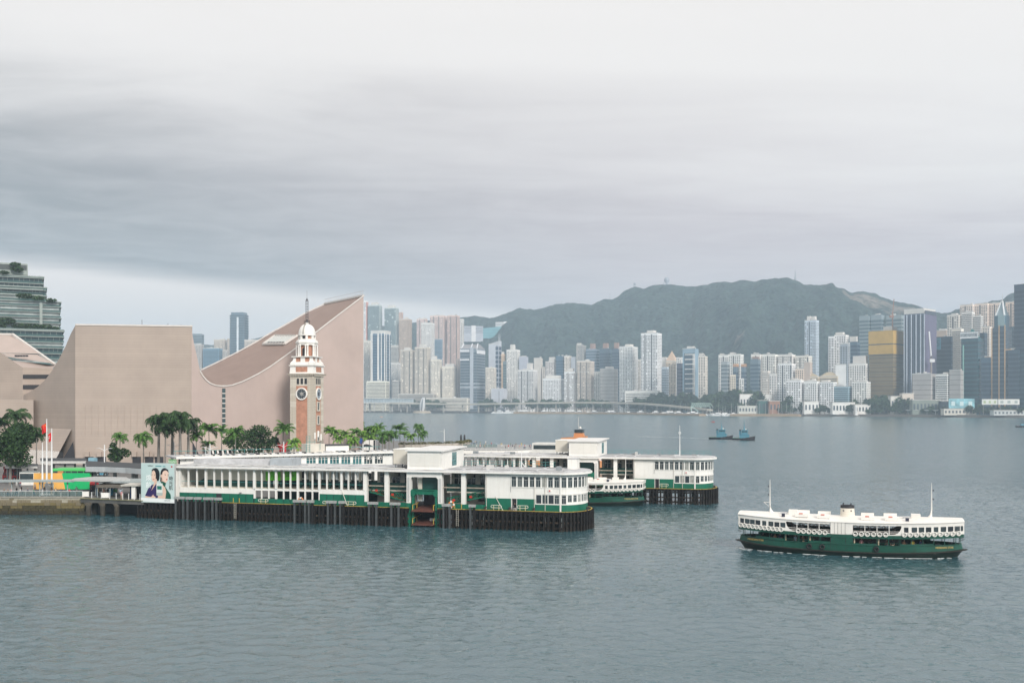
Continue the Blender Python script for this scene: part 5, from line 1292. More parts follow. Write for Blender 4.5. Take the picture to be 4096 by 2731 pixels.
    for dk, z0, xr in ((0, .95, [-12.6,-11.3,-10,-7.5,-6.2,-4.9,2,3.3,4.6,5.9,7.2,8.5,9.8,11.1]), (1, 2.95, [-15,-13.8,-12.6,-11.4,-10.2,-8,-6.8,-5.6,-4.4,2,3.2,4.4,5.6,6.8,8.8,10,11.2,12.4,13.6,14.8])):
        me = shared(('bench', dk), lambda: (lambda m: (m.box(-.2,.2,-2.6,2.6,.38,.44), m.box(-.23,-.17,-2.6,2.6,.44,.92), m.box(-.15,.15,-2.4,-2.3,0,.38), m.box(-.15,.15,2.3,2.4,0,.38), m)[-1])(MB()).mesh('bench_seat', M_SEAT))
        for x in xr:
            if abs(x) > 14 and dk == 1: continue
            o = link('bench_seat', me, t, (x, 0, z0+sheer(x))); o.scale = (1, min(1, (ub(x)-.5)/2.7) if dk else .001+min(1,(hb(x)-.5)/2.7), 1)
            if dk == 0 and abs(x) < 8: o.location.y = 0
    # roof with camber
    b = MB(); n = 48; P = []
    prof = [(-1,-.06),(-1,.07),(-.7,.32),(-.35,.48),(0,.53),(.35,.48),(.7,.32),(1,.07),(1,-.06)]
    for i in range(n+1):
        x = -16.3+32.6*i/n; y = ub(min(16.2,max(-16.2,x)))+.12
        taper = 1-.55*(abs(x)/16.3)**4
        for a, z in prof: P.append((x, a*y, 5.08+sheer(x)+max(z,0)*taper+min(z,0)))
    k = len(prof); b.add(P, [(i*k+j, i*k+j+1, (i+1)*k+j+1, (i+1)*k+j) for i in range(n) for j in range(k-1)] + [tuple(range(k-1,-1,-1)), tuple(n*k+j for j in range(k))]); b.build('roof', M_FWHITE, t, 35)
    for e in (-1, 1):      # wheelhouse end walls
        x = 16.2*e; w = ub(16.2); sh = sheer(16.2)
        B('end_wall', M_FWHITE, lambda m: (m.box(x-.06,x+.06,-w,w,3.28+sh,3.75+sh), m.box(x-.06,x+.06,-w,w,4.5+sh,5.05+sh)))
        for i in range(5):
            y = -w+.12+i*(2*w-.24)/5; B('end_window', M_GLASS, lambda m: m.box(x-.03,x+.03,y+.08,y+(2*w-.24)/5-.08,3.75+sh,4.5+sh)); B('end_post', M_FWHITE, lambda m: m.box(x-.05,x+.05,y-.08,y+.08,3.75+sh,4.5+sh))
    # funnel with stars
    b = MB(); nn = 28; P = []
    for z, sx, sy in ((5.2,1.12,.85),(6.05,1.05,.8),(6.06,1.09,.84),(6.12,1.09,.84),(6.13,1.04,.79),(6.85,1.0,.76)):
        P += [(sx*math.cos(2*math.pi*i/nn), sy*math.sin(2*math.pi*i/nn), z) for i in range(nn)]
    b.add(P, [(j*nn+i, j*nn+(i+1)%nn, (j+1)*nn+(i+1)%nn, (j+1)*nn+i) for j in range(5) for i in range(nn)]); fu = b.build('funnel', mat('funnel_cream',(0.72,0.66,0.57),.5,.05), t, 35)
    b = MB(); P = []
    for z, sx, sy in ((6.85,1.03,.79),(7.3,1.02,.78),(7.3,.85,.62),(7.1,.85,.62)): P += [(sx*math.cos(2*math.pi*i/nn), sy*math.sin(2*math.pi*i/nn), z) for i in range(nn)]
    b.add(P, [(j*nn+i, j*nn+(i+1)%nn, (j+1)*nn+(i+1)%nn, (j+1)*nn+i) for j in range(3) for i in range(nn)]+[tuple(3*nn+i for i in range(nn))]); b.build('funnel_top', M_IRON, fu, 35)
    for s in (-1, 1):
        for sx in (-.55, .55):
            b = MB(); y = s*(.79*math.sqrt(1-(sx/1.03)**2)+.03); P = [(sx+(.19 if i % 2 == 0 else .08)*math.sin(math.pi*i/5), y, 6.48+(.19 if i % 2 == 0 else .08)*math.cos(math.pi*i/5)) for i in range(10)]
            b.add(P, [tuple(range(10))]); b.build('star', M_IRON, fu)
    for x in (-.6,.5): B('vent_cowl', M_IRON, lambda m: m.tube([(x,0,7.2),(x,0,7.5),(x+.1,0,7.6)],.1,6), fu)
    # masts
    for x, sg in ((-11.6,-1),(12.0,1)):
        z0 = 5.4+sheer(x); mm = mat('ferry_white',(0,0,0))
        B('mast', mm, lambda m: m.tube([(x+.5*-sg*.6,0,z0-.1),(x+.1*-sg,0,z0+.5),(x,0,z0+1.2),(x,0,z0+4.3),(x,0,z0+5.3)],[.42,.17,.09,.05,.025],8), smooth=40)
        for h in (2.9, 4.2): B('mast_lamp', M_IRON, lambda m: m.cbox((x+.22*sg,0,z0+h),(.16,.16,.22)))
        if sg < 0: B('mast_spreader', mm, lambda m: (m.beam((x,0,z0+1.7),(x-.95,0,z0+1.7),.06), m.beam((x-.95,0,z0+1.7),(x-.2,0,z0+1.1),.05)))
    # life-raft boxes, loudspeakers and plant on the roof
    for x in (-7.6,-4.4,2.0,5.3):
        for s in (-1, 1):
            y = s*2.7; zr = 5.42+sheer(x); o = B('raft_box', M_FWHITE, lambda m: m.add([(x,y-.5,zr),(x+1.9,y-.5,zr),(x+1.9,y+.5,zr),(x,y+.5,zr),(x,y-.5,zr+.42),(x+1.9,y-.5,zr+.42),(x+1.9,y+.5,zr+.55),(x,y+.5,zr+.55)] if s < 0 else [(x,y-.5,zr),(x+1.9,y-.5,zr),(x+1.9,y+.5,zr),(x,y+.5,zr),(x,y-.5,zr+.55),(x+1.9,y-.5,zr+.55),(x+1.9,y+.5,zr+.42),(x,y+.5,zr+.42)],[(3,2,1,0),(4,5,6,7),(0,1,5,4),(1,2,6,5),(2,3,7,6),(3,0,4,7)]))
            B('red_stripe', mat('faded_red',(0.52,0.16,0.12),.6,.1), lambda m: m.add([(x+.55,y-.51,zr+.44),(x+1.1,y-.51,zr+.44),(x+1.1,y+.4,zr+.545),(x+.55,y+.4,zr+.545)],[(0,1,2,3)]) if s < 0 else m.add([(x+.55,y-.4,zr+.57),(x+1.1,y-.4,zr+.57),(x+1.1,y+.5,zr+.45),(x+.55,y+.5,zr+.45)],[(0,1,2,3)]), o)
            B('cradle', M_GSTEEL, lambda m: (m.box(x+.2,x+.3,y-.52,y+.5,zr-.14,zr), m.box(x+1.6,x+1.7,y-.52,y+.5,zr-.14,zr)), o)
    for x in (-9.6, 8.2):
        B('loudspeaker', mat('speaker_blue',(0.03,0.035,0.06),.5), lambda m: m.box(x,x+.48,-3.3,-2.9,5.25+sheer(x),5.8+sheer(x)))
        B('roof_unit', M_FWHITE, lambda m: m.box(x+.9,x+2.2,-1.2,.4,5.5+sheer(x),6.15+sheer(x))); B('roof_unit', M_ROOF, lambda m: m.box(x-.3,x+.7,-1.6,-.9,5.5+sheer(x),5.85+sheer(x)))
    # bitts, rails and gear on the open ends of the main deck
    for e in (-1, 1):
        x = 14.6*e
        B('bitt', M_IRON, lambda m: m.lathe([(.2,0),(.16,.1),(.16,.8),(.28,.9),(.28,1.0),(.06,1.05)],10,(x,0,.95+sheer(x)*.6)))
        B('windlass', mat('winch_green',(0.02,0.05,0.04),.6), lambda m: (m.box(x-1.6*e-.5,x-1.6*e+.5,-.7,.7,1.0,1.75), m.tube([(x-1.6*e,-1,1.5),(x-1.6*e,1,1.5)],.35,10)))
        B('bow_rail', M_IRON, lambda m: m.tube([(15.9*e,-1.3,2.75),(16.4*e,-.7,2.75),(16.5*e,0,2.75),(16.4*e,.7,2.75),(15.9*e,1.3,2.75)],.04,5))
        for s in (-1, 1):
            me = text_mesh(name_text, .40, M_GOLD); xx = 13.6*e; o = link('lettering', me, t, (xx, s*(hb(xx,16.3)+.14), 1.36+sheer(xx)*.85))
            slope_ = (hb(xx+1.2,16.3)-hb(xx-1.2,16.3))/2.4; ang = math.atan2(slope_*s, 1.0)
            o.rotation_euler = (R(84), R(-3.5*e*-s*-1)*0, ang if s < 0 else math.pi+ang)
    B('hose_reel', mat('hose_red',(0.45,0.05,0.03),.6), lambda m: m.box(11.6,12.5,-2.4,-1.9,1.2,1.9))
    return t
F1C = Vector((50.2, 149.0, 0)); F1A = R(-19.0)
build_ferry('MERIDIAN STAR', 'green and white double-deck ferry crossing open water, with cream funnel', F1C, F1A)
_p = P2.w(P2.x(2600, -4.9) - 17.0, -4.9); F2C = Vector((_p.x, _p.y, 0))
build_ferry('TWINKLING STAR', 'green and white double-deck ferry moored between the two piers, half hidden', F2C, P2.a)

def foam_strip(name, label, pts, w, seed, n=90):
    r = random.Random(seed); b = MB(); tot = len(pts)-1
    for k in range(n):
        f = r.random()*tot; i = int(f); p = Vector(pts[i]).lerp(Vector(pts[i+1]), f-i); a = (Vector(pts[i+1])-Vector(pts[i])).normalized(); c = Vector((-a.y,a.x,0))
        p = p + c*r.gauss(0,w*.5); l = r.uniform(.25,.9)*w**.3; h = r.uniform(.03,.10)*w**.3
        P = []
        for q in range(7):
            t_ = 2*math.pi*q/7; rr = r.uniform(.6,1.1); P.append(p + a*math.cos(t_)*l*rr + c*math.sin(t_)*h*rr + Vector((0,0,.07)))
        P += [v - Vector((0,0,.05)) for v in P]
        b.add(P, [tuple(range(7))] + [(q,(q+1)%7,7+(q+1)%7,7+q) for q in range(7)])
    o = b.build(name, M_FOAM); tag(o, label, None, None, 'stuff'); return o
def ferry_pt(x, y): x *= .97; y *= .97; c, s = math.cos(F1A), math.sin(F1A); return (F1C.x+c*x-s*y, F1C.y+s*x+c*y, 0)
foam_strip('bow_foam', 'thin white foam along the moving ferry hull', [ferry_pt(x, -(hb(x,15.6,4.1)+.3+max(0,(10-x))*.015)) for x in (-15.3,-14.5,-13,-11,-8,-5,-2,1,4,8,12,15.2)], .25, 3, 60)
foam_strip('bow_wave', 'curl of white water at the bow of the moving ferry', [ferry_pt(-16.6,-.2), ferry_pt(-15.8,-1.6), ferry_pt(-14.5,-3.0)], .3, 5, 40)

# ---- tugs
M_TUGBLUE = mat('tug_turquoise', (0.085,0.25,0.33), .5, .15, .6, streak=.2, dirt=(.1,.12,.12))
M_TUGHULL = mat('tug_black', (0.018,0.018,0.024), .5, .3, .8)
def build_tug(label, loc, rz, L=16.0, tall=0.0):
    t = thing('tug', label, 'tug', loc, rz, 'pair of tugs'); B = lambda n, m, fn, p=t, **k: (lambda mb: (fn(mb), mb.build(n, m, p, **k))[1])(MB())
    b = MB(); n = 24; rows = []
    def hbr(x): return 2.6*(1-max(0,x/(L/2))**2.6*.98)*(1-max(0,-x/(L/2))**5*.35)
    for z0 in range(3):
        for i in range(n+1):
            x = -L/2+L*i/n; top = 1.3+1.5*max(0,(x+L*.1)/(L*.6))**1.5
            for s in (-1,1): rows.append((x*(1-.05*(2-z0)), s*hbr(x)*(.82+.09*z0), [-.6,.3,top][z0]))
    m_ = 2*(n+1)
    fs = []
    for z0 in range(2):
        for i in range(n):
            for s in (0,1): fs.append((z0*m_+2*i+s, z0*m_+2*(i+1)+s, (z0+1)*m_+2*(i+1)+s, (z0+1)*m_+2*i+s))
        fs.append((z0*m_, z0*m_+1, (z0+1)*m_+1, (z0+1)*m_))
    for i in range(n): fs.append((2*m_+2*i, 2*m_+2*i+2, 2*m_+2*i+3, 2*m_+2*i+1))
    b.add(rows, fs); b.build('hull', M_TUGHULL, t, 30)
    B('deck', mat('tug_deck_green',(0.06,0.20,0.12),.7,.2), lambda m: m.box(-L*.47,-L*.05,-1.9,1.9,1.3,1.42))
    B('deckhouse', M_TUGBLUE, lambda m: m.box(-L*.17,L*.24,-1.7,1.7,1.3,3.6)); B('boat_deck', M_TUGBLUE, lambda m: m.box(-L*.2,L*.27,-2.0,2.0,3.6,3.75))
    wh = B('wheelhouse', M_TUGBLUE, lambda m: m.add([(-L*.08,-1.4,3.75),(L*.17,-1.4,3.75),(L*.17,1.4,3.75),(-L*.08,1.4,3.75),(-L*.08,-1.4,6.3),(L*.19,-1.4,6.3),(L*.19,1.4,6.3),(-L*.08,1.4,6.3)],[(3,2,1,0),(4,5,6,7),(0,1,5,4),(1,2,6,5),(2,3,7,6),(3,0,4,7)]))
    B('wheelhouse_roof', M_TUGBLUE, lambda m: m.box(-L*.11,L*.22,-1.6,1.6,6.3,6.5), wh)
    for i in range(4): x = -L*.05+i*L*.055; B('side_window', M_GLASS, lambda m: m.box(x,x+L*.042,-1.44,-1.38,4.9,5.9), wh)
    for i in range(3): y = -1.2+i*.85; B('front_window', mat('bright_glass',(0.3,0.36,0.38),.1), lambda m: m.box(L*.178,L*.188,y,y+.65,4.9,5.9), wh)
    B('funnel', M_TUGBLUE, lambda m: m.lathe([(.7,3.75),(.6,6.0)],12,(-L*.14,0,0)), smooth=40); B('funnel_cap', M_IRON, lambda m: m.lathe([(.62,6.0),(.62,6.6)],12,(-L*.14,0,0)))
    B('mast', M_TUGBLUE, lambda m: m.tube([(L*.04,0,6.5),(L*.03,0,8.6),(L*.025,0,10.4+tall),(L*.02,0,12.4+tall)],[.65,.28,.13,.05],6))
    for h in (8.3,9.4,10.5): B('mast_arm', M_IRON, lambda m: m.beam((L*.03-.1,-.5,h),(L*.03+.5,.5,h),.12))
    for x in (L*.05,L*.17,L*.29,L*.40):
        top = 1.3+1.5*max(0,(x+L*.1)/(L*.6))**1.5; B('tyre', mat('tyre_grey',(0.06,0.06,0.065),.8), lambda m: m.torus((x,-hbr(x)-.15,top-.75),.55,.2,'y',12,6))
    B('searchlight', M_FWHITE, lambda m: m.cbox((L*.1,0,6.9),(.7,.7,.6)))
p = at(2972, 1760, wat(1760)); build_tug('black-hulled turquoise tug leading the pair, with the taller mast', (p.x+.3, p.y, 0), R(-14), 14.5, .8)
p = at(2887, 1758, wat(1757)); build_tug('black-hulled turquoise tug alongside and astern of its twin', (p.x, p.y+3, 0), R(-14), 15.5, 0)
Yt = wat(1760)
foam_strip('tug_wake', 'white wake streaming from the two tugs', [(slope(u)*Yt, Yt-2.6+(u-2840)*.012, 0) for u in (3015,2980,2940,2900,2850)] , .6, 7, 70)
foam_strip('tug_trail', 'long thin wake line left of the tugs', [at(2840,1754,wat(1755))*1 for _ in (0,)] + [Vector((slope(u)*wat(v), wat(v), 0)) for u, v in ((2780,1752),(2680,1748),(2560,1745))], 2.0, 8, 110).location.z = 0

# ---- tour boat whose orange top shows above the farther pier
def build_tour_boat():
    Y = 330.0; x = slope(2290)*Y; t = thing('orange_ferry', 'orange topped passenger boat showing above the farther pier roof', 'boat', (x, Y, 0), R(-15)); t.scale = (1, 1, 1.13)
    B = lambda n, m, fn, p=t, **k: (lambda mb: (fn(mb), mb.build(n, m, p, **k))[1])(MB())
    og = mat('boat_orange',(0.58,0.25,0.10),.5,.06)
    B('hull', og, lambda m: m.prism([(-15,-3.8),(9,-3.8),(14,-2),(16,0),(14,2),(9,3.8),(-15,3.8)], -.5, 3.2)); B('lower_saloon', mat('tour_white',(0.7,0.68,0.64),.5), lambda m: m.box(-14,9,-3.5,3.5,3.2,5.8)); B('saloon_glass', M_GLASS, lambda m: m.box(-13.5,8.5,-3.55,3.55,4.1,5.2))
    B('upper_saloon', mat('tour_white',(0,0,0)), lambda m: m.box(-13,7,-3.3,3.3,5.8,8.4)); B('upper_glass', M_GLASS, lambda m: m.box(-12.5,6.5,-3.36,3.36,6.6,7.8))
    B('top_bulwark', og, lambda m: m.add([(-3.6,-3.3,8.4),(4.2,-3.3,8.4),(4.6,3.3,8.4),(-3.6,3.3,8.4),(-3.3,-3.1,9.9),(4.5,-3.1,10.4),(4.5,3.1,10.4),(-3.3,3.1,9.9)],[(3,2,1,0),(4,5,6,7),(0,1,5,4),(1,2,6,5),(2,3,7,6),(3,0,4,7)]))
    w = B('wheelhouse', og, lambda m: m.add([(.6,-1.5,9.7),(4.2,-1.5,9.7),(4.2,1.5,9.7),(.6,1.5,9.7),(.8,-1.4,11.4),(3.6,-1.4,11.4),(3.6,1.4,11.4),(.8,1.4,11.4)],[(3,2,1,0),(4,5,6,7),(0,1,5,4),(1,2,6,5),(2,3,7,6),(3,0,4,7)]))
    B('wheelhouse_glass', M_GLASS, lambda m: m.box(.95,3.7,-1.52,1.52,11.4,12.3), w); B('wheelhouse_roof', mat('boat_slate',(0.16,0.2,0.23),.5), lambda m: m.box(.4,4.1,-1.8,1.8,12.3,12.5), w)
    B('roof_rail', M_GSTEEL, lambda m: [m.beam((x_,-1.6,12.5),(x_,-1.6,13.2),.06) for x_ in (.6,1.6,2.6,3.6)]+[m.beam((.6,-1.6,13.2),(3.6,-1.6,13.2),.06)], w)
    B('awning', mat('boat_slate',(0,0,0)), lambda m: m.box(-3.2,.2,-1.9,1.9,11.7,11.8)); 
    for x_ in (-3.1,-1.6,0): B('awning_post', M_GSTEEL, lambda m: m.box(x_,x_+.08,-1.85,-1.77,9.9,11.7))
    B('mast', M_FWHITE, lambda m: m.tube([(2.0,0,12.5),(2.0,0,16)],.06,5)); B('radar', M_FWHITE, lambda m: m.lathe([(.4,12.6),(.45,12.9),(.1,13.3)],10,(2.6,0,0)))
build_tour_boat()
def small_boat(label, u, v, L, col, cabin):
    Y = wat(v); t = thing('small_boat', label, 'boat', (slope(u)*Y, Y, 0)); h = L*.12
    b = MB(); b.add([(-L/2,-L*.12,0),(L*.3,-L*.12,0),(L/2,0,h*1.6),(L*.3,L*.12,0),(-L/2,L*.12,0),(-L/2,-L*.15,h),(L*.32,-L*.15,h*1.2),(L*.55,0,h*1.7),(L*.32,L*.15,h*1.2),(-L/2,L*.15,h)],[(0,1,6,5),(1,2,7,6),(2,3,8,7),(3,4,9,8),(4,0,5,9),(5,6,7,8,9)]); b.build('hull', col, t)
    b = MB(); b.box(-L*.2,L*.1,-L*.09,L*.09,h,h+L*.13); b.build('cabin', cabin, t)
small_boat('tiny red boat far out left of the tugs', 2853, 1688, 5.0, mat('boat_red',(0.45,0.06,0.05),.5), mat('boat_red',(0,0,0)))
small_boat('dark boat cut by the right frame edge', 4094, 1709, 14.0, M_TUGHULL, M_TUGBLUE)
small_boat('tiny orange boat near the far quay beside the culture centre', 1526, 1668, 6.0, mat('boat_amber',(0.5,0.2,0.05),.5), M_FWHITE)
CITY = [
(-474.8,3235.0,11.4,12,-15.7,357.2,'r', 'f0e8e2', '8a8580', 'tall white slab with a salmon edge, right against the culture centre wall', ()),
(-444.3,3230.6,39.3,24.9,-16.2,342.4,'t', 'b8c2c0', '7f9ea6', 'pale tower with glassy upper half, first of the two twins beside the culture centre', ((0.22, 0.76, 9.4),)),
(-388.1,3211.1,39.5,25.0,-17.1,331.1,'t', 'b8c2c0', '7f9ea6', 'pale tower with glassy upper half, second of the two twins beside the culture centre', ((0.21, 0.74, 9.8),)),
(-383.0,3424.1,13.9,12,-17.6,337.6,'r', 'c9ac9c', '8f7f78', 'narrow pinkish slab peeping out behind the second glass-topped twin', ()),
(-341.3,3193.3,35.1,22.2,-17.9,293.6,'r', 'b9a696', '837668', 'tan brown slab tower right of the glass-topped twins', ((0.46, 0.69, 7.3),)),
(-286.2,3172.3,30.1,19.1,-18.8,292.6,'s', 'dcc6bf', '8d8a8c', 'pink and white tower left of the widest pink block', ((0.41, 0.97, 2.9),)),
(-254.0,3006.9,34.4,21.8,-19.2,266.0,'r', 'dcdad6', '86888a', 'white stepped tower in front of the pink blocks', ()),
(-232.8,3158.1,46.4,29.4,-19.8,301.6,'s', 'd6bfb6', '8d8a8c', 'wide pink and white residential block, left half', ((0.2, 0.38, 2.4),)),
(-184.1,3135.0,33.8,21.4,-20.6,299.9,'s', 'cfb3a8', '8d8a8c', 'wide pink and white residential block, right half', ((0.12, 0.42, 3.1),)),
(-169.4,3347.4,12.3,12,-21.1,308.1,'r', 'd8d4ce', '8a8888', 'slim pale tower at the right edge of the pink blocks', ()),
(-390.0,2962.7,44.7,43.0,-16.5,229.1,'v', '5f86a3', '355f84', 'blue glass tower with white vertical ribs and a white crown', ((0.0, 1.0, 10.4),)),
(-394.2,2927.9,61.8,26.4,-16.3,89.0,'b', 'e6dccb', '8b8a86', 'low cream office with banded windows at the foot of the blue tower', ()),
(-446.6,3073.2,18.5,12,-15.7,217.6,'r', 'cfc8bb', '86827a', 'cream tower squeezed between the culture centre and the blue glass tower', ()),
(-374.1,3202.3,26.6,16.9,-17.3,209.9,'b', 'bcb9b2', '7f858a', 'grey terraced block behind the beige twin towers', ()),
(-355.8,3042.2,25.9,16.4,-17.3,147.8,'r', 'd9d7d2', '84898d', 'pale mid-rise right of the blue ribbed tower', ()),
(-339.7,2929.3,20.1,12.8,-17.4,90.3,'b', 'b8b4ad', '80848a', 'low grey block right of the cream banded office', ()),
(-306.2,2921.0,35.3,22.4,-18.0,179.9,'s', 'd2c7b8', '6f6a66', 'beige apartment tower, left one of the close pair', ((0.27, 0.68, 8.1),)),
(-260.7,2904.6,39.3,24.9,-18.9,186.5,'s', 'd6cbbc', '6f6a66', 'beige apartment tower, taller right one of the close pair', ((0.31, 0.71, 9.8),)),
(-241.8,3165.8,60.9,38.6,-19.6,226.4,'h', '7b95a8', '4f7189', 'grey-blue glass office with bright floor bands behind the beige pair', ((0.15, 0.97, 10.9),)),
(-219.0,2884.8,27.7,17.6,-19.7,150.6,'r', 'ded6c8', '7d766e', 'cream apartment tower right of the beige pair', ((0.0, 0.49, 10.8),)),
(-181.6,2872.0,34.4,21.8,-20.4,130.2,'r', 'dbd2c4', '7d766e', 'cream apartment block with a stepped top beside the grey peaked office', ((0.23, 0.97, 7.7),)),
(-198.5,3137.2,9.5,12,-20.4,213.3,'r', 'e6e0d6', '8a8884', 'thin white strip tower behind the grey-blue office', ()),
(-159.7,2962.7,10.5,12,-20.9,157.1,'r', 'a2948c', '6f6a68', 'slim brown tower left of the peaked grey office', ()),
(-112.7,2853.2,51.0,59.0,-21.7,179.1,'k', '8e9ca8', '66798a', 'big grey office tower with a white peaked crown', ()),
(-59.3,2802.8,26.0,16.5,-22.8,124.1,'r', 'd8cfc2', '77716b', 'slim cream apartment tower right of the peaked office', ()),
(-49.5,2908.1,32.3,20.5,-23.0,196.6,'q', 'b9bec6', '47658c', 'pale grey tower with a blue ladder of windows and twin spikes', ()),
(-25.1,2890.6,8.9,12,-23.5,167.0,'r', 'd3b595', '8c7e70', 'thin orange-beige tower behind the blue-laddered tower', ((0.04, 0.64, 6.7),)),
(-14.1,2884.9,19.8,12.6,-23.7,144.1,'g', '8fa5a8', '66868c', 'teal-grey glass mid-rise right of the blue-laddered tower', ()),
(-35.3,2763.2,37.9,24.0,-23.3,64.6,'p', 'b6b8bf', '9a9ca3', 'windowless grey service block on the far shore', ()),
(-273.6,2879.2,111.0,21.7,-18.6,51.1,'b', 'b3ada4', '7e7c7a', 'long grey podium under the beige twin towers', ()),
(-182.1,2841.4,128.8,18.5,-20.3,38.5,'b', 'd9d2c4', '8d8f92', 'long low cream terminal by the far water', ()),
(3.9,2879.2,33.5,21.2,-24.1,178.3,'r', 'dfdcd6', '7f8388', 'white gridded tower with a tall roof box near the shell-shaped vent', ((0.27, 0.59, 15.7),)),
(-15.1,2885.1,17.1,12,-23.7,141.4,'g', '8ea3aa', '668189', 'teal-grey office left of the green glass strip', ()),
(1.8,2875.8,12.5,12,-24.0,135.7,'g', '4f8489', '3d6f78', 'narrow green glass tower', ()),
(33.8,2859.0,22.2,14.0,-24.7,157.5,'p', 'a9adb8', '8f949f', 'lilac-grey slab left of the striped white tower', ()),
(43.1,2750.6,46.7,29.6,-24.9,115.5,'s', 'd4d2d0', '74787d', 'white tower with grey vertical stripes by the elevated road', ((0.26, 0.79, 3.8), (0.53, 0.76, 19.1))),
(74.8,2835.6,21.3,13.5,-25.5,152.4,'p', 'c3beb6', 'a09b94', 'blank beige slab right of the striped tower', ()),
(91.3,2825.3,7.4,12,-25.9,127.1,'r', 'd6cec4', '85807a', 'very thin cream tower left of the pinkish stepped tower', ()),
(109.6,2816.9,25.6,16.2,-26.2,141.0,'r', 'c7c2be', '7c8086', 'grey-beige tower with a pinkish cap', ((0.37, 0.96, 13.6),)),
(135.6,2800.0,19.9,12.6,-26.8,155.9,'g', '5d7f98', '43688a', 'dark blue glass slab in the middle of the waterfront', ()),
(157.0,2787.1,18.5,12,-27.2,155.8,'r', 'd8d0c6', '85807a', 'cream tower right of the dark blue slab', ()),
(173.5,2777.3,13.2,12,-27.6,153.5,'p', 'a7acb3', '8d9299', 'blank grey slab beside the cream tower', ()),
(192.4,2767.6,23.6,15.0,-28.0,184.3,'q2', 'cfcac2', '8aa4b8', 'pale tower with a cream half and a glassy half', ((0.0, 0.44, 6.9),)),
(222.8,2751.9,31.8,20.1,-28.6,172.5,'g', 'a3b6c6', '7b98b0', 'light blue glass tower with a brown roof box', ((0.33, 0.69, 16.3),)),
(254.8,2716.7,27.1,17.1,-29.4,171.9,'g', '5c7488', '48657f', 'dark blue glass tower with a brown roof box, left of two', ((0.3, 0.78, 15.6),)),
(278.2,2672.3,17.8,12,-29.9,169.5,'g', '5a6f84', '48657f', 'dark blue glass tower with a brown roof box, right of two', ((0.33, 1.17, 16.6),)),
(196.5,2655.6,39.8,25.2,-28.2,135.5,'s', 'cfc2b4', '66686e', 'beige and dark striped tower behind the two white pastel towers', ((0.53, 0.68, 4.9),)),
(113.6,2710.3,51.3,32.5,-26.4,91.0,'r', 'eceae6', '6f757c', 'broad stepped white apartment block on the waterfront', ((0.08, 0.83, 8.8),)),
(158.8,2676.3,31.5,20.0,-27.4,108.1,'s', 'e9e4e0', '9a8c86', 'white tower with pale pink strips', ((0.28, 0.72, 9.9),)),
(195.3,2653.6,31.9,20.2,-28.2,107.3,'s', 'eae9e5', '8b9690', 'white tower with pale green strips', ((0.26, 0.69, 9.8),)),
(228.1,2628.9,19.8,12.5,-29.0,106.1,'r', 'c4c0b8', '7d7a78', 'grey-beige mid-rise left of the blank netted block', ()),
(253.0,2595.9,40.0,25.3,-29.6,113.0,'n', 'aaa7a3', '908d8a', 'blank grey netted block left of the white hotel', ((0.31, 0.72, 6.7),)),
(295.3,2520.2,35.6,34.3,-30.7,165.9,'r', 'e6e3de', '656d76', 'white hotel tower with a dense window grid', ((0.33, 0.72, 6.5),)),
(320.5,2418.8,93.2,15.8,-31.5,53.5,'b', 'e4e0da', 'a09e9b', 'long white podium under the white hotel towers', ()),
(339.4,2423.9,43.1,27.3,-32.0,193.0,'s', 'ebe9e5', '6d747b', 'tallest white tower with dark vertical window strips', ((0.31, 0.7, 7.4),)),
(332.6,2569.2,14.3,12,-31.4,137.0,'r', 'd2ccc4', '85807a', 'cream tower showing left of the tallest white tower', ()),
(363.2,2360.1,13.5,12,-32.7,109.3,'h', 'a9b4bd', '5f7283', 'slim grey office with bright floor bands', ()),
(379.0,2472.4,10.5,12,-32.7,137.8,'p', 'dcdad6', 'b0aeaa', 'small white tower top behind the banded slim office', ()),
(392.7,2445.0,26.0,16.5,-33.1,126.5,'r', 'c9bba9', '6d645c', 'beige tower with a pyramid roof', ()),
(388.3,2299.0,11.1,12,-33.6,115.7,'g', '75738c', '5f5d78', 'narrow purplish glass tower', ()),
(406.1,2410.9,13.6,12,-33.6,134.3,'r', 'dcdad6', '8a8c8e', 'white tower top behind the purplish one', ()),
(405.4,2260.1,30.5,19.3,-34.2,146.4,'w', '7f98a8', '57798f', 'blue glass tower framed by a white lattice', ((0.28, 0.74, 5.8),)),
(423.2,2205.9,17.0,12,-34.9,127.0,'r', 'd9d1c6', '6b6560', 'cream tower with zigzag window bays', ((0.02, 0.5, 6.8),)),
(476.1,2228.8,23.2,14.7,-36.1,130.2,'s', 'dedcd8', '7b838a', 'white and grey striped tower, left of the twin by the marina', ((0.06, 0.33, 4.3),)),
(499.0,2216.9,28.6,18.1,-36.7,131.3,'s', 'e2e0dc', '76807f', 'white and grey striped tower, right of the twin by the marina', ((0.05, 0.34, 5.1),)),
(453.4,2115.6,14.2,12,-36.1,111.5,'g', 'c2cbd0', '9fb0b9', 'glassy white slab in front of the striped twin', ()),
(473.4,2103.9,6.9,12,-36.7,99.9,'g', '7e95a6', '5f7f98', 'small blue-grey tower with an orange cap, left', ()),
(488.2,2095.1,7.4,12,-37.1,99.5,'g', '7e95a6', '5f7f98', 'small blue-grey tower with an orange cap, right', ()),
(469.6,2106.1,13.4,12,-36.6,83.4,'r', 'dfd3c2', '857b70', 'cream stepped mid-rise before the striped twin', ()),
(486.0,2096.4,10.6,12,-37.1,75.1,'r', 'dedcd8', '85888c', 'white mid-rise at the foot of the striped twin', ()),
(509.3,2082.5,17.6,12,-37.7,114.0,'g', '8298a8', '6a889c', 'blue-grey glass tower with a brown cap by the marina', ((0.17, 0.9, 6.0),)),
(539.3,2191.8,21.9,13.9,-37.8,130.1,'s', 'e2ddd6', '8f908f', 'white slab of the long row, first behind the brown-capped tower', ()),
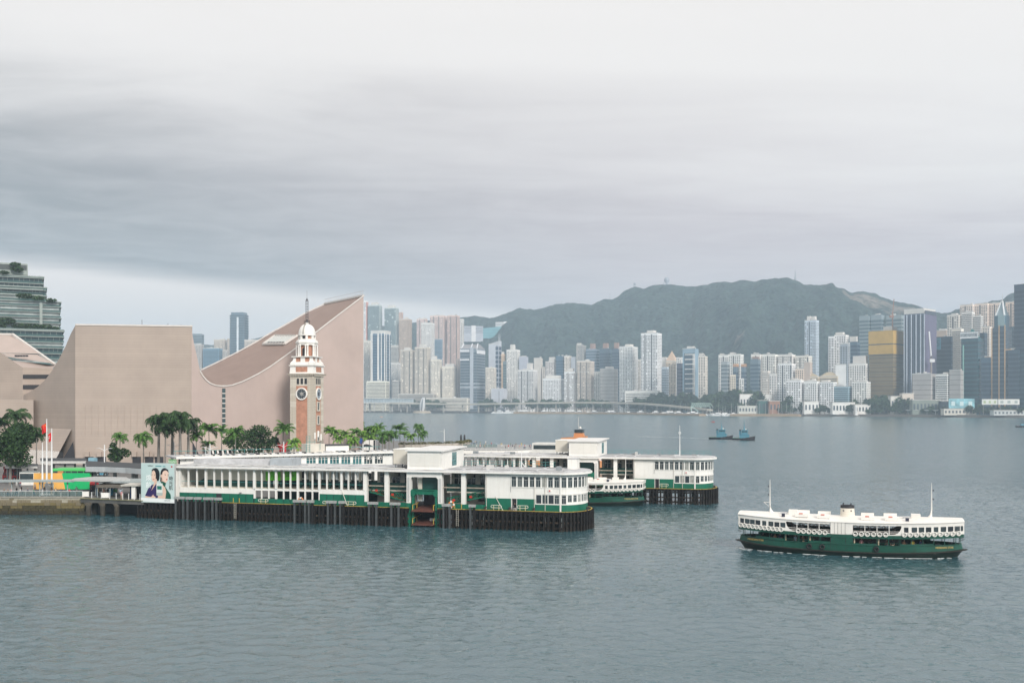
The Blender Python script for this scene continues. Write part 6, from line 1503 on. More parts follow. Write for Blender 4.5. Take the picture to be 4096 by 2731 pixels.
(565.7,2179.4,29.4,18.6,-38.6,129.3,'s', 'e4dfd9', '8d8f90', 'white slab of the long row, second from its left', ()),
(597.0,2162.0,31.8,20.1,-39.4,127.8,'s', 'e0dcd6', '8d8f90', 'white slab of the long row, third from its left', ()),
(628.1,2142.9,30.3,19.2,-40.3,124.2,'s', 'e4ddd4', '8f9090', 'white slab of the long row, last on its right', ()),
(528.8,2070.6,13.2,12,-38.3,90.2,'r', 'cfc9c1', '7d7f82', 'grey-white mid-rise below the long white row', ()),
(542.7,2062.1,15.2,12,-38.7,83.4,'r', 'd9d6d2', '8a8c8e', 'pale mid-rise with fine windows below the long white row', ()),
(566.1,2052.0,31.0,19.6,-39.4,104.0,'s', 'e6e4e0', '767b80', 'white tower block before the long white row', ()),
(589.4,2032.8,17.8,12,-40.2,92.8,'r', 'd6c6b6', '8c8078', 'cream and tan mid-rise right of the white tower block', ()),
(602.4,2024.4,12.6,12,-40.6,106.1,'p', 'b5a79c', '8f847c', 'brownish blank mid-rise left of the twin-topped tower', ()),
(690.6,2293.1,27.2,17.2,-40.8,213.5,'s', 'b9c4ce', '6f8aa0', 'very tall slim glassy tower with two roof stubs', ((0.13, 0.39, 10.3), (0.55, 0.83, 9.4))),
(605.2,2022.7,40.1,12,-40.7,75.0,'b', 'c0b49f', '8d8578', 'low stone-coloured library with a pediment', ()),
(638.2,2001.1,37.8,12,-41.7,76.3,'b', 'c2b6a2', '8d8578', 'low stone-coloured museum with a hipped roof', ()),
(572.9,2011.8,29.6,18.7,-39.9,68.8,'r', 'e6e4e1', '6f7479', 'white waterfront apartment row, left block', ((0.42, 0.92, 2.3),)),
(600.6,1992.8,26.9,17.0,-40.8,66.5,'r', 'e2e1df', '6f777d', 'white waterfront apartment row, middle block', ((0.21, 0.76, 3.2),)),
(627.6,1975.3,28.2,17.9,-41.6,64.2,'r', 'e6e4e1', '71777c', 'white waterfront apartment row, right block', ((0.06, 0.57, 4.2),)),
(651.0,1961.5,33.6,21.3,-42.4,55.2,'h', '8fa7b2', '5d7f90', 'low glassy blue and white block on the waterfront', ()),
(678.3,2107.9,12.1,12,-41.8,164.3,'s', 'dcdcdc', '8e9298', 'white tower, narrow left wing', ()),
(695.3,2099.5,24.9,15.8,-42.3,166.0,'r', 'dfdedc', '858a90', 'white tower with stepped top above the hotel', ((0.02, 0.66, 6.4),)),
(663.8,1983.9,15.7,12,-42.5,140.5,'r', '9aa2aa', '6c7680', 'grey tower in front of the stepped white tower', ()),
(716.6,2083.7,18.8,12,-43.0,150.0,'g', '5f7d94', '4a6a86', 'blue-grey glass tower with a white cap', ((0.03, 0.79, 12.6),)),
(659.3,1988.1,21.9,13.9,-42.3,99.5,'p', 'e6e3df', 'c9c6c2', 'blank white end wall of the waterfront hotel', ()),
(688.4,1974.2,37.0,23.5,-43.2,100.7,'r', 'dedbd6', '63676c', 'white hotel with a regular window grid left of the gold tower', ((0.22, 0.89, 15.7),)),
(680.5,1939.4,29.3,18.6,-43.3,64.1,'r', 'e2dfda', '686c70', 'white waterfront apartment block left of the gold tower', ((0.11, 0.86, 2.4),)),
(792.4,2232.6,21.9,13.9,-43.5,217.7,'g', 'a9bcc2', '83a0aa', 'pale glass tower behind the gold tower, first from the left', ()),
(815.2,2220.0,24.5,15.5,-44.2,218.6,'g', 'a5b7bf', '7f9ca8', 'pale glass tower behind the gold tower, second from the left', ((0.33, 0.7, 3.0),)),
(849.6,2202.8,34.2,21.6,-45.1,216.2,'g', 'b0c0c4', '88a2aa', 'pale glass tower behind the gold tower, right of the crane', ()),
(738.2,1959.5,47.9,55.4,-44.6,163.6,'y', '7a6848', '5a5040', 'tower under construction wrapped in gold netting', ()),
(787.5,1920.7,40.2,50.8,-46.3,192.2,'f', '69758a', '454f66', 'dark office tower with pale fins and a white scaffolded top', ((-0.01, 0.96, 10.9),)),
(864.3,1992.4,42.2,26.7,-47.5,153.9,'g', '33485c', '263c50', 'dark blue glass block with a numbered teal panel', ()),
(775.2,1872.0,35.1,22.2,-46.5,77.3,'n', 'a5a19e', '8b8886', 'grey netted block below the finned tower', ((0.09, 0.24, 2.3),)),
(799.7,1847.0,22.2,14.1,-47.4,75.8,'h', 'e2e0dc', '5d6368', 'white balconied block between two netted ones', ((0.56, 0.97, 3.9),)),
(817.7,1831.6,20.5,13.0,-48.1,82.7,'n', 'a3a09d', '8b8886', 'grey netted block left of the teal tower', ()),
(949.0,2135.1,24.8,15.7,-48.0,211.0,'s', 'd8d2c8', '7c7c7c', 'cream tower with banded windows at the foot of the saddle', ((0.3, 0.74, 4.1),)),
(881.7,1969.8,18.9,12,-48.1,169.8,'h', 'd9d3c8', '7d7f80', 'cream banded tower behind the dark blue block', ()),
(1077.2,2351.7,29.8,18.9,-48.6,255.1,'s', 'dfcfc2', '8a847f', 'pale pink slab of the tall hillside row, left', ()),
(1104.4,2335.1,29.6,18.7,-49.3,256.2,'s', 'e0cdbe', '8a847f', 'pale pink slab of the tall hillside row, middle', ()),
(1126.5,2318.3,21.8,13.8,-49.9,255.8,'s', 'dfcab9', '8a847f', 'pale pink slab of the tall hillside row, beside the spire', ()),
(1153.3,2300.6,19.8,12.5,-50.6,256.3,'s', 'dcc4b0', '8a7f78', 'pale pink slab of the tall hillside row, right of the spire', ()),
(971.0,2119.1,22.2,14.1,-48.6,215.7,'h', 'd8d4ce', '6b6d70', 'white tower with dark bands before the pink row', ()),
(986.9,2106.7,15.7,12,-49.1,206.6,'h', 'd6d2cc', '73767a', 'white banded tower, shorter, before the pink row', ()),
(999.5,2098.3,19.7,12.5,-49.5,183.1,'r', 'd9cfc4', '8a8682', 'cream block left of the pointed tower', ()),
(1029.0,2378.1,24.7,15.6,-47.4,196.5,'p', 'b3a08f', '948474', 'brownish block in the saddle of the hills', ((0.28, 0.83, 3.9),)),
(855.0,1849.1,31.2,23.3,-48.8,142.4,'m', '1f6676', '12505f', 'teal glass tower carrying a roof billboard', ()),
(919.4,1940.9,9.5,12,-49.3,159.6,'g', '33495a', '263c4c', 'narrow dark glass tower right of the billboard tower', ()),
(872.0,1827.0,17.2,12,-49.5,104.9,'g', '55728a', '45627c', 'left shoulder block of the pointed glass tower', ()),
(893.7,1817.5,25.9,25.0,-50.2,159.7,'c', '4f6478', '3c5268', 'pointed glass skyscraper with gold ribs, pyramid top and mast', ()),
(907.6,1795.9,19.1,12.1,-50.8,117.2,'g', '4d667c', '3e566c', 'right shoulder block of the pointed glass tower', ()),
(921.5,1784.3,37.0,12,-51.3,234.5,'g', '33475f', '28394f', 'tall dark blue glass tower at the right frame edge', ()),
(961.3,1907.5,9.4,12,-50.7,169.0,'g', '4d6070', '3c5060', 'grey-blue banded tower behind the right shoulder block', ()),
(903.1,1756.0,9.3,12,-51.2,110.0,'g', '2a4f60', '1f3f50', 'low teal glass block at the right frame edge', ()),
(-1006.7,3194.6,30.6,19.4,-6.5,245.9,'g', '8fa0a8', '7b919b', 'teal-grey slab just right of the culture centre front block', ()),
(-969.4,3082.3,25.2,16.0,-6.5,207.0,'r', 'b0a8a0', '7c7a78', 'beige block in front of the teal-grey slab', ()),
(-923.7,3077.1,50.7,32.1,-7.3,193.5,'h', '5f7f92', '476a80', 'curved blue banded office above the ski-slope roof', ()),
(-929.2,3175.1,35.0,22.2,-7.7,226.8,'r', 'c2b6a8', '847c74', 'beige apartment tower behind the blue banded office', ()),
(-891.9,3163.1,22.5,14.3,-8.3,229.3,'r', 'bcae9f', '847c74', 'tan apartment tower left of the tapering tower', ()),
(-862.0,3158.0,24.6,15.6,-8.7,211.6,'r', 'c0b5a8', '88807a', 'beige mid-rise under the tapering tower', ()),
(-821.6,3156.1,44.3,28.1,-9.4,224.4,'r', 'c4b9ae', '847e78', 'beige apartment block right of the tapering tower', ()),
(-867.7,3166.7,49.9,31.6,-8.7,312.8,'o', '6f8796', '5b7585', 'tapering blue-grey skyscraper with a bright vertical stripe', ()),
(-696.6,3124.2,17.7,12,-11.4,276.8,'p', 'cfcac2', 'a8a49e', 'pale tower top showing over the ski-slope roof', ()),
(-736.0,3131.9,17.7,12,-10.8,252.2,'g', '5f7684', '4c6474', 'dark roofed tower top over the ski-slope roof', ()),
(-878.8,3055.6,15.0,12,-8.0,188.5,'r', 'b0a79e', '807a74', 'small beige block beside the blue banded office', ()),
]
# each row: x, y, width, depth, turn, height, style, wall colour, window colour, label, roof boxes (from, to, height)
M_HAZED = {}
def bmat(hexc, k=0.92, rough=0.7, spec=0.3, var=0.06):
    key = ('b', hexc, k, rough)
    if key not in M_HAZED:
        c = tuple(min(.84, v*k) for v in lin(hexc)); M_HAZED[key] = mat('facade_'+hexc+'_%d_%d' % (k*100, rough*100), c, rough, .12, .05, spec=spec)
    return M_HAZED[key]
def build_city():
    rnd = random.Random(12)
    for (x, y, w, d, rot, H, st, wall, win, label, crowns) in CITY:
        t = thing('far_building', label, 'building', (x, y, 3.0), R(rot))
        if st in ('c', 'k', 'm', 'o', 't', 'v', 'y'): t.name = {'c': 'pointed_skyscraper', 'k': 'peaked_office_tower', 'm': 'billboard_tower', 'o': 'tapering_skyscraper', 't': 'twin_tower', 'v': 'ribbed_glass_tower', 'y': 'tower_under_construction'}[st]
        elif H > 90: t.name = 'high_rise'
        hx, hy = w/2, d/2
        glassy = st in 'gkcmofv' or st in ('q2',)
        wm = bmat(wall, .62 if glassy else 1.12, .35 if glassy else .75); gm = bmat(win, .36, .25, .5)
        pm_ = bmat('d9d7d2')
        body = MB(); body.box(-hx, hx, -hy, hy, 0, H)
        if st == 'o':
            body = MB(); P = []; lv = [(0,1.0),(.55,1.0),(.8,.95),(.95,.86),(1,.8)]
            for f, s in lv: P += [(-hx*s,-hy,H*f),(hx*s,-hy,H*f),(hx*s,hy,H*f),(-hx*s,hy,H*f)]
            body.add(P, [(i*4+j, i*4+(j+1)%4, (i+1)*4+(j+1)%4, (i+1)*4+j) for i in range(4) for j in range(4)] + [(16,17,18,19)])
        body.build('block', wm, t)
        q = MB()
        e = .12
        def front(x0, x1, z0, z1): q.quad((x0,-hy-e,z0),(x1,-hy-e,z0),(x1,-hy-e,z1),(x0,-hy-e,z1))
        def sides(a0, a1, z0, z1):
            q.quad((hx+e,a0,z0),(hx+e,a1,z0),(hx+e,a1,z1),(hx+e,a0,z1)); q.quad((-hx-e,a1,z0),(-hx-e,a0,z0),(-hx-e,a0,z1),(-hx-e,a1,z1))
        def cells(L_, cw): n = max(1, int(L_/cw)); return [(-L_/2+L_*(i+.5)/n, L_/n) for i in range(n)]
        z0 = 6
        if st in ('r', 's', 't', 'q', 'q2'):
            fh = 3.5; nf = int((H-z0-2)/fh); cols = cells(w, 4.3); dc = cells(d, 4.6)
            rec = set(i for i in range(len(cols)) if i % 4 == 2) if st == 's' else set()
            top_g = .58 if st == 't' else 9
            for j in range(nf):
                za = z0+j*fh+.9; zb = za+1.9
                if (j+.5)/nf > top_g: zb = za+2.9; 
                for i, (c, cw) in enumerate(cols):
                    if st in ('q', 'q2') and c < (.15*w): 
                        if st == 'q' or rnd.random() < .5: continue
                    if i in rec: continue
                    if rnd.random() < .06: continue
                    k = .34 if st == 's' else .28
                    if (j+.5)/nf > top_g: k = .47
                    front(c-cw*k, c+cw*k, za, zb)
                for c, cw in dc: sides(c-cw*.24, c+cw*.24, za, zb)
            for i in rec: c, cw = cols[i]; front(c-cw*.36, c+cw*.36, z0, H-3)
            if st == 'q':
                zz_ = 10
                while zz_ < H-14: front(hx*.38, hx*.95, zz_, zz_+9.5); sides(-hy*.8, hy*.8, zz_, zz_+9.5); zz_ += 13
        elif st in ('b', 'h'):
            fh = 4.0; nf = max(1, int((H-2)/fh))
            for j in range(nf):
                za = 1+j*fh+1.0; front(-hx*.95, hx*.95, za, za+fh*.5); sides(-hy*.9, hy*.9, za, za+fh*.5)
        elif st in ('g', 'k', 'c', 'm', 'v', 'o'):
            fh = 8.0; nf = int((H-4)/fh)
            for j in range(nf):
                za = 3+j*fh; s = 1 if st != 'o' or za < H*.6 else .9
                front(-hx*s*.985, hx*s*.985, za, za+fh*.68); sides(-hy*.97, hy*.97, za, za+fh*.68)
        elif st == 'f':
            for c, cw in cells(w, 3.4): front(c-cw*.22, c+cw*.22, 8, H-2)
            for j in range(int(H/12)): sides(-hy*.98, hy*.98, 8+j*12, 8+j*12+11)
        elif st in ('n', 'y'):
            for j in range(int(H/9)): front(-hx, hx, 2+j*9, 2.7+j*9); sides(-hy, hy, 2+j*9, 2.7+j*9)
        elif st == 'p':
            for j in range(3):
                c = hx*(.2+.15*j); front(c, c+1.6, H*.1, H*.9) if w > 25 and j < 1 else None
        if q.f and st not in ('w',): tag(q.build('window_grid', gm, t, fix=False), None, None, None, 'stuff')
        # roof boxes and clutter
        for a, b_, h in crowns:
            big = b_-a > .9
            m = MB(); m.box(-hx+w*max(0, a), -hx+w*min(1, b_), -hy*(1.01 if big else .5), hy*(1.01 if big else .7), H, H+h); m.build('roof_box', bmat('d9d5cf') if st not in ('g',) or 'brown' not in label else bmat('a08478'), t)
        if st not in ('o', 'c', 'k', 'y') and w > 15:
            for k in range(rnd.choice([1, 2, 2, 3])):
                c = rnd.uniform(-.75, .55)*hx; ww = rnd.uniform(2.5, 6); m = MB(); m.box(c, c+ww, -hy*.4, hy*.3, H, H+rnd.uniform(1.5, 5)); m.build('roof_plant', bmat(rnd.choice(['c8c4be', 'b0b2b4', 'd8d6d2'])), t)
            m = MB(); m.box(-hx-.3, hx+.3, -hy-.3, -hy+.3, H, H+1.3); m.build('parapet', pm_ if not glassy else wm, t)
        S = lambda name, mm, fn: (lambda mb: (fn(mb), mb.build(name, mm, t))[1])(MB())
        if st == 'v':
            for c in (-.98, -.82, -.02, .1, .50, .97): S('white_rib', bmat('ece9e4'), lambda m: m.box(c*hx-1.3, c*hx+1.3, -hy-1.2, -hy+.5, 20, H+2))
            for c in (-.5, .5): S('white_rib', bmat('ece9e4'), lambda m: m.box(hx-.4, hx+1.0, c*hy-1.3, c*hy+1.3, 20, H+2))
            S('dark_podium', bmat('3a5168', .6), lambda m: m.box(-hx*1.4, hx*1.15, -hy-1.5, hy, 0, 42))
        if st == 'k':
            wt = bmat('e8e8ea')
            S('crown_roof', bmat('8d8a8c'), lambda m: m.add([(-hx,-hy,H),(hx,-hy,H),(hx,hy,H),(-hx,hy,H),(-hx*.8,-hy*.3,H+13),(hx*.8,-hy*.3,H+13),(hx*.8,hy*.3,H+13),(-hx*.8,hy*.3,H+13)], [(0,1,5,4),(1,2,6,5),(2,3,7,6),(3,0,4,7),(4,5,6,7)]))
            for x0 in (-hx, hx*.22, hx): S('gable_rib', wt, lambda m: m.beam((x0, -hy-.5, H-4), (x0*.85, -hy*.4, H+15), 2.2, 2.2))
            S('white_band', wt, lambda m: m.box(-hx-.3, hx*.1, -hy-.9, -hy, H-9, H-3)); S('white_band', wt, lambda m: m.box(-hx-.3, hx*.1, -hy-.9, -hy, H-33, H-29)); S('white_band', wt, lambda m: m.box(hx+.1, hx+.9, -hy, hy, H-14, H-4))
            S('corner_shaft', bmat('b4bac2'), lambda m: m.box(hx*.2, hx*.6, -hy-1.5, -hy, 8, H+4)); S('mid_band', bmat('c6cdd4'), lambda m: m.box(-hx-.3, hx+.3, -hy-1.0, hy, H*.38, H*.38+3)); S('mid_band', bmat('c6cdd4'), lambda m: m.box(-hx-.3, hx+.3, -hy-1.0, hy, H*.44, H*.44+2))
        if st == 'o': S('bright_stripe', bmat('dfe6ea'), lambda m: m.box(-hx*.05, hx*.2, -hy-.8, -hy+.5, 10, H*.95))
        if st == 'q':
            S('raking_top', bmat('c4c8ce'), lambda m: m.add([(-hx,-hy,H),(hx,-hy,H),(hx,hy,H),(-hx,hy,H),(hx,-hy,H+9),(hx,hy,H+9)], [(0,1,4),(1,2,5,4),(2,3,5),(0,4,5,3)]))
            for c in (.75, .97): S('roof_spike', bmat('d8dade'), lambda m: m.tube([(hx*c,0,H),(hx*c,0,H+30)], [1.0,.3], 5))
        if st == 'w':
            wt = bmat('eceae6')
            S('glass_front', gm, lambda m: m.box(-hx*.75, hx*.95, -hy-.3, -hy, 8, H-10))
            for j in range(12): S('lattice_bar', wt, lambda m: m.box(-hx*.6, hx*.95, -hy-1.2, -hy-.3, 12+j*(H-26)/11, 14+j*(H-26)/11))
            for c in (.72, .95): S('lattice_post', wt, lambda m: m.box(c*hx-.9, c*hx+.9, -hy-1.25, -hy-.35, 12, H-12))
        if st == 'y':
            gold = bmat('c9a148', .9); 
            S('net_band', gold, lambda m: m.box(-hx-.8, hx+.8, -hy-.8, hy+.8, H*.845, H*1.0)); S('net_band', gold, lambda m: m.box(-hx-.8, hx+.8, -hy-.8, hy+.8, H*.72, H*.835))
            for j in range(2): S('dark_rope', bmat('33506a', .6), lambda m: m.box(-hx-1.1, hx+1.1, -hy-1.1, hy+1.1, H*(.835 if j else .712), H*(.845 if j else .72)))
            for j in range(13): z = H*(.68-j*.037); S('slab_edge', bmat('8e8470', .8), lambda m: m.box(-hx-.9, hx+.9, -hy-.9, hy+.9, z, z+1.3))
            S('glass_base', bmat('6d8796', .7), lambda m: m.box(-hx-1.2, hx+1.2, -hy-1.2, hy+1.2, 4, H*.17))
            S('core', bmat('c8c2b8'), lambda m: m.box(-hx*.1, hx*.6, -hy*.4, hy*.5, H, H+9)); 
        if st == 'f':
            for c in (-.98, -.72, -.28, .18, .62, .97): S('pale_fin', bmat('c3cbd6'), lambda m: m.box(c*hx-.7, c*hx+.7, -hy-1.4, -hy, 4, H))
            S('net_side', bmat('6e6882', .8), lambda m: m.box(hx+.2, hx+.8, -hy, hy, H*.25, H-1))
        if st == 'c':
            gold = bmat('c8a57c'); 
            for c in (-.9, .1, .9): S('gold_rib', gold, lambda m: m.box(c*hx-.8, c*hx+.8, -hy-1.3, -hy, 10, H+ (4 if c > 0 else 0)))
            S('upper_shaft', bmat('41697c', .7, .3), lambda m: m.box(-hx*.55, hx*.8, -hy*.9, hy*.8, H, H+22)); S('glass_face', bmat('9fb8bb', .8, .3), lambda m: m.box(-hx*.1, hx*.82, -hy*.95, -hy*.9, H+3, H+22))
            tp = H+22; cx = hx*.12; hw = hx*.62
            S('pyramid', bmat('8fa0a6'), lambda m: m.add([(cx-hw,-hy*.8,tp),(cx+hw,-hy*.8,tp),(cx+hw,hy*.7,tp),(cx-hw,hy*.7,tp),(cx-1,-1,tp+27),(cx+1,-1,tp+27),(cx+1,1,tp+27),(cx-1,1,tp+27)], [(0,1,5,4),(1,2,6,5),(2,3,7,6),(3,0,4,7),(4,5,6,7)]))
            for sx in (-1, 1): S('pyramid_rib', bmat('dfe0e0'), lambda m: m.beam((cx+sx*hw,-hy*.82,tp),(cx+sx*1,-1.5,tp+27),2.2,1.8))
            S('mast', bmat('d8d8d8'), lambda m: m.tube([(cx,0,tp+25),(cx,0,tp+40)],[.9,.25],6))
            for c, z in ((-1, .66), (1, .74)): S('shoulder_edge', gold, lambda m: m.box(min(c*hx, c*hx*1.8), max(c*hx, c*hx*1.8), -hy-.8, -hy, H*z, H*z+2))
        if st == 'm':
            S('pale_rib', bmat('8fc3b6'), lambda m: m.box(-hx*.78, -hx*.66, -hy-1.0, -hy, 4, H-12))
            S('green_pyramid', bmat('2f7470', .8), lambda m: m.add([(-hx*.7,-hy*.7,H),(hx*.8,-hy*.7,H),(hx*.8,hy*.7,H),(-hx*.7,hy*.7,H),(0,0,H+19)], [(0,1,4),(1,2,4),(2,3,4),(3,0,4)]))
            bb = S('roof_billboard', bmat('e2f6f2', 1.15), lambda m: m.box(-hx*1.05, hx*1.05, -hy-2.2, -hy-1.2, H, H+11.5))
            me = text_mesh('FUTURES FOR FUTURE', 8.5, bmat('24424e', .6), depth=.1); o = link('lettering', me, bb, (0, -hy-2.4, H+5.8)); o.rotation_euler = (R(90), 0, 0); o.scale = (w*.98/max(1, me.vertices and max(v.co.x for v in me.vertices)-min(v.co.x for v in me.vertices)), 1, 1)
        if 'numbered teal panel' in label:
            pn = S('sign_panel', bmat('3f7c92', .8), lambda m: m.box(-hx, hx*.0, -hy-1, -hy, H-24, H-1)); me = text_mesh('35', 17, bmat('2a5568', .7), depth=.1); o = link('lettering', me, pn, (-hx*.45, -hy-1.2, H-12)); o.rotation_euler = (R(90), 0, 0)
        if 'pyramid roof' in label: S('hipped_roof', bmat('d3b9a0'), lambda m: m.add([(-hx,-hy,H),(hx,-hy,H),(hx,hy,H),(-hx,hy,H),(0,0,H+26)], [(0,1,4),(1,2,4),(2,3,4),(3,0,4)]))
        if 'pediment' in label or 'hipped' in label: S('low_roof', bmat('b7a98f'), lambda m: m.add([(-hx,-hy,H),(hx,-hy,H),(hx,hy,H),(-hx,hy,H),(-hx*.3,0,H+9),(hx*.3,0,H+9)], [(0,1,5,4),(1,2,5),(2,3,4,5),(3,0,4)]))
        if 'orange cap' in label: S('orange_cap', bmat('c79a76'), lambda m: m.box(-hx-.5, hx+.5, -hy-.5, hy, H, H+6))
        if 'salmon edge' in label: S('salmon_edge', bmat('d39a8b'), lambda m: m.box(hx*.55, hx+.5, -hy-.5, hy+.5, 0, H-4))
    # tower crane over the gold tower
    c = thing('tower_crane', 'red lattice crane rising over the gold-netted tower', 'crane', (slope(3570)*1945, 1945, 3)); cm = bmat('a07a6a', .8)
    m = MB(); m.box(-1,1,-1,1,0,200); m.build('mast', cm, c); m = MB(); m.beam((0,0,195),(3,0,226),1.2); m.build('jib', cm, c); m = MB(); m.box(-6,2,-2,2,190,194); m.build('counter_jib', cm, c)
    c = thing('luffing_crane', 'white luffing crane between the finned tower and the dark block', 'crane', (slope(3725)*1880, 1880, 3)); m = MB(); m.box(-1.2,1.2,-1,1,0,112); m.build('mast', bmat('8a8078'), c); m = MB(); m.beam((0,0,108),(-4,0,158),2.0); m.build('jib', bmat('e4e4e4'), c); m = MB(); m.box(-3,6,-2,2,100,106); m.build('machinery', bmat('d8d8d8'), c)
build_city()

# ---------------------------------------------------------------- far shore: quays, viaduct, marina, trees
def build_far_shore():
    us = list(range(600, 4500, 60)); poly = [(slope(u)*(shoreY(u)-4), shoreY(u)-4) for u in us]
    back = [(slope(u)*(shoreY(u)+900), shoreY(u)+900) for u in reversed(us)]
    b = MB(); b.prism(poly+back, -1.0, 4.2); tag(b.build('far_shore_ground', bmat('8f8d86', .8)), 'built-up far shore behind the harbour', None, None, 'structure')
    q = MB(); n = len(poly)
    for i in range(n-1): q.beam((*poly[i], 2.2), (*poly[i+1], 2.2), 3.0, 5.0)
    tag(q.build('far_quay', bmat('8a8078', .55)), 'long stone quay wall of the far shore', None, None, 'structure')
    def water_line(u, v): Y = wat(v); return (slope(u)*Y, Y)
    def bw(us_, off, label):
        P = [(slope(u)*(shoreY(u)-off), shoreY(u)-off) for u in us_]; b = MB()
        for i in range(len(P)-1):
            b.beam((*P[i], 1.0), (*P[i+1], 1.0), 16, 5.5); b.beam((*P[i], 4.0), (*P[i+1], 4.0), 7, 1.2)
        tag(b.build('breakwater', bmat('c2a98c', .7, var=.3)), label, 'breakwater')
    bw([2060,2160,2260,2360,2460,2560,2660,2760,2810], 120, 'pale stone breakwater before the moored yachts')
    bw([2925,2990,3060,3130,3200], 40, 'short stone breakwater with a dark foot right of the marina gap')
    # elevated road
    V = [(1400,1612),(1560,1613),(1700,1615),(1850,1618),(1980,1616),(2150,1613),(2300,1611),(2450,1612),(2580,1616),(2680,1624),(2760,1632),(2840,1640)]
    P = [Vector((slope(u)*(shoreY(u)-30), shoreY(u)-30, CAMZ-(v-HOR)/FOC*(shoreY(u)-30))) for u, v in V]
    t = thing('elevated_road', 'long pale elevated road along the far waterfront', 'viaduct', P[0]); o = P[0]
    for i in range(len(P)-1):
        d = MB(); d.beam(P[i]-o, P[i+1]-o, 14, 3.2); d.build('deck_span', bmat('b9b4a8', .85), t)
        d = MB(); d.beam(P[i]-o+Vector((0,-7,2.2)), P[i+1]-o+Vector((0,-7,2.2)), .6, 1.3); d.build('parapet', bmat('cfc9bc', .9), t)
        for f in (0, .5):
            p = P[i].lerp(P[i+1], f); d = MB(); d.box(p.x-o.x-2, p.x-o.x+2, p.y-o.y-3, p.y-o.y+3, 2-o.z, p.z-o.z-1.5); d.build('pier_column', bmat('a5a198', .8), t)
    # covered footbridge left of the shell
    Y = shoreY(1550)-40; t = thing('covered_walkway', 'glazed covered walkway above the road beside the culture centre', 'footbridge', (slope(1440)*Y, Y, 3)); w = (slope(1655)-slope(1440))*Y
    b = MB(); b.box(0, w, 0, 12, 24, 27); b.build('floor', bmat('c9c6be'), t)
    for i in range(19): b = MB(); x = w*i/19; b.box(x, x+w/19-.8, 1, 11, 27, 37); b.build('glazed_bay', bmat('aebbc2', .8), t)
    b = MB(); b.box(-1, w+1, -1, 13, 37, 38.5); b.build('roof', bmat('c6c9c8'), t)
    for i in range(6): b = MB(); x = w*(i+.5)/6; b.box(x, x+3, 4, 8, 0, 24); b.build('column', bmat('b5b2aa'), t)
    # shell-shaped vent
    Y = shoreY(1688)-75; t = thing('shell_vent', 'white shell-shaped ventilation tower on its own round pier', 'tower', (slope(1688)*Y, Y, 0))
    b = MB(); b.lathe([(26,-1),(24,5),(20,6)], 20); b.build('base', bmat('b8ab98', .8), t, 40)
    for s in (-1, 1):
        b = MB(); P = []; n = 14
        for i in range(n+1):
            f = i/n; z = 6+38*f; r_ = 9.0*math.sin(math.pi*min(1, .25+f*.62))**.8
            for a in np.linspace(-1.2, 1.2, 7): P.append((s*(r_*math.cos(a)-1)*.95+f*f*4, r_*math.sin(a), z))
        b.add(P, [(i*7+j, i*7+j+1, (i+1)*7+j+1, (i+1)*7+j) for i in range(n) for j in range(6)]); b.build('shell', bmat('dfe0e0'), t, True)
    b = MB(); b.lathe([(5,6),(6.5,18),(6,30),(4,36)], 12, (1,0,0)); b.build('core', bmat('8a9098'), t, True)
    # footbridge with a sloping stair by the marina
    Y = shoreY(2810)-25; t = thing('marina_footbridge', 'pale green truss footbridge with sloping stair by the marina', 'footbridge', (slope(2765)*Y, Y, 3)); k = Y/FOC; gm = bmat('a9c2ba')
    for z in (16, 23): b = MB(); b.beam((0,0,z),(75*k,0,z),2,1.0); b.build('chord', gm, t)
    for i in range(9): b = MB(); b.beam((75*k*i/9,0,16),(75*k*(i+.5)/9,0,23),.8); b.beam((75*k*(i+.5)/9,0,23),(75*k*(i+1)/9,0,16),.8); b.build('truss_web', gm, t)
    b = MB(); b.beam((0,0,17),(35*k,-4,2),2.5,1.5); b.build('stair', gm, t)
    for x in (0, 38, 75): b = MB(); b.box(x*k-1,x*k+1,-1,1,0,16); b.build('leg', gm, t)
    b = MB(); b.beam((75*k,0,23),(92*k,0,12),1.5,1.5); b.build('stair', gm, t)
    # moored boats
    rnd = random.Random(31); wh = bmat('e8e8e6'); 
    def yacht(L, v):
        m = MB(); h = L*.11
        m.add([(-L/2,-L*.1,0),(L*.3,-L*.1,0),(L*.47,0,0),(L*.3,L*.1,0),(-L/2,L*.1,0),(-L/2,-L*.12,h),(L*.33,-L*.12,h*1.25),(L*.55,0,h*1.5),(L*.33,L*.12,h*1.25),(-L/2,L*.12,h)],[(0,1,6,5),(1,2,7,6),(2,3,8,7),(3,4,9,8),(4,0,5,9),(5,6,7,8,9)])
        return m.mesh('hull', wh)
    kinds = []
    for L, sail in ((24,0),(32,0),(17,0),(15,1),(19,1)):
        c = MB(); h = L*.11; c.add([(-L*.35,-L*.08,h),(L*.2,-L*.08,h),(L*.2,L*.08,h),(-L*.35,L*.08,h),(-L*.33,-L*.07,h+L*.1),(L*.08,-L*.07,h+L*.1),(L*.08,L*.07,h+L*.1),(-L*.33,L*.07,h+L*.1)],[(0,1,5,4),(1,2,6,5),(2,3,7,6),(3,0,4,7),(4,5,6,7)])
        g = MB(); g.box(-L*.3,L*.1,-L*.085,L*.085,h+L*.035,h+L*.075)
        f = MB(); f.box(-L*.25,L*.0,-L*.06,L*.06,h+L*.1,h+L*.17)
        ms = MB(); ms.tube([(L*.02,0,h),(L*.02,0,h+L*1.25)],[.28,.16],4)
        kinds.append((yacht(L, 0), c.mesh('cabin', wh), g.mesh('cabin_window', bmat('4c6478', .7)), f.mesh('flybridge', wh), ms.mesh('mast', bmat('d4d6d6')), sail, L))
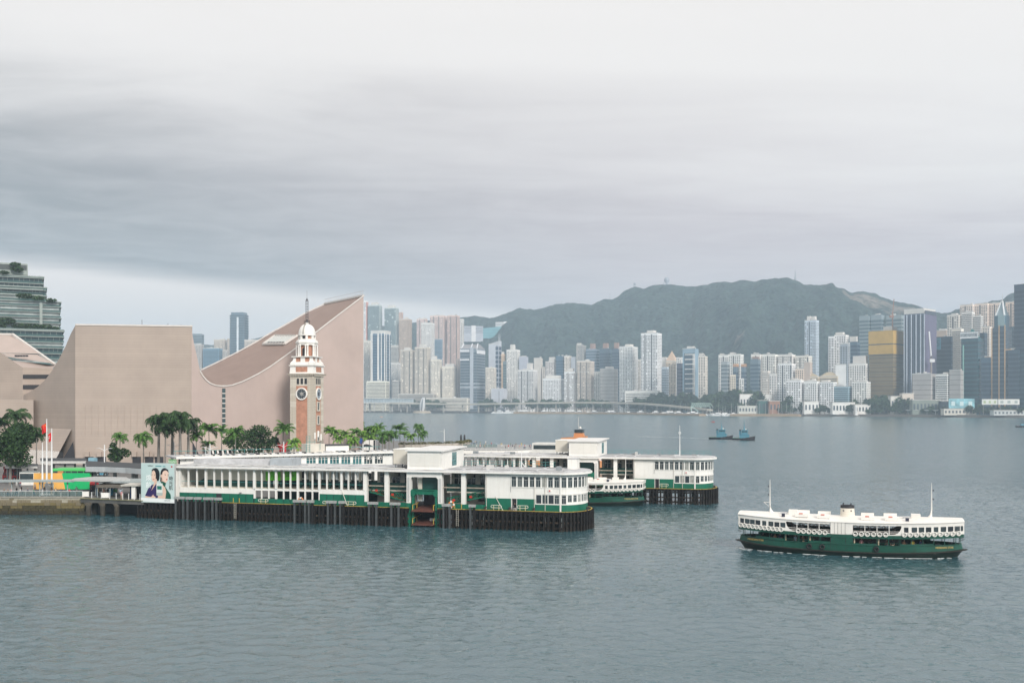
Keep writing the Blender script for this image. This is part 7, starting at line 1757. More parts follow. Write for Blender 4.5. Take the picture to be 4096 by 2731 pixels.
    def moor(u, Y, kind, label, group, turn=0.0):
        hull, cab, win, fly, ms, sail, L = kinds[kind]
        t = thing('sailing_boat' if sail else 'motor_yacht', label, 'boat', (slope(u)*Y, Y, 0), turn, group); link('hull', hull, t); link('cabin', cab, t); link('cabin_window', win, t); link('mast' if sail else 'flybridge', ms if sail else fly, t)
    for i in range(34):
        u = 1985 + i*24.5 + rnd.uniform(-8, 8); moor(u, shoreY(u)-88+rnd.uniform(-12, 30), rnd.choice([0,1,1,2]), 'white motor yacht moored behind the long breakwater', 'white yachts behind the breakwater', rnd.choice([0, math.pi])+rnd.uniform(-.3,.3))
    for i in range(17):
        u = 2795 + i*9.5 + rnd.uniform(-3, 3); moor(u, shoreY(u)-18+rnd.uniform(-25, 10), rnd.choice([2,2,0]), 'white motor boat packed into the marina gap', 'small boats in the marina gap', rnd.uniform(0, 6))
    for i in range(30):
        u = 2700 + i*17 + rnd.uniform(-7, 7); moor(u, shoreY(u)-8+rnd.uniform(-10, 8), rnd.choice([3,4]), 'sailing boat with bare mast in the far marina', 'sailing boats of the far marina', rnd.uniform(0, 6))
    for i in range(9):
        u = 2230 + i*36 + rnd.uniform(-9, 9); moor(u, shoreY(u)-70, 4, 'sailing boat with bare mast before the elevated road', 'sailing boats before the elevated road', rnd.uniform(0, 6))
    # tree belts
    lm = leaf_mat('far_leaf', (0.02,0.045,0.02), (0.055,0.10,0.035)); trees = []
    for k in range(4):
        r2 = random.Random(40+k); c = MB()
        for j in range(7): leaf_cloud(c, (r2.uniform(-4,4), r2.uniform(-3,3), r2.uniform(5.5,12)), (3.6,3.4,2.8), 40, 1.5, r2)
        tr = MB(); tr.tube([(0,0,-3),(0,0,5),(.3,0,9)],[.5,.4,.2],5); trees.append((c.mesh('crown', lm), tr.mesh('trunk', M_BARK)))
    def tree(u, Y, s, label, group, z=4.0):
        cm, tm = rnd.choice(trees); t = thing('shore_tree', label, 'tree', (slope(u)*Y, Y, z), rnd.uniform(0, 6), group); t.scale = (s*rnd.uniform(.9,1.3), s, s*rnd.uniform(.85,1.2)); link('crown', cm, t); link('trunk', tm, t)
    for i in range(70):
        u = 2570 + i*14.2 + rnd.uniform(-6, 6); 
        if u > 3560: break
        tree(u, shoreY(u)+22+rnd.uniform(0, 30), rnd.uniform(1.5, 2.3), 'green tree in the park belt behind the marina', 'park trees behind the marina', 4.0)
    for i in range(34):
        u = 2600 + i*13.5 + rnd.uniform(-6, 6); tree(u, shoreY(u)+48, rnd.uniform(2.2, 3.1), 'taller tree at the back of the park belt', 'taller park trees', 8.0)
    for u0, u1, n in ((2110,2190,6),(2190,2270,9),(2310,2350,4),(2360,2440,9),(2490,2570,8),(1640,1780,10),(1920,1990,6),(2020,2070,4)):
        for i in range(n): u = u0+(u1-u0)*(i+.5)/n; tree(u, shoreY(u)+4, rnd.uniform(1.5, 2.2), 'green tree under the towers along the elevated road', 'trees along the elevated road', 8.0)
    for i in range(44):
        u = 3090 + i*23 + rnd.uniform(-9, 9); tree(u, shoreY(u)+4+rnd.uniform(0, 12), rnd.uniform(.75, 1.25), 'low dark tree on the quayside promenade', 'quayside trees', 4.0)
    for i in range(16):
        u = 3480 + i*10 + rnd.uniform(-4, 4); tree(u, shoreY(u)+22, rnd.uniform(1.5, 2.2), 'dark tree at the foot of the gold-netted tower', 'trees below the gold tower', 4.0)
    # low waterfront buildings
    def low(u0, u1, v0, v1, Yo, col, name, label, extra=None, cat='building'):
        Y = shoreY((u0+u1)/2)+Yo; x0, x1 = slope(u0)*Y, slope(u1)*Y; z0, z1 = CAMZ-(v1-HOR)/FOC*Y, CAMZ-(v0-HOR)/FOC*Y; z0 = min(z0, 4.0)
        t = thing(name, label, cat, ((x0+x1)/2, Y, z0)); w = x1-x0; h = z1-z0; b = MB(); b.box(-w/2, w/2, 0, 14, 0, h); b.build('block', col, t)
        b = MB(); b.box(-w/2-.6, w/2+.6, -.6, 14.6, h, h+1.0); b.build('roof', bmat('d0ccc4') if not extra else extra, t)
        n = max(2, int(w/6))
        for i in range(n): b = MB(); x = -w/2+w*(i+.5)/n; b.box(x-1.6, x+1.6, -.2, 0, h*.35, h*.75); b.build('window', bmat('59656e', .6), t)
        return t, w, h
    low(3217,3275,1606,1640,0,bmat('e9e7e2'),'yacht_club','white yacht club with arched terrace on the far quay'); low(3330,3420,1610,1652,0,bmat('ebe9e4'),'club_house','white two-storey clubhouse over the rocks')
    low(3420,3485,1618,1636,4,bmat('e6e2dc'),'white_pavilion','low white pavilion right of the clubhouse'); low(3035,3085,1602,1642,6,bmat('3f6a66',.7),'green_net_shed','dark green boat shed by the marina'); low(3078,3120,1604,1640,3,bmat('a57a63',.8),'brick_hall','brown brick hall beside the green boat shed')
    low(2960,3090,1577,1592,40,bmat('e4e2de'),'park_pavilion','long low white building above the park trees'); low(2955,3040,1624,1630,-4,bmat('cfd0c8'),'boat_deck','low flat-roofed boat deck by the marina')
    low(3563,3620,1585,1605,20,bmat('dedad2'),'white_annex','low white annex below the gold tower'); low(3650,3765,1600,1635,10,bmat('8c958c',.8),'pier_hall','long grey-green hall on columns before the netted blocks'); low(3610,3655,1574,1600,26,bmat('d8cdc0'),'cream_annex','low cream annex left of the grey netted block')
    low(3766,3796,1605,1632,6,bmat('2f3c48',.6),'dark_kiosk','dark low block left of the blue mural'); low(3776,3905,1636,1646,-2,bmat('d6d0c4'),'ferry_terminal','low cream terminal on the far quay under the mural'); low(3975,4096,1642,1655,-3,bmat('c9ccca'),'white_terminal','low white glazed terminal at the right quay'); 
    def poster(u0, u1, v0, v1, Yo, col, label, blot):
        Y = shoreY((u0+u1)/2)+Yo; x0, x1 = slope(u0)*Y, slope(u1)*Y; z0, z1 = CAMZ-(v1-HOR)/FOC*Y, CAMZ-(v0-HOR)/FOC*Y; t = thing('hoarding_poster', label, 'billboard', ((x0+x1)/2, Y, z0)); w, h = x1-x0, z1-z0
        b = MB(); b.box(-w/2, w/2, 0, 1.0, 0, h); b.build('panel', col, t)
        for i in range(3): b = MB(); x = -w/2+w*(i+.3)/3; b.box(x, x+w*.14, -.15, 0, h*.25, h*.7); b.build('print', blot, t)
        for x in (-w*.4, w*.4): b = MB(); b.box(x-.4, x+.4, .2, .8, -z0+3, 0); b.build('support', bmat('777777'), t)
    poster(3795,3898,1594,1632,2,mat('blue_mural',(0.22,0.46,0.52),.6,.7,.06),'large pale blue mural on the far quay',bmat('cfe2e4'))
    poster(3928,3990,1596,1618,4,bmat('dcdfd8'),'white advertising hoarding left of its pair at the right quay',bmat('a5b48a')); poster(3993,4078,1596,1618,4,bmat('e0e0da'),'white advertising hoarding right of its pair at the right quay',bmat('9aa4a0'))
    # little lighthouse and parasols
    p = at(3425, 1660, shoreY(3425)-14); t = thing('harbour_light', 'small white harbour light below the clubhouse', 'beacon', (p.x, p.y, 0)); b = MB(); b.lathe([(4,-1),(3.5,4),(1.6,5),(1.2,16),(1.8,17),(1.2,20),(.2,22)],10); b.build('tower', wh, t); b = MB(); b.lathe([(7,-1),(6.5,3)],12); b.build('footing', bmat('7a766e',.7), t)
    for i, u in enumerate((3632,3660,3708,3742)):
        Y = shoreY(u)+1; t = thing('white_canopy', 'white funnel-shaped canopy on the right quay', 'canopy', (slope(u)*Y, Y, 4), 0, 'white quay canopies'); b = MB(); b.lathe([(.4,0),(.4,6),(6,9),(6,9.4)],8); b.build('shell', wh, t)
    # institutional blocks and netting on the hillside
    for (u0,u1,v0,v1,Yo,c,name,label) in ((1855,1932,1304,1345,700,'b7bbc4','hillside_hospital','grey hillside hospital with a white centre bay'),(1982,2063,1288,1310,760,'d6d6d6','hillside_college','white college building high on the slope')):
        Y = shoreY(u0)+Yo+250; x0, x1 = slope(u0)*Y, slope(u1)*Y; z1 = CAMZ+(HOR-v0)*Y/FOC; z0 = CAMZ+(HOR-v1)*Y/FOC-20; t = thing(name, label, 'building', ((x0+x1)/2, Y, z0)); w = x1-x0; b = MB(); b.box(-w/2, w/2, 0, 20, 0, z1-z0); b.build('block', bmat(c), t)
        for j in range(4): b = MB(); z = (z1-z0)-5-j*6; b.box(-w*.48, w*.48, -.4, 0, z-2, z); b.build('window_band', bmat('6e7886', .7), t)
        b = MB(); b.box(-w*.1, w*.12, -1.5, 0, 0, z1-z0+2); b.build('white_bay', bmat('e6e6e6'), t)
    Y = shoreY(1970)+1000; x0, x1 = slope(1932)*Y, slope(2032)*Y; z1 = CAMZ+(HOR-1303)*Y/FOC; t = thing('netted_site', 'turquoise netted building site on the slope', 'building', ((x0+x1)/2, Y, z1-47)); b = MB(); w = x1-x0; b.add([(-w/2,0,0),(w/2,0,0),(w/2,16,0),(-w/2,16,0),(-w/2,0,38),(w/2,0,47),(w/2,16,47),(-w/2,16,38)],[(3,2,1,0),(4,5,6,7),(0,1,5,4),(1,2,6,5),(2,3,7,6),(3,0,4,7)]); b.build('netting', bmat('6fa9b4', .85), t)
    for j in range(3): b = MB(); b.box(-w/2, w/2, -.3, 0, 8+j*11, 9+j*11); b.build('scaffold_line', bmat('5a949f', .8), t)
    # summit radomes and masts
    for u, h, r_, label in ((2539, 18, 5, 'small domed summit station on the left peak'), (2667, 40, 10, 'large round radome on the ridge')):
        Yr, zr = ridge_at(u); t = thing('radome', label, 'radome', (slope(u)*Yr, float(Yr), float(zr)-4)); b = MB(); b.lathe([(r_*.7,-6),(r_*.7,8),(r_,8+r_*.5),(r_*1.02,8+r_),(r_*.8,8+r_*1.6),(r_*.3,8+r_*1.95),(.1,8+r_*2)], 14); b.build('dome', bmat('9fa5b0'), t, 40); b = MB(); b.box(-r_*1.3, r_*1.3, -5, 5, -6, 6); b.build('station', bmat('b9bcc4'), t)  # dome greyed, some distance haze mixed into its colour
    for u, h, label in ((3181, 44, 'lattice broadcasting mast on the main summit'), (2247, 15, 'thin mast on the left ridge'), (2440, 28, 'thin mast left of the domed peak')):
        Yr, zr = ridge_at(u); t = thing('summit_mast', label, 'mast', (slope(u)*Yr, float(Yr), float(zr)-6)); b = MB(); b.tube([(0,0,0),(0,0,h*.5),(0,0,h)],[5.0 if h > 30 else 1.0, 2.4 if h > 30 else .7, .6],4); b.build('shaft', bmat('a9adb6'), t); b = MB(); b.box(-3,3,-3,3,-4,5); b.build('hut', bmat('b9bcc4'), t)
build_far_shore()
# ---------------------------------------------------------------- near shore: trees, street furniture, people
M_POLE = mat('pole_white', (0.72,0.72,0.71), .45, .05)
M_STEEL = mat('walkway_steel', (0.30,0.34,0.34), .5, .12)
# ---- palms
def palm_meshes(seed, rad, n_fr, leaf, droop):
    r = random.Random(seed); cr = MB()
    for i in range(n_fr):
        a = 2*math.pi*i/n_fr + r.uniform(-.25,.25); el = r.uniform(-.1,1.25) if i % 3 else r.uniform(.7,1.4); L = rad*r.uniform(.85,1.1); pts = []
        for k in range(9):
            t = k/8; ang = el - droop*t*t*(1.1+r.uniform(-.1,.1)); 
            if k == 0: p = Vector((0,0,0))
            else: p = pts[-1] + Vector((math.cos(a)*math.cos(ang), math.sin(a)*math.cos(ang), math.sin(ang)))*L/8
            pts.append(p)
        for k in range(1, 9):
            d = (pts[k]-pts[k-1]).normalized(); side = d.cross(Vector((0,0,1))).normalized(); 
            for h in (.25, .75):
                p = pts[k-1].lerp(pts[k], h); t = (k-1+h)/8; ll = rad*.30*math.sin(math.pi*min(1,.18+t*.8))*r.uniform(.8,1.15)
                for s in (-1, 1):
                    e = p + (side*s*.82 + d*.5 + Vector((0,0,-.45+r.uniform(-.2,.15)))).normalized()*ll; w = d*rad*.035
                    cr.add([p-w, p+w, e+w*.3, e-w*.3], [(0,1,2,3)])
            cr.add([pts[k-1]-side*.03, pts[k-1]+side*.03, pts[k]+side*.03, pts[k]-side*.03], [(0,1,2,3)])
    return cr.mesh('crown', leaf, fix=False)
PALM = {}
for nm, lf in (('dark', M_LEAF_DK), ('mid', M_LEAF_MD), ('bright', M_LEAF_LT)):
    PALM[nm] = [palm_meshes(50+k+(9 if nm == 'dark' else 0), 1.0, (18 if nm == 'dark' else 15)+2*k, lf, (1.75 if nm == 'dark' else 1.5)+.25*k) for k in range(4)]
shaft = MB().tube([(0,0,-.02),(.0,0,.5),(0,0,1.0)],[.5,.4,.3],7).mesh('crownshaft', mat('palm_shaft',(0.10,0.16,0.05),.6,.15), True)
def palm(u, v, rpx, Y, kind, label, group, gz=LZ, thick=.22, rnd=random.Random(77)):
    p = at(u, v, Y); rad = rpx*Y/FOC*(1.65 if kind == 'dark' else 1.5); H = p.z - gz
    t = thing('palm_tree', label, 'palm', (p.x, Y, gz), rnd.uniform(0,6), group)
    tr = MB(); bend = rnd.uniform(-.02,.02)*H; tr.tube([(0,0,0),(bend*.2,0,H*.3),(bend*.6,0,H*.7),(bend,0,H)],[thick*1.25,thick*1.1,thick*.9,thick*.75],7); tr.build('trunk', M_BARK, t, True)
    o = link('crownshaft', shaft, t, (bend,0,H-rad*.35)); o.scale = (thick*1.6,thick*1.6,rad*.4)
    o = link('crown', rnd.choice(PALM[kind]), t, (bend,0,H)); o.scale = (rad*rnd.uniform(.85,1.1), rad*rnd.uniform(.85,1.1), rad*rnd.uniform(.85,1.2)); o.rotation_euler = (rnd.uniform(-.22,.22), rnd.uniform(-.22,.22), rnd.uniform(0,6))
PL = [(68,1668,46,262,'dark','tall dark palm above the big leafy tree by the flagpoles',.2),(-8,1700,40,258,'dark','dark palm cut by the left frame edge',.2),(146,1745,30,250,'dark','small dark palm just left of the flagpoles',.15),
 (480,1752,34,285,'mid','lone green palm before the culture centre, left of its neighbour',.14),(574,1757,36,276,'mid','green palm left of the big dark palm cluster',.16),
 (634,1695,50,256,'dark','tallest dark palm, left one of the big cluster',.36),(688,1682,46,262,'dark','dark palm at the middle of the big cluster',.36),(722,1688,52,252,'dark','dark palm with the broadest crown in the big cluster',.38),(752,1700,44,258,'dark','dark palm at the right of the big cluster',.34),(660,1725,34,250,'dark','low dark palm filling the middle of the big cluster',.2),
 (786,1745,30,262,'mid','green palm beside the dark wedge opening',.15),(838,1720,40,280,'mid','tall slender green palm by the white lamp',.15),(887,1724,28,282,'mid','slim green palm right of the tall slender one',.13),(830,1778,28,262,'mid','low green palm behind the twin lamps',.14),(941,1738,38,276,'mid','green palm against the dark round tree',.16),
 (1132,1722,38,296,'mid','green palm just left of the clock tower',.18),(1176,1778,32,286,'bright','bright drooping palm at the foot of the clock tower',.16)]
for u, v, rp, Y, k, lab, th in PL: palm(u, v, rp, Y, k, lab, 'palms before the culture centre', thick=th)
GR = [(1316,1724,28,330,'mid'),(1334,1734,26,320,'bright'),(1372,1712,30,350,'mid'),(1379,1742,26,330,'bright'),(1400,1748,24,318,'bright'),(1420,1730,26,340,'mid'),(1432,1704,32,360,'mid'),(1450,1740,26,345,'bright'),(1466,1722,26,370,'mid'),(1478,1752,26,330,'bright'),(1500,1726,28,370,'bright'),(1516,1714,28,380,'mid'),(1530,1738,26,360,'mid'),(1352,1758,26,310,'bright'),(1412,1768,28,305,'bright'),(1556,1736,24,372,'mid'),(1575,1742,24,378,'mid')]
ORD = 'first second third fourth fifth sixth seventh eighth ninth tenth eleventh twelfth thirteenth fourteenth fifteenth sixteenth seventeenth'.split()
for k, (u, v, rp, Y, kd) in enumerate(sorted(GR)): palm(u, v, rp, Y, kd, ('bright young palm, ' if kd == 'bright' else 'green palm, ') + ORD[k] + ' of the dense grove counting from the clock tower', 'palms of the grove right of the clock tower', thick=.15)
for u, v, rp, Y, kd, lab in ((1600,1716,27,392,'mid','tall palm alone before the water, left of the last pair'),(1617,1736,22,388,'mid','short palm leaning against the tall lone one'),(1645,1748,22,380,'bright','low bright palm between the two lone tall ones'),(1675,1714,26,402,'mid','last tall palm before the water'),(1693,1740,22,398,'mid','short palm at the right end of the row')): palm(u, v, rp, Y, kd, lab, None, thick=.13)

# ---- broadleaf trees
def leafy_tree(u, v, ru, rv, Y, leaf, label, n=26, seed=1, gz=LZ, size=.34, per=95):
    r = random.Random(seed); p = at(u, v, Y); k = Y/FOC; rx, rz = ru*k, rv*k; t = thing('leafy_tree', label, 'tree', (p.x, Y, gz)); h = p.z-gz; c = MB()
    for i in range(n):
        a = r.uniform(0, 6.28); e = r.uniform(-.9, 1.3); q = r.uniform(.35,.85); cc = (rx*q*math.cos(a)*math.cos(e), rx*.8*q*math.sin(a)*math.cos(e), h+rz*q*math.sin(e)); s = r.uniform(.22,.36)
        leaf_cloud(c, cc, (rx*s, rx*s, rz*s), per, size, r)
    c.build('crown', leaf, t, fix=False)
    w = MB(); w.tube([(0,0,0),(.1,0,h*.5),(0,0,h*.8)],[.35,.28,.18],7)
    w.build('trunk', M_BARK, t)
    for i in range(4): a = i*1.6; b = MB(); b.tube([(0,0,h*.6),(rx*.4*math.cos(a),rx*.3*math.sin(a),h*.95)],[.15,.06],5); b.build('limb', M_BARK, t)
leafy_tree(40,1800,105,92,232,M_LEAF_DK,'big dark leafy tree at the left frame edge',52,1)
leafy_tree(85,1735,85,55,255,M_LEAF_DK,'dark tree canopy behind the big leafy tree',32,2)
leafy_tree(1005,1762,105,70,292,M_LEAF_DK,'dark round tree between the palms and the red sculpture',36,3)
leafy_tree(466,1815,52,46,266,M_LEAF_DK,'bushy dark tree at the foot of the culture centre wall',16,4)
leafy_tree(932,1770,36,34,300,M_LEAF_MD,'small green tree left of the dark round tree',14,5)
leafy_tree(1090,1775,26,34,300,M_LEAF_DK,'narrow dark tree left of the red sculpture',12,6)
for k, (u, v, ru, rv, Y) in enumerate(((1330,1755,34,32,345),(1400,1745,40,34,372),(1480,1745,42,34,388),(1540,1755,32,26,392))): leafy_tree(u, v, ru, rv, Y, M_LEAF_MD if k else M_LEAF_DK, ['dark bush right against the clock tower','green bush at the back of the palm grove, second from the tower','green bush at the back of the palm grove, third from the tower','green bush at the right end of the palm grove'][k], 16, 20+k)

# ---- red inflatable figure
def red_figure():
    Y = 300; p = at(1131, 1790, Y); t = thing('red_inflatable', 'glossy red inflatable figure with two raised rounded arms beside the clock tower', 'sculpture', (p.x, Y, LZ)); rm = mat('inflatable_red',(0.55,0.012,0.015),.25,.05,spec=.6)
    h = at(0,1765,Y).z-LZ
    b = MB(); b.lathe([(.6,0),(1.1,.6),(1.25,h*.35),(1.0,h*.6),(1.15,h*.75),(.9,h*.85),(.1,h*.9)], 16); b.build('body', rm, t, True)
    for s in (-1, 1):
        b = MB(); b.tube([(s*.5,0,h*.72),(s*1.2,0,h*.86),(s*1.55,0,h*.93),(s*1.75,0,h*.9)],[.55,.52,.5,.2],10); b.build('arm', rm, t, True)
red_figure()

# ---- lamp posts
def lamp(u, v, label, Y=None, arms=2, h=9.0, group='white street lamps'):
    Y = Y or (CAMZ-LZ-h)*FOC/(v-HOR); x = slope(u)*Y; t = thing('street_lamp', label, 'street lamp', (x, Y, LZ), 0, group)
    b = MB(); b.tube([(0,0,0),(0,0,h)],[.17,.12],8); b.build('post', M_POLE, t)
    for s in ((-1, 1) if arms == 2 else (-1,)):
        b = MB(); b.tube([(0,0,h-1.6),(s*.4,0,h-1.15),(s*1.2,0,h-.85),(s*1.5,0,h-.85)],.06,6); b.build('arm', M_POLE, t); b = MB(); b.cbox((s*1.6,0,h-.88),(.6,.25,.12)); b.build('lantern', mat('lantern_grey',(0.45,0.46,0.46),.4), t)
lamp(418,1778,'white twin-armed lamp beside the bushy tree'); lamp(237,1727,'white lamp behind the flagpoles',330); lamp(197,1735,'white lamp pole between the two flags',335,1); lamp(696,1744,'white lamp among the dark palm trunks',262); lamp(840,1773,'white lamp with curved arm before the ribbed arcade',248); lamp(822,1735,'tall white lamp left of the curved-arm one',285,1); lamp(1135,1739,'white twin-armed lamp before the red sculpture',262)
lamp(1452,1735,'white pole with a small blue flag behind the concourse roof',262,1,8.5,None)
b = MB(); _p = at(1449,1752,262); b.grid(lambda s, w: (-.7*s+.12*math.sin(w*5), .1*math.sin(s*6), -1.6*w*(1-.3*s)), 5, 5); tag(b.build('blue_flag', mat('flag_blue',(0.02,0.06,0.20),.7), None, True, _p), 'small blue flag on the white pole behind the concourse', 'flag')

# ---- flagpoles and flags
def flagpole(u, vt, Y, label): 
    x = slope(u)*Y; zt = CAMZ-(vt-HOR)/FOC*Y; t = thing('flagpole', label, 'flagpole', (x, Y, LZ), 0, 'white flagpoles'); h = zt-LZ
    b = MB(); b.tube([(0,0,0),(0,0,h*.5),(0,0,h)],[.2,.17,.08],8); b.build('pole', M_POLE, t); b = MB(); b.lathe([(.05,h),(.12,h+.08),(.02,h+.2)],8); b.build('finial', M_POLE, t); b = MB(); b.box(-.4,.4,-.4,.4,0,.3); b.build('footing', M_POLE, t)
    return x, zt
fx, fz = flagpole(187, 1678, 207, 'tallest white flagpole, flying the red flag with yellow stars'); flagpole(170,1773,206,'short bare white flagpole left of the two flags'); gx, gz_ = flagpole(207,1716,206.5,'white flagpole flying the red flag with a white flower')
FR = mat('flag_red',(0.58,0.012,0.012),.7,.06)
def flag(x, Y, zt, w, h, label, star):
    fn = lambda s, q: Vector((-w*s*(1-.25*q), .22*math.sin(s*7+q*2), -h*q*(.75+.25*(1-s))-.45*s*h))
    b = MB(); b.grid(fn, 9, 9); o = tag(b.build('flag', FR, None, True, (x-.1, Y, zt)), label, 'flag')
    pts = [(.25,.2,.16),(.42,.1,.06),(.5,.2,.06),(.5,.32,.06),(.42,.42,.06)] if star else [(.5+.14*math.cos(a), .45+.14*math.sin(a), .09) for a in [i*1.2566 for i in range(5)]]
    for s, q, r_ in pts:
        m = MB(); c = fn(s, q); n_ = 10 if star else 8; m.add([(c.x+r_*w*(1 if (i % 2 == 0 or not star) else .45)*math.cos(2*math.pi*i/n_), c.y-.05, c.z+r_*w*(1 if (i % 2 == 0 or not star) else .45)*math.sin(2*math.pi*i/n_)) for i in range(n_)], [tuple(range(n_))]); m.build('star' if star else 'petal', mat('flag_yellow',(0.7,0.5,0.03),.7) if star else M_WHITE, o)
flag(fx, 207, fz-.6, 1.15, 2.0, 'red flag with yellow stars on the tallest pole', True); flag(gx, 206.5, gz_-.5, .75, 1.9, 'red flag with a white flower on the lower pole', False)

# ---- hoarding, buses and shelters
def hoarding():
    Y = 216.5; x0, x1 = slope(135)*Y, slope(360)*Y; t = thing('site_hoarding', 'long hoarding painted orange on the left and green on the right', 'hoarding', ((x0+x1)/2, Y, LZ)); w = x1-x0; h = 3.85; top = slope(248)*Y-(x0+x1)/2; bot = slope(261)*Y-(x0+x1)/2
    n = 10
    om, gm = mat('hoarding_orange',(0.78,0.42,0.10),.6,.04), mat('hoarding_green',(0.005,0.42,0.13),.6,.04)
    for i in range(n):
        a, c = -w/2+w*i/n, -w/2+w*(i+1)/n-.02
        for xa, xb, m_ in ((max(a,-99), min(c, 99), None),):
            # the colour seam slants across one panel
            if c <= top: q = MB(); q.box(a,c,-.05,.05,.35,h); q.build('panel', om, t)
            elif a >= bot: q = MB(); q.box(a,c,-.05,.05,.35,h); q.build('panel', gm, t)
            else:
                s0 = min(max(top, a), c); s1 = min(max(bot, a), c)
                q = MB(); q.add([(a,-.05,.35),(s1,-.05,.35),(s0,-.05,h),(a,-.05,h),(a,.05,.35),(s1,.05,.35),(s0,.05,h),(a,.05,h)],[(0,1,2,3),(7,6,5,4),(0,4,5,1),(2,6,7,3),(0,3,7,4),(1,5,6,2)]); q.build('panel', om, t)
                q = MB(); q.add([(s1,-.05,.35),(c,-.05,.35),(c,-.05,h),(s0,-.05,h),(s1,.05,.35),(c,.05,.35),(c,.05,h),(s0,.05,h)],[(0,1,2,3),(7,6,5,4),(0,4,5,1),(2,6,7,3),(0,3,7,4),(1,5,6,2)]); q.build('panel', gm, t)
        q = MB(); q.box(a+.1,a+.25,.06,1.2,0,h-.3); q.build('prop', M_IRON, t)
    q = MB(); q.box(-w/2,w/2,-.03,.6,0,.35); q.build('kerb_block', M_IRON, t)
    q = MB(); q.box(w*-.05-.3,w*-.05+.9,.0,.1,h,h+.45); q.build('small_sign', mat('sign_orange',(0.5,0.22,0.08),.6), t)
hoarding()
def bus(u0, u1, vtop, Y, body, label, rz=0.0):
    x = slope((u0+u1)/2)*Y; L = (slope(u1)-slope(u0))*Y; t = thing('double_decker_bus', label, 'bus', (x, Y, LZ), rz); H = CAMZ-(vtop-HOR)/FOC*Y-LZ; B = lambda n, m, fn, p=t, **k: (lambda mb: (fn(mb), mb.build(n, m, p, **k))[1])(MB()); w = 1.25
    B('body', body, lambda m: m.box(-L/2,L/2,-w,w,.35,H-.35)); 
    B('roof', body, lambda m: m.add([(-L/2,-w,H-.35),(L/2,-w,H-.35),(L/2,w,H-.35),(-L/2,w,H-.35),(-L/2+.3,-w*.75,H),(L/2-.3,-w*.75,H),(L/2-.3,w*.75,H),(-L/2+.3,w*.75,H)],[(0,1,5,4),(1,2,6,5),(2,3,7,6),(3,0,4,7),(4,5,6,7)]))
    for z0, z1 in ((1.3,2.1),(2.85,3.6)): B('window_band', M_GLASS, lambda m: m.box(-L/2+.2,L/2-.2,-w-.02,w+.02,z0,z1))
    for k in range(6): xx = -L/2+.4+k*(L-.8)/6; B('pillar', body, lambda m: m.box(xx,xx+.12,-w-.04,w+.04,1.3,3.6))
    for xx in (-L*.3, L*.32):
        for s in (-1, 1):
            wh_ = B('wheel', M_RUBBER, lambda m: m.torus((xx,s*(w-.1),.5),.34,.16,'y',14,6))
            B('rim', M_STEEL, lambda m: m.cbox((xx,s*(w-.02),.5),(.35,.1,.35)), wh_)
    B('windscreen', M_GLASS, lambda m: m.box(L/2,L/2+.03,-w*.9,w*.9,1.2,3.5)); B('bumper', M_IRON, lambda m: m.box(L/2,L/2+.12,-w,w,.35,.7))
bus(214,374,1872,228,mat('bus_green',(0.06,0.42,0.10),.35,.05),'green double-decker bus behind the hoarding'); bus(236,340,1869,236,mat('bus_pale_green',(0.16,0.48,0.20),.35,.05),'paler green double-decker bus behind the first one'); bus(20,78,1890,246,mat('bus_red',(0.45,0.03,0.03),.35,.05),'red double-decker bus under the trees at the left')
bus(385,430,1890,262,mat('bus_blue',(0.08,0.25,0.35),.35,.05),'blue and green bus under the curved canopy',0.3)
def slab_canopy(label, pts, zt, th, col, cols, colm, name='bus_canopy'):
    p0 = pts[0]; t = thing(name, label, 'canopy', (p0[0], p0[1], LZ)); q = [(p[0]-p0[0], p[1]-p0[1]) for p in pts]; b = MB(); b.prism(q, zt-LZ-th, zt-LZ); b.build('roof_slab', col, t)
    b = MB(); b.prism([(a*.995+q[2][0]*.005, c*.98+.3) for a, c in q], zt-LZ, zt-LZ+.12); b.build('roof_felt', mat('dark_felt',(0.05,0.055,0.06),.8,.2), t)
    for (cx, cy, r_) in cols: b = MB(); b.tube([(cx-p0[0],cy-p0[1],0),(cx-p0[0],cy-p0[1],zt-LZ-th)],r_,10); b.build('column', colm, t, True)
CONC = mat('canopy_concrete',(0.42,0.45,0.46),.7,.1,.4,streak=.2); CCOL = mat('column_concrete',(0.30,0.32,0.32),.7,.1)
Yc = 226
slab_canopy('big pale concrete bus canopy with a dark roof left of the billboard', [(slope(342)*Yc,Yc),(slope(420)*(Yc-1),Yc-1),(slope(500)*(Yc-4),Yc-4),(slope(575)*(Yc-9),Yc-9),(slope(640)*(Yc+8),Yc+8),(slope(342)*(Yc+22),Yc+22)], 8.05, 1.15, CONC, [(slope(u)*(Yc+2),Yc+2,.42) for u in (378,460,545)]+[(slope(533)*(Yc-2),Yc-2,.4)], CCOL)
slab_canopy('long white bus station roof behind the hoarding', [(slope(160)*244,244),(slope(345)*244,244),(slope(345)*256,256),(slope(160)*256,256)], 8.3, .6, mat('station_roof',(0.55,0.54,0.52),.6,.1), [(slope(u)*248,248,.25) for u in (172,215,260,300,335)], CCOL)
slab_canopy('low red-brown roofed shelter under the trees', [(slope(20)*238,238),(slope(150)*238,238),(slope(150)*246,246),(slope(20)*246,246)], 7.4, .5, mat('station_roof',(0,0,0)), [(slope(u)*242,242,.2) for u in (30,70,110,140)], CCOL)
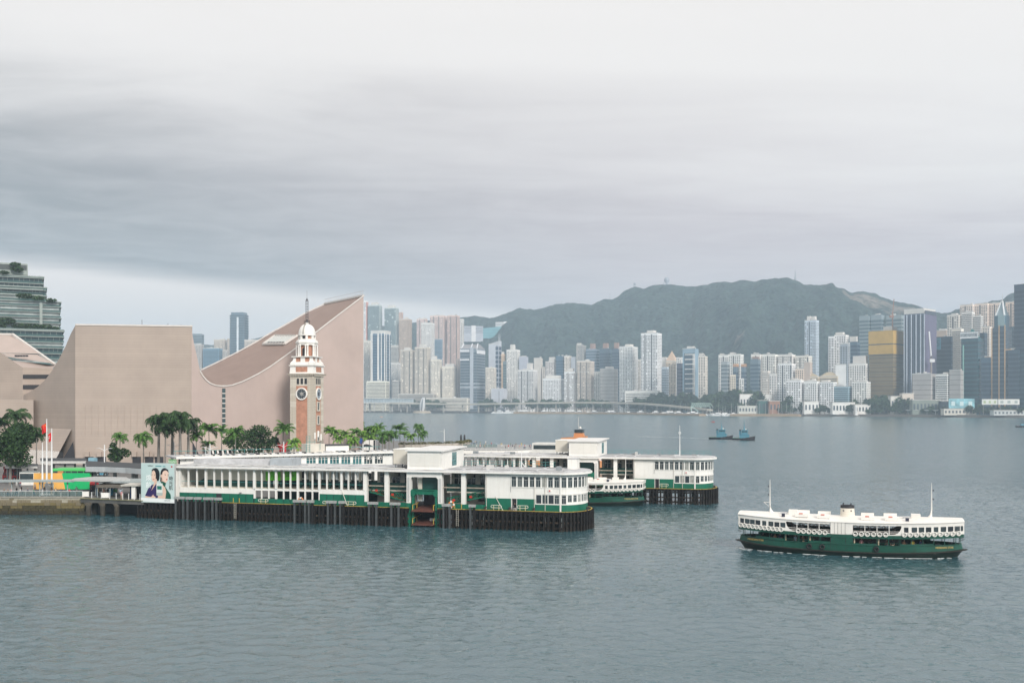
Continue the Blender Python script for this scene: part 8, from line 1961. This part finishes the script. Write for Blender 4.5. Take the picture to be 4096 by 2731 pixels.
def walkway():
    Y = 203.5; z = 6.55; x0, x1 = slope(-60)*Y, slope(300)*Y; t = thing('covered_footway', 'thin steel covered footway along the railing', 'canopy', (x0, Y, LZ)); L = x1-x0; h = z-LZ
    b = MB(); b.box(0,L,-.3,2.4,h,h+.12); b.build('roof_sheet', mat('roof_sheet',(0.33,0.37,0.37),.35,.1), t)
    b = MB(); b.box(0,L,-.35,-.25,h-.25,h+.05); b.build('edge_beam', M_STEEL, t)
    for u in (41,154,265): b = MB(); xx = slope(u)*Y-x0; b.tube([(xx,.6,0),(xx,.6,h)],.13,8); b.build('post', M_STEEL, t)
    n = 16
    for i in range(n): b = MB(); xx = L*(i+.5)/n; b.box(xx-.05,xx+.05,-.3,2.4,h-.2,h-.01); b.build('rafter', M_STEEL, t)
    # broad flat end canopy
    p = [(slope(285)*Y,Y-.4),(slope(400)*(Y-2.2),Y-2.2),(slope(522)*(Y+1),Y+1),(slope(505)*(Y+7),Y+7),(slope(380)*(Y+9),Y+9),(slope(300)*(Y+4),Y+4)]
    t = thing('flat_canopy', 'broad flat grey canopy between the hoarding and the billboard', 'canopy', (p[0][0], p[0][1], LZ)); q = [(a-p[0][0], c-p[0][1]) for a, c in p]; b = MB(); b.prism(q, h-.05, h+.25); b.build('roof_slab', mat('canopy_grey',(0.40,0.41,0.40),.6,.1,.4,streak=.2), t)
    b = MB(); b.prism([(a*.94+5, c*.9+.4) for a, c in q], h-.35, h-.05); b.build('soffit_frame', M_STEEL, t)
    for u, dy in ((383,1.0),(418,2.0),(462,4.0)): b = MB(); xx = slope(u)*(Y+dy)-p[0][0]; b.tube([(xx,dy+.4,0),(xx,dy+.4,h-.3)],.13,8); b.build('post', M_STEEL, t)
walkway()
def jetty():
    # concrete deck between the sea wall and the pier
    pts = [(-86.5,199.6),(slope(430)*197.2,197.2),(slope(500)*195.8,195.8),(slope(572)*194.4,194.4),(-66,206),(-78,210),(-86.5,206)]
    t = thing('concrete_jetty', 'dark concrete jetty joining the sea wall to the near pier', 'jetty', (-86.5,199.6,0)); q = [(a+86.5, c-199.6) for a, c in pts]; b = MB(); b.prism(q, 2.55, 3.34); b.build('deck', mat('jetty_concrete',(0.10,0.10,0.095),.85,.3,.6,streak=.4,dirt=(.03,.03,.025)), t)
    b = MB(); 
    for i in range(3): b.beam((*q[i],3.37),(*q[i+1],3.37),.5,.14)
    b.build('edge_kerb', mat('kerb_moss',(0.22,0.21,0.12),.85,.4,1.0), t)
    for u, Y in ((354,198.6),(380,202),(411,198.0),(468,197.2)):
        b = MB(); b.lathe([(.5,-1.2),(.5,1.9),(.85,2.55)],10,(slope(u)*Y+86.5,Y-199.6,0)); b.build('column', mat('jetty_column',(0.085,0.075,0.06),.8,.4,1.0,streak=.4,dirt=(.2,.15,.08)), t, True)
    # dark inner quay under it
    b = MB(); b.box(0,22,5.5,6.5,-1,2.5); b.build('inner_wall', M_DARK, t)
jetty()
def glass_rail():
    Y = 200.6; t = thing('glass_railing', 'glass panel railing with pale posts along the sea wall', 'railing', (slope(-40)*Y, Y, LZ+.2)); x0 = slope(-40)*Y; L = slope(330)*Y-x0; n = 13
    gl = shared('railglass', lambda: MB().box(.06,L/n-.06,-.02,.02,.08,1.05).mesh('glass_panel', mat('rail_glass',(0.10,0.19,0.19),.08,.05,spec=.35,alpha=.30)))
    ps = shared('railpost', lambda: MB().box(-.03,.03,-.04,.04,0,1.15).mesh('post', M_STEEL))
    for i in range(n): link('glass_panel', gl, t, (L*i/n,0,0)); link('post', ps, t, (L*i/n,0,0))
    b = MB(); b.tube([(0,0,1.15),(L,0,1.15)],.05,6); b.build('handrail', M_POLE, t)
    p = [(slope(u)*Yq, Yq) for u, Yq in ((330,200.4),(430,197.5),(500,196.1),(560,194.9))]
    t = thing('jetty_railing', 'low post railing with white boards along the jetty edge', 'railing', (*p[0], 3.4))
    for k in range(9):
        f = k/8*3; i = min(2, int(f)); a = Vector(p[i]).lerp(Vector(p[i+1]), f-i)-Vector(p[0]); b = MB(); b.box(a.x-.05,a.x+.05,a.y-.05,a.y+.05,0,1.25); b.build('post', M_POLE, t)
    for ua, ub, Yq in ((331,356,200.2),(406,436,197.6)): b = MB(); xa, xb = slope(ua)*Yq-p[0][0], slope(ub)*Yq-p[0][0]; b.box(xa,xb,Yq-p[0][1]-.05,Yq-p[0][1],.25,1.25); b.build('white_board', M_PWHITE, t)
glass_rail()
def kiosks():
    Y = 199.5
    def blk(name, label, cat, u0, u1, v0, Y, m, d=1.5, extra=None):
        x0, x1 = slope(u0)*Y, slope(u1)*Y; z = CAMZ-(v0-HOR)/FOC*Y-LZ; t = thing(name, label, cat, ((x0+x1)/2, Y, LZ)); w = x1-x0; b = MB(); b.box(-w/2,w/2,0,d,0,z); b.build('body', m, t); b = MB(); b.box(-w/2-.08,w/2+.08,-.12,d+.1,z,z+.1); b.build('top', M_STEEL, t); b = MB(); b.box(-w/2+.1,w/2-.1,-.03,0,z*.45,z*.9); b.build('front_panel', extra or M_GLASS, t)
    blk('vending_machine','bright blue vending machine under the low grey roof','machine',433,446,1951,205,mat('vending_blue',(0.03,0.30,0.48),.4,.1),.8,mat('vending_front',(0.25,0.5,0.55),.3,.3,2.0))
    blk('map_board','green and white map board left of the jetty kiosk','sign',452,470,1953,206,M_PWHITE,.2,mat('map_green',(0.15,0.4,0.12),.5,.5,2.0)); blk('leaflet_stand','cream leaflet stand beside the low grey roof post','stand',411,420,1952,204,M_CREAM,.4,mat('leaflet_red',(0.5,0.2,0.12),.5,.4,2.0)); blk('blue_display','blue display frame left of the vending machine','stand',386,391,1950,205,mat('display_blue',(0.04,0.2,0.4),.4),.3)
    blk('red_stall','red-roofed stall beside the hoarding','stall',360,396,1935,214,M_DARK,1.6); 
    b = MB(); Ys = 213; b.add([(slope(358)*Ys,Ys,7.0-1.9),(slope(396)*Ys,Ys,7.0-1.9),(slope(394)*(Ys+2),Ys+2,6.3),(slope(366)*(Ys+2),Ys+2,6.3)],[(0,1,2,3)]); b.add([(slope(358)*Ys,Ys,5.1),(slope(396)*Ys,Ys,5.1),(slope(396)*Ys,Ys,4.9),(slope(358)*Ys,Ys,4.9)],[(0,1,2,3)]); tag(b.build('red_awning', mat('awning_red',(0.45,0.02,0.025),.7,.1)), 'sloping red awning beside the green end of the hoarding', 'awning')
    # low grey-brown roof before the kiosk
    Yq = 201; t = thing('queue_shelter', 'low grey-brown roofed queue shelter left of the kiosk', 'shelter', (slope(385)*Yq,Yq,LZ)); L = (slope(490)-slope(385))*Yq; b = MB(); b.box(0,L,0,4,1.95,2.5); b.build('fascia_roof', mat('taupe_fascia',(0.13,0.115,0.095),.7,.1), t)
    for f in (.02,.5,.97): b = MB(); b.box(L*f-.07,L*f+.07,.3,.44,0,1.95); b.build('post', M_STEEL, t)
    Yq = 197.2; t = thing('ticket_kiosk', 'white pillared ticket kiosk against the billboard', 'kiosk', (slope(483)*Yq,Yq,LZ)); L = (slope(582)-slope(483))*Yq; b = MB(); b.box(0,L,0,5,2.55,2.85); b.build('roof', mat('kiosk_roof',(0.50,0.48,0.43),.7,.15,streak=.3), t)
    for f, w in ((.40,.75),(.82,1.0)): b = MB(); b.box(L*f,L*f+w,.4,1.1,0,2.55); b.build('pillar', M_PWHITE, t)
    b = MB(); b.box(L*.1,L,3.5,3.7,0,2.55); b.build('back_wall', M_DARK, t)
    for f, c in ((.15,'kiosk_blue'),(.3,'kiosk_rust'),(.68,'kiosk_red')): b = MB(); b.box(L*f,L*f+.5,3.1,3.4,0,1.7); b.build('door', mat(c,{'kiosk_blue':(0.03,0.08,0.25),'kiosk_rust':(0.2,0.06,0.03),'kiosk_red':(0.35,0.03,0.03)}[c],.5,.2), t)
    blk('white_booth','small white booth under the trees behind the hoarding','booth',78,135,1888,232,M_PWHITE,3,M_GLASS); blk('steel_cabinet','white utility cabinet at the foot of the flagpoles','cabinet',178,206,1935,207.6,mat('cabinet_white',(0.6,0.62,0.62),.4,.05),1.0,M_PWHITE)
kiosks()

# ---- advertising billboard on the end of the near pier
def billboard():
    y = -.55; x0, x1 = P1.x(564,y), P1.x(698,y); z0, z1 = 3.05, 10.75; W, H = x1-x0, z1-z0
    t = thing('advertising_billboard', 'tall pale aqua billboard with two dark-haired women on the near pier', 'billboard', P1.w(x0, y, z0), P1.a)
    B = lambda n, m, fn, p=t: (lambda mb: (fn(mb), mb.build(n, m, p))[1])(MB())
    B('board', mat('board_edge',(0.45,0.46,0.45),.5), lambda m: m.box(0,W,.02,.5,0,H)); B('print_sheet', mat('aqua_print',(0.50,0.62,0.60),.5,.06,.3), lambda m: m.box(.04,W-.04,0,.018,.04,H-.04))
    px = lambda a, b_: ((a-110)/1048*W, (1-(b_-215)/1265)*H)
    def shape(name, pts, col, lay, m=None):
        q = MB(); P = [px(*p) for p in pts]; y_ = -.004*lay; n = len(P); q.add([(a, y_, c) for a, c in P]+[(a, y_+.003, c) for a, c in P], [tuple(range(n))]+[(i,(i+1)%n,n+(i+1)%n,n+i) for i in range(n)]); return q.build(name, m or mat('print_'+col.lstrip('#'), lin(col), .5, 0), t)
    def ell(cx, cy, rx, ry, a0=0, a1=2*math.pi, n=22): return [(cx+rx*math.cos(a0+(a1-a0)*i/n), cy+ry*math.sin(a0+(a1-a0)*i/n)) for i in range(n+1 if a1-a0 < 6.2 else n)]
    shape('bottom_band', [(110,1325),(1155,1355),(1155,1478),(110,1440)], '#e4e8e6', 1)
    shape('hair_print', ell(570,580,128,212)+[], '#0a1016', 2); shape('hair_print', [(590,420),(695,600),(690,720),(655,790),(610,780),(580,640)], '#0a1016', 3)
    shape('neck_print', [(520,700),(610,720),(610,820),(640,900),(560,960),(430,1110),(480,930),(525,850)], '#d9b8a4', 3)
    shape('face_print', ell(508,630,68,182), '#e3c3ae', 4); shape('fringe_print', [(442,520),(452,460),(520,440),(560,470),(585,600),(600,520),(560,400),(500,385),(450,430)], '#0a1016', 5)
    for ex in (458,545): shape('eye_print', ell(ex,603,15,8,n=8), '#2a2320', 6); shape('brow_print', [(ex-20,575),(ex+20,568),(ex+20,574),(ex-20,581)], '#3a2c26', 6)
    shape('lip_print', ell(508,735,34,13,n=10), '#c0776c', 6)
    shape('suit_print', [(243,1265),(330,1050),(400,950),(500,890),(512,900),(430,1110),(590,870),(640,900),(645,1320),(580,1330),(440,1290),(330,1290)], '#2c1f55', 5)
    shape('arm_print', [(245,1270),(430,1300),(480,1240),(510,1212),(500,1250),(575,1300),(560,1322),(245,1325)], '#dcbba6', 6)
    shape('hair_print', ell(850,560,130,195), '#15101a', 2); shape('hair_print', [(722,560),(770,560),(780,760),(740,815),(715,810)], '#15101a', 3)
    shape('neck_print', [(760,620),(860,760),(890,840),(800,860),(740,800)], '#d8b6a3', 3); shape('face_print', [(790,500),(850,430),(930,450),(978,520),(972,600),(955,700),(945,770),(900,828),(830,790),(780,700),(770,600)], '#e6c6b4', 4); shape('ear_print', ell(750,620,28,52,n=12), '#dcb9a6', 5)
    shape('fringe_print', [(770,560),(800,460),(900,440),(978,500),(960,420),(880,368),(800,385),(740,450),(722,600)], '#15101a', 5)
    for ex, ey in ((875,590),(960,606)): shape('eye_print', ell(ex,ey,18,9,n=8), '#221a18', 6); shape('brow_print', [(ex-25,ey-35),(ex+20,ey-42),(ex+20,ey-35),(ex-25,ey-28)], '#30231f', 6)
    shape('lip_print', [(890,722),(925,712),(948,722),(920,756)], '#b01c22', 6)
    shape('back_print', [(645,1260),(790,1240),(790,900),(850,950),(905,1090),(875,1345),(645,1330)], '#dcbca8', 4)
    shape('dress_print', [(735,800),(790,790),(895,845),(870,960),(940,1060),(1040,1210),(1050,1350),(875,1345),(905,1120),(870,990),(790,900),(740,850)], '#0a5140', 5)
    shape('product_print', [(598,850),(790,855),(790,1245),(598,1245)], '#d5dcd6', 7); shape('product_label', [(620,940),(762,942),(762,1058),(620,1055)], '#0c6a5c', 8); shape('product_foot', [(600,1155),(790,1155),(790,1245),(600,1245)], '#aeb8b2', 8)
    shape('pill_print', [(565,295),(755,297),(755,325),(565,322)], '#3a8c92', 6); shape('pill_print', [(792,300),(880,302),(880,330),(792,328)], '#57a0a4', 6); shape('red_badge', [(1052,298),(1096,298),(1096,345),(1052,345)], '#c4353f', 6)
    def txt(s, a, b_, size, col):
        me = text_mesh(s, size, mat('ink_'+col.lstrip('#'), lin(col), .5, 0), depth=.004); q = px(a, b_); o = link('lettering', me, t, (q[0], -.045, q[1])); o.rotation_euler = (R(90),0,0)
    for c, yy in (('煥',700),('齡',935)): txt(c, 355, yy, 1.30, '#f4f8f6')
    for c, yy in (('時',705),('光',850),('肌',1000)): txt(c, 1050, yy, .92, '#16201e')
    txt('NMN+', 412, 305, .42, '#23302e'); txt('2203 0127', 940, 1402, .30, '#4a5a58')
    bx_, bz_ = px(1050,165); sg = thing('roof_sign', 'small green sign on the roof corner above the billboard', 'sign', P1.w(x0+bx_, y+.4, z0+bz_), P1.a); b = MB(); b.box(-.85,.85,0,.15,-.45,.45); b.build('panel', mat('sign_green',(0.16,0.36,0.16),.5,.1), sg)
    me = text_mesh('ROAD', .62, mat('sign_ink',(0.7,0.8,0.68),.5,0), depth=.01); o = link('lettering', me, sg, (.05,-.03,0)); o.rotation_euler = (R(90),0,0)
billboard()

# ---- viewing terrace and planters beyond the farther pier
def terrace():
    tz = 4.7; poly = [(-28,384),(2,384),(9,390),(10,402),(7,438),(-28,444)]
    b = MB(); b.prism([(a, c) for a, c in poly], LZ-.2, tz); tag(b.build('viewing_terrace', mat('terrace_stone',(0.30,0.30,0.29),.7,.1)), 'pale viewing terrace at the end of the promenade', None, None, 'structure')
    t = thing('terrace_parapet', 'curved white parapet round the viewing terrace', 'parapet', (0,0,tz)); 
    for (a, c) in zip(poly[:3], poly[1:4]): b = MB(); b.beam((*a,-.75),(*c,-.75),.35,1.1); b.build('panel', M_PWHITE, t)
    for (a, c) in zip(poly[:3], poly[1:4]): b = MB(); b.tube([(*a,.45),(*c,.45)],.06,6); b.build('handrail', M_POLE, t)
    for i in range(16): x = -28+i*2.0; b = MB(); b.box(x-.04,x+.04,383.9,384.1,-.2,.45); b.build('baluster', M_POLE, t)
    t = thing('terrace_glass_screen', 'pale green glass screen along the terrace step', 'screen', (-20,408,tz))
    for i in range(7): b = MB(); b.box(i*2.0,i*2.0+1.9,-.05,.05,.1,1.3); b.build('glass_panel', mat('screen_glass',(0.16,0.25,0.25),.15,.05,alpha=.45), t)
    # planted bank with its stone retaining wall
    P = [(-44,388),(-34,392),(-22,404),(-18,424)]
    t = thing('retaining_wall', 'pale stone retaining wall below the planted bank', 'wall', (-44,388,LZ)); 
    for a, c in zip(P, P[1:]):
        for j in range(5):
            p = Vector(a).lerp(Vector(c), j/5)-Vector(P[0]); q = Vector(a).lerp(Vector(c), (j+.96)/5)-Vector(P[0]); b = MB(); b.beam((p.x,p.y,1.6),(q.x,q.y,1.6),.5,3.2); b.build('stone_panel', mat('bank_stone',(0.40,0.36,0.31),.8,.15,.6), t)
    r = random.Random(9); m = MB()
    for a, c in zip(P, P[1:]):
        for j in range(8): p = Vector(a).lerp(Vector(c), (j+r.random())/8); leaf_cloud(m, (p.x, p.y+1.2, LZ+3.4), (1.3,1.2,.7), 70, .3, r)
    tag(m.build('bank_planting', leaf_mat('dry_leaf',(0.05,0.06,0.02),(0.16,0.14,0.05)), None, fix=False), 'dry green planting along the top of the bank', None, None, 'stuff')
    # market umbrella and white stall among the palms
    Y = 330; x = slope(1466)*Y; t = thing('market_umbrella', 'wide black umbrella beside the palm grove', 'umbrella', (x,Y,LZ)); h = CAMZ-(1775-HOR)/FOC*Y-LZ; b = MB(); b.lathe([(2.4,h-.9),(1.3,h-.3),(.05,h)],10); b.build('canopy', M_IRON, t); b = MB(); b.tube([(0,0,0),(0,0,h)],.05,5); b.build('pole', M_POLE, t)
    Y = 345; t = thing('white_stall', 'white box stall behind the black umbrella', 'stall', (slope(1478)*Y,Y,LZ)); z1 = CAMZ-(1760-HOR)/FOC*Y-LZ; b = MB(); b.box(-2,1.8,0,2.5,0,z1); b.build('body', M_PWHITE, t); b = MB(); b.box(1.4,2.0,-.1,0,z1*.4,z1); b.build('dark_screen', M_DARK, t)
    lamp(1777,1738,'slim white lamp on the terrace',420,1,8.5,None)
    for u, v in ((1844,1748),(1858,1750)):
        Y = 432; b = MB(); x = slope(u)*Y; b.lathe([(.12,0),(.12,1.4),(.45,1.5),(.4,4.2),(.05,4.6)],8); tag(b.build('closed_parasol', M_IRON, None, True, (x,Y,tz)), 'closed black parasol on the terrace, ' + ('left one' if u < 1850 else 'right one'), 'parasol')
terrace()
# tall mast on the roof of the near pier and staff on the farther pier
for (L, u, vb, vt, y, lab) in ((P1,2086,1868,1804,10.5,'short white mast with stays on the near pier roof'),(P2,2719,1806,1701,6.0,'tall thin white mast on the farther pier roof')):
    x = L.x(u, y); p = L.w(x, y, RZ); h = L.z(u, vt, y)-RZ; t = thing('roof_mast', lab, 'mast', p, L.a); b = MB(); b.tube([(0,0,0),(0,0,h)],[.13,.05],6); b.build('pole', M_POLE, t)
    if L is P1: b = MB(); b.beam((0,0,h*.35),(.8,0,0),.09); b.beam((0,0,h*.35),(.5,.5,0),.09); b.build('stay', M_POLE, t)
    else: b = MB(); b.torus((0,0,h*.76),.25,.06,'y',10,5); b.build('ring', M_POLE, t)
# white roof hut near the nose of the near pier and rooftop rails
_x = P1.x(2270, 8.5); hut = thing('roof_hut', 'small white roof hut near the rounded end of the near pier', 'hut', P1.w(_x, 8.5, RZ), P1.a); b = MB(); b.box(0,1.75,0,2.4,0,1.85); b.build('body', M_PWHITE, hut); b = MB(); b.box(-.1,1.9,-.1,2.5,1.85,1.95); b.build('lid', M_ROOF, hut)
for L, xa, xb, y, lab in ((P1,-15,3,11.5,'teal rooftop railing along the back of the near pier roof'),(P2,-15,9,11.0,'teal rooftop railing along the back of the farther pier roof')):
    t = thing('rooftop_railing', lab, 'railing', L.w(xa,y,RZ), L.a); b = MB(); b.tube([(0,0,1.0),(xb-xa,0,1.0)],.035,5); b.tube([(0,0,.5),(xb-xa,0,.5)],.03,5); b.build('rail', M_TEALRAIL, t); n = int((xb-xa)/1.6)
    for i in range(n+1): b = MB(); b.box(i*1.6-.03,i*1.6+.03,-.03,.03,0,1.0); b.build('post', M_TEALRAIL, t)
# ---------------------------------------------------------------- people: one skinned body per pose, clothed by material
SK = mat('skin_tone', (0.42,0.26,0.18), .6, 0); HAIR = mat('dark_hair', (0.02,0.016,0.014), .6, 0)
def person_mesh(pose, seed=0):
    r = random.Random(seed); J = {}; E = []; rad = {}
    def jt(n, p, rr, par=None): J[n] = p; rad[n] = rr; E.append((par, n)) if par else None
    sit = pose == 'sit'; st = {'walk': .28, 'stand': .05, 'lean': .05, 'sit': 0}[pose]
    pz = .52 if sit else .92
    jt('pelvis', (0,0,pz), (.15,.11)); jt('waist', (0,.01,pz+.2), (.135,.10), 'pelvis'); jt('chest', (0,.02 if pose != 'lean' else -.12,pz+.42), (.17,.115), 'waist'); jt('neck', (0,.02 if pose != 'lean' else -.17,pz+.58), (.055,.055), 'chest'); jt('head', (0,0 if pose != 'lean' else -.2,pz+.70), (.085,.10), 'neck'); jt('crown', (0,.01 if pose != 'lean' else -.2,pz+.80), (.07,.085), 'head')
    for s, nm in ((-1,'l'),(1,'r')):
        f = st*s
        if sit: jt('hip'+nm,(s*.09,0,pz-.03),(.09,.09),'pelvis'); jt('knee'+nm,(s*.12,-.42,pz-.02),(.065,.065),'hip'+nm); jt('ank'+nm,(s*.12,-.42,.09),(.045,.045),'knee'+nm); jt('toe'+nm,(s*.13,-.6,.04),(.04,.035),'ank'+nm)
        else: jt('hip'+nm,(s*.09,0,pz-.06),(.095,.095),'pelvis'); jt('knee'+nm,(s*.1,-f*.5-.02,.49),(.065,.065),'hip'+nm); jt('ank'+nm,(s*.1,-f+.05*abs(f),.09),(.045,.045),'knee'+nm); jt('toe'+nm,(s*.12,-f-.16,.035),(.04,.03),'ank'+nm)
        cy = J['chest'][1]
        jt('sh'+nm,(s*.19,cy,pz+.5),(.06,.06),'chest'); 
        el = (s*.25,cy+f*.3,pz+.24) if pose in ('walk','stand') else (s*.26,cy-.18,pz+.28); wr = (s*.24,cy-f*.5-.08 if pose == 'walk' else cy-.06,pz+.0) if pose in ('walk','stand') else (s*.15,cy-.4,pz+.25)
        jt('el'+nm, el, (.045,.045), 'sh'+nm); jt('wr'+nm, wr, (.032,.032), 'el'+nm); jt('hd'+nm,(wr[0],wr[1]-.03,wr[2]-.09 if pose in ('walk','stand') else wr[2]),(.035,.025),'wr'+nm)
    names = list(J); me = bpy.data.meshes.new('p'); me.from_pydata([J[n] for n in names], [(names.index(a), names.index(b)) for a, b in E], [])
    o = bpy.data.objects.new('p', me); C.objects.link(o); md = o.modifiers.new('s', 'SKIN'); md.use_smooth_shade = True
    for i, n in enumerate(names): me.skin_vertices[0].data[i].radius = rad[n]; me.skin_vertices[0].data[i].use_root = (n == 'pelvis')
    o.modifiers.new('d', 'SUBSURF').levels = 1; o.modifiers['d'].render_levels = 1
    dg = bpy.context.evaluated_depsgraph_get(); dg.update(); out = bpy.data.meshes.new_from_object(o.evaluated_get(dg)); out.name = 'person'
    bpy.data.objects.remove(o); bpy.data.meshes.remove(me); out.materials.clear()
    for m in (SK, HAIR, SK, SK): out.materials.append(m)
    for p in out.polygons:
        c = p.center; hz = pz+.66
        if c.z > pz+.58: p.material_index = 1 if (c.z > pz+.78 or c.y > J['head'][1]+.045) else 0
        elif abs(c.x) > .2 and c.z < (pz+.2 if pose in ('walk','stand') else pz+.27) and not sit and c.z > .5: p.material_index = 0
        elif c.z > pz-.02 and not (sit and c.y < -.2): p.material_index = 2
        elif c.z < .06: p.material_index = 1
        else: p.material_index = 3
    return out
BODY = {k: person_mesh(k) for k in ('stand','walk','lean','sit')}
COL = {'white': (0.68,0.68,0.66), 'black': (0.02,0.02,0.022), 'red': (0.45,0.03,0.03), 'navy': (0.02,0.03,0.09), 'grey': (0.22,0.22,0.23), 'beige': (0.48,0.38,0.27), 'pale blue': (0.35,0.45,0.55), 'pink': (0.55,0.28,0.28), 'green': (0.06,0.16,0.08), 'yellow': (0.55,0.42,0.08), 'brown': (0.13,0.07,0.04), 'denim': (0.06,0.10,0.18)}
def cloth(c): return mat('cloth_'+c.replace(' ','_'), COL[c], .85, .05)
_used = set()
def person(loc, rz, pose, top, low, place, group, s=1.0):
    lab = f'person in {top} top and {low} ' + ('shorts' if low in ('white','beige') else 'trousers') + ' ' + place
    o = link('person', BODY[pose], None, loc, rz); o.scale = (s,s,s)
    for i, m in ((2, cloth(top)), (3, cloth(low))): o.material_slots[i].link = 'OBJECT'; o.material_slots[i].material = m
    tag(o, lab, 'person', group); return o
TOPS = ['white','black','red','navy','grey','beige','pale blue','pink','green','yellow','brown']; LOWS = ['black','denim','grey','white','beige','navy']
def combos(seed):
    c = [(t, l) for t in TOPS for l in LOWS if t != l]; random.Random(seed).shuffle(c); return c
rp = random.Random(15)
# promenade behind the glass railing
cs = iter(combos(1))
for (x, yv) in ((50,1140),(92,1150),(130,1150),(195,1118),(238,1130),(252,1100),(325,1145),(398,1140),(412,1072),(505,1112),(522,1108),(655,1125),(715,1142),(815,1130),(900,1112),(1065,1072),(140,1022),(196,1010),(240,1022),(605,1120)):
    u, v = x*.34013, 1600+yv*.34013; Y = (CAMZ-LZ)*FOC/(v-HOR); Y = max(Y, 202.2); t, l = next(cs)
    person((slope(u)*Y, Y, LZ+.005), rp.uniform(0,6.28), rp.choice(['stand','walk','walk']), t, l, 'on the promenade behind the glass railing', 'people on the promenade', rp.uniform(.95,1.05))
cs = iter(combos(2))
for u, Y in ((393,203.5),(483,201.5),(486,196.8),(430,203),(365,209)):
    t, l = next(cs); person((slope(u)*Y, Y, LZ+.005), rp.uniform(0,6.28), 'stand', t, l, 'on the jetty near the kiosk', 'people on the jetty')
# viewing terrace
cs = iter(combos(3))
TX = [(205,262),(215,262),(232,260),(250,262),(268,262),(292,262),(318,262),(334,262),(358,262),(405,266),(480,262),(222,305),(355,318),(405,318),(465,320),(560,280),(626,290),(688,290),(706,290),(748,320),(786,322),(815,290),(842,320),(872,322),(886,290),(930,322),(962,290),(992,322),(1018,322),(1068,318),(1085,318),(1002,318)]
for x, yv in TX:
    u, v = 1800+x*.2976, 1700+yv*.2976; Y = (CAMZ-4.7)*FOC/(v-HOR); Y = min(max(Y, 385.5), 436); t, l = next(cs)
    person((slope(u)*Y, Y, 4.705), rp.uniform(0,6.28), rp.choice(['stand','stand','walk','lean']), t, l, 'on the viewing terrace beyond the pier roofs', 'people on the viewing terrace', rp.uniform(.95,1.08))
cs = iter(combos(4))
for u, v in ((1664,1782),(1673,1786),(1736,1784),(1742,1786),(1750,1786),(1757,1786),(1765,1786),(1810,1785),(1824,1789),(1381,1790),(1396,1792),(1460,1786)):
    Y = rp.uniform(352,378) if u > 1500 else 318; t, l = next(cs); person((slope(u)*Y, Y, LZ+.005), rp.uniform(0,6.28), 'stand', t, l, 'on the promenade beside the palms', 'people beside the palm grove')
# seated attendant in the pier doorway, and passengers on the ferry
_q = P1.w(-2.05, .75, PZ); person((_q.x,_q.y,PZ+.005), P1.a+R(-70), 'sit', 'black', 'grey', 'sitting in the green pier doorway', None)
b = MB(); b.box(-.2,.2,-.2,.2,.38,.43); 
for sx in (-1,1):
    for sy in (-1,1): b.beam((sx*.17,sy*.17,0),(sx*.14,sy*.14,.38),.05)
tag(b.build('plastic_stool', M_WHITE, None, False, (_q.x,_q.y,PZ+.002), P1.a), 'white plastic stool under the seated person on the pier', 'stool')
cs = iter(combos(5))
for x, y in ((-7.6,-2.9),(-6.4,-3.2),(-5.1,-3.0),(-10.6,-3.1),(2.0,-3.3),(3.3,-3.2),(5.6,-3.2),(6.4,-3.3),(8.0,-3.3),(9.2,-3.0),(-9.9,-2.6),(10.2,-2.9)):
    t, l = next(cs); w = ferry_pt(x, y); person((w[0], w[1], (.96+sheer(x)*.6)*.97), F1A+rp.uniform(-.8,.8), rp.choice(['stand','stand','lean']), t, l, 'on the lower deck of the crossing ferry', 'passengers on the crossing ferry', .95)
# ---------------------------------------------------------------- haze
def build_haze():
    m = bpy.data.materials.new('haze_air'); m.use_nodes = True; nt = m.node_tree; nt.nodes.clear()
    o = nt.nodes.new('ShaderNodeOutputMaterial'); v = nt.nodes.new('ShaderNodeVolumePrincipled')
    v.inputs['Color'].default_value = (0.70, 0.86, 1.0, 1); v.inputs['Density'].default_value = 0.00016; v.inputs['Anisotropy'].default_value = 0.2
    nt.links.new(v.outputs[0], o.inputs['Volume'])
    b = MB(); b.box(-9300, 9300, -9300, 9300, -4.0, 780)
    h = b.build('haze', m); tag(h, 'thin pale blue haze over the harbour', None, None, 'stuff')
build_haze()
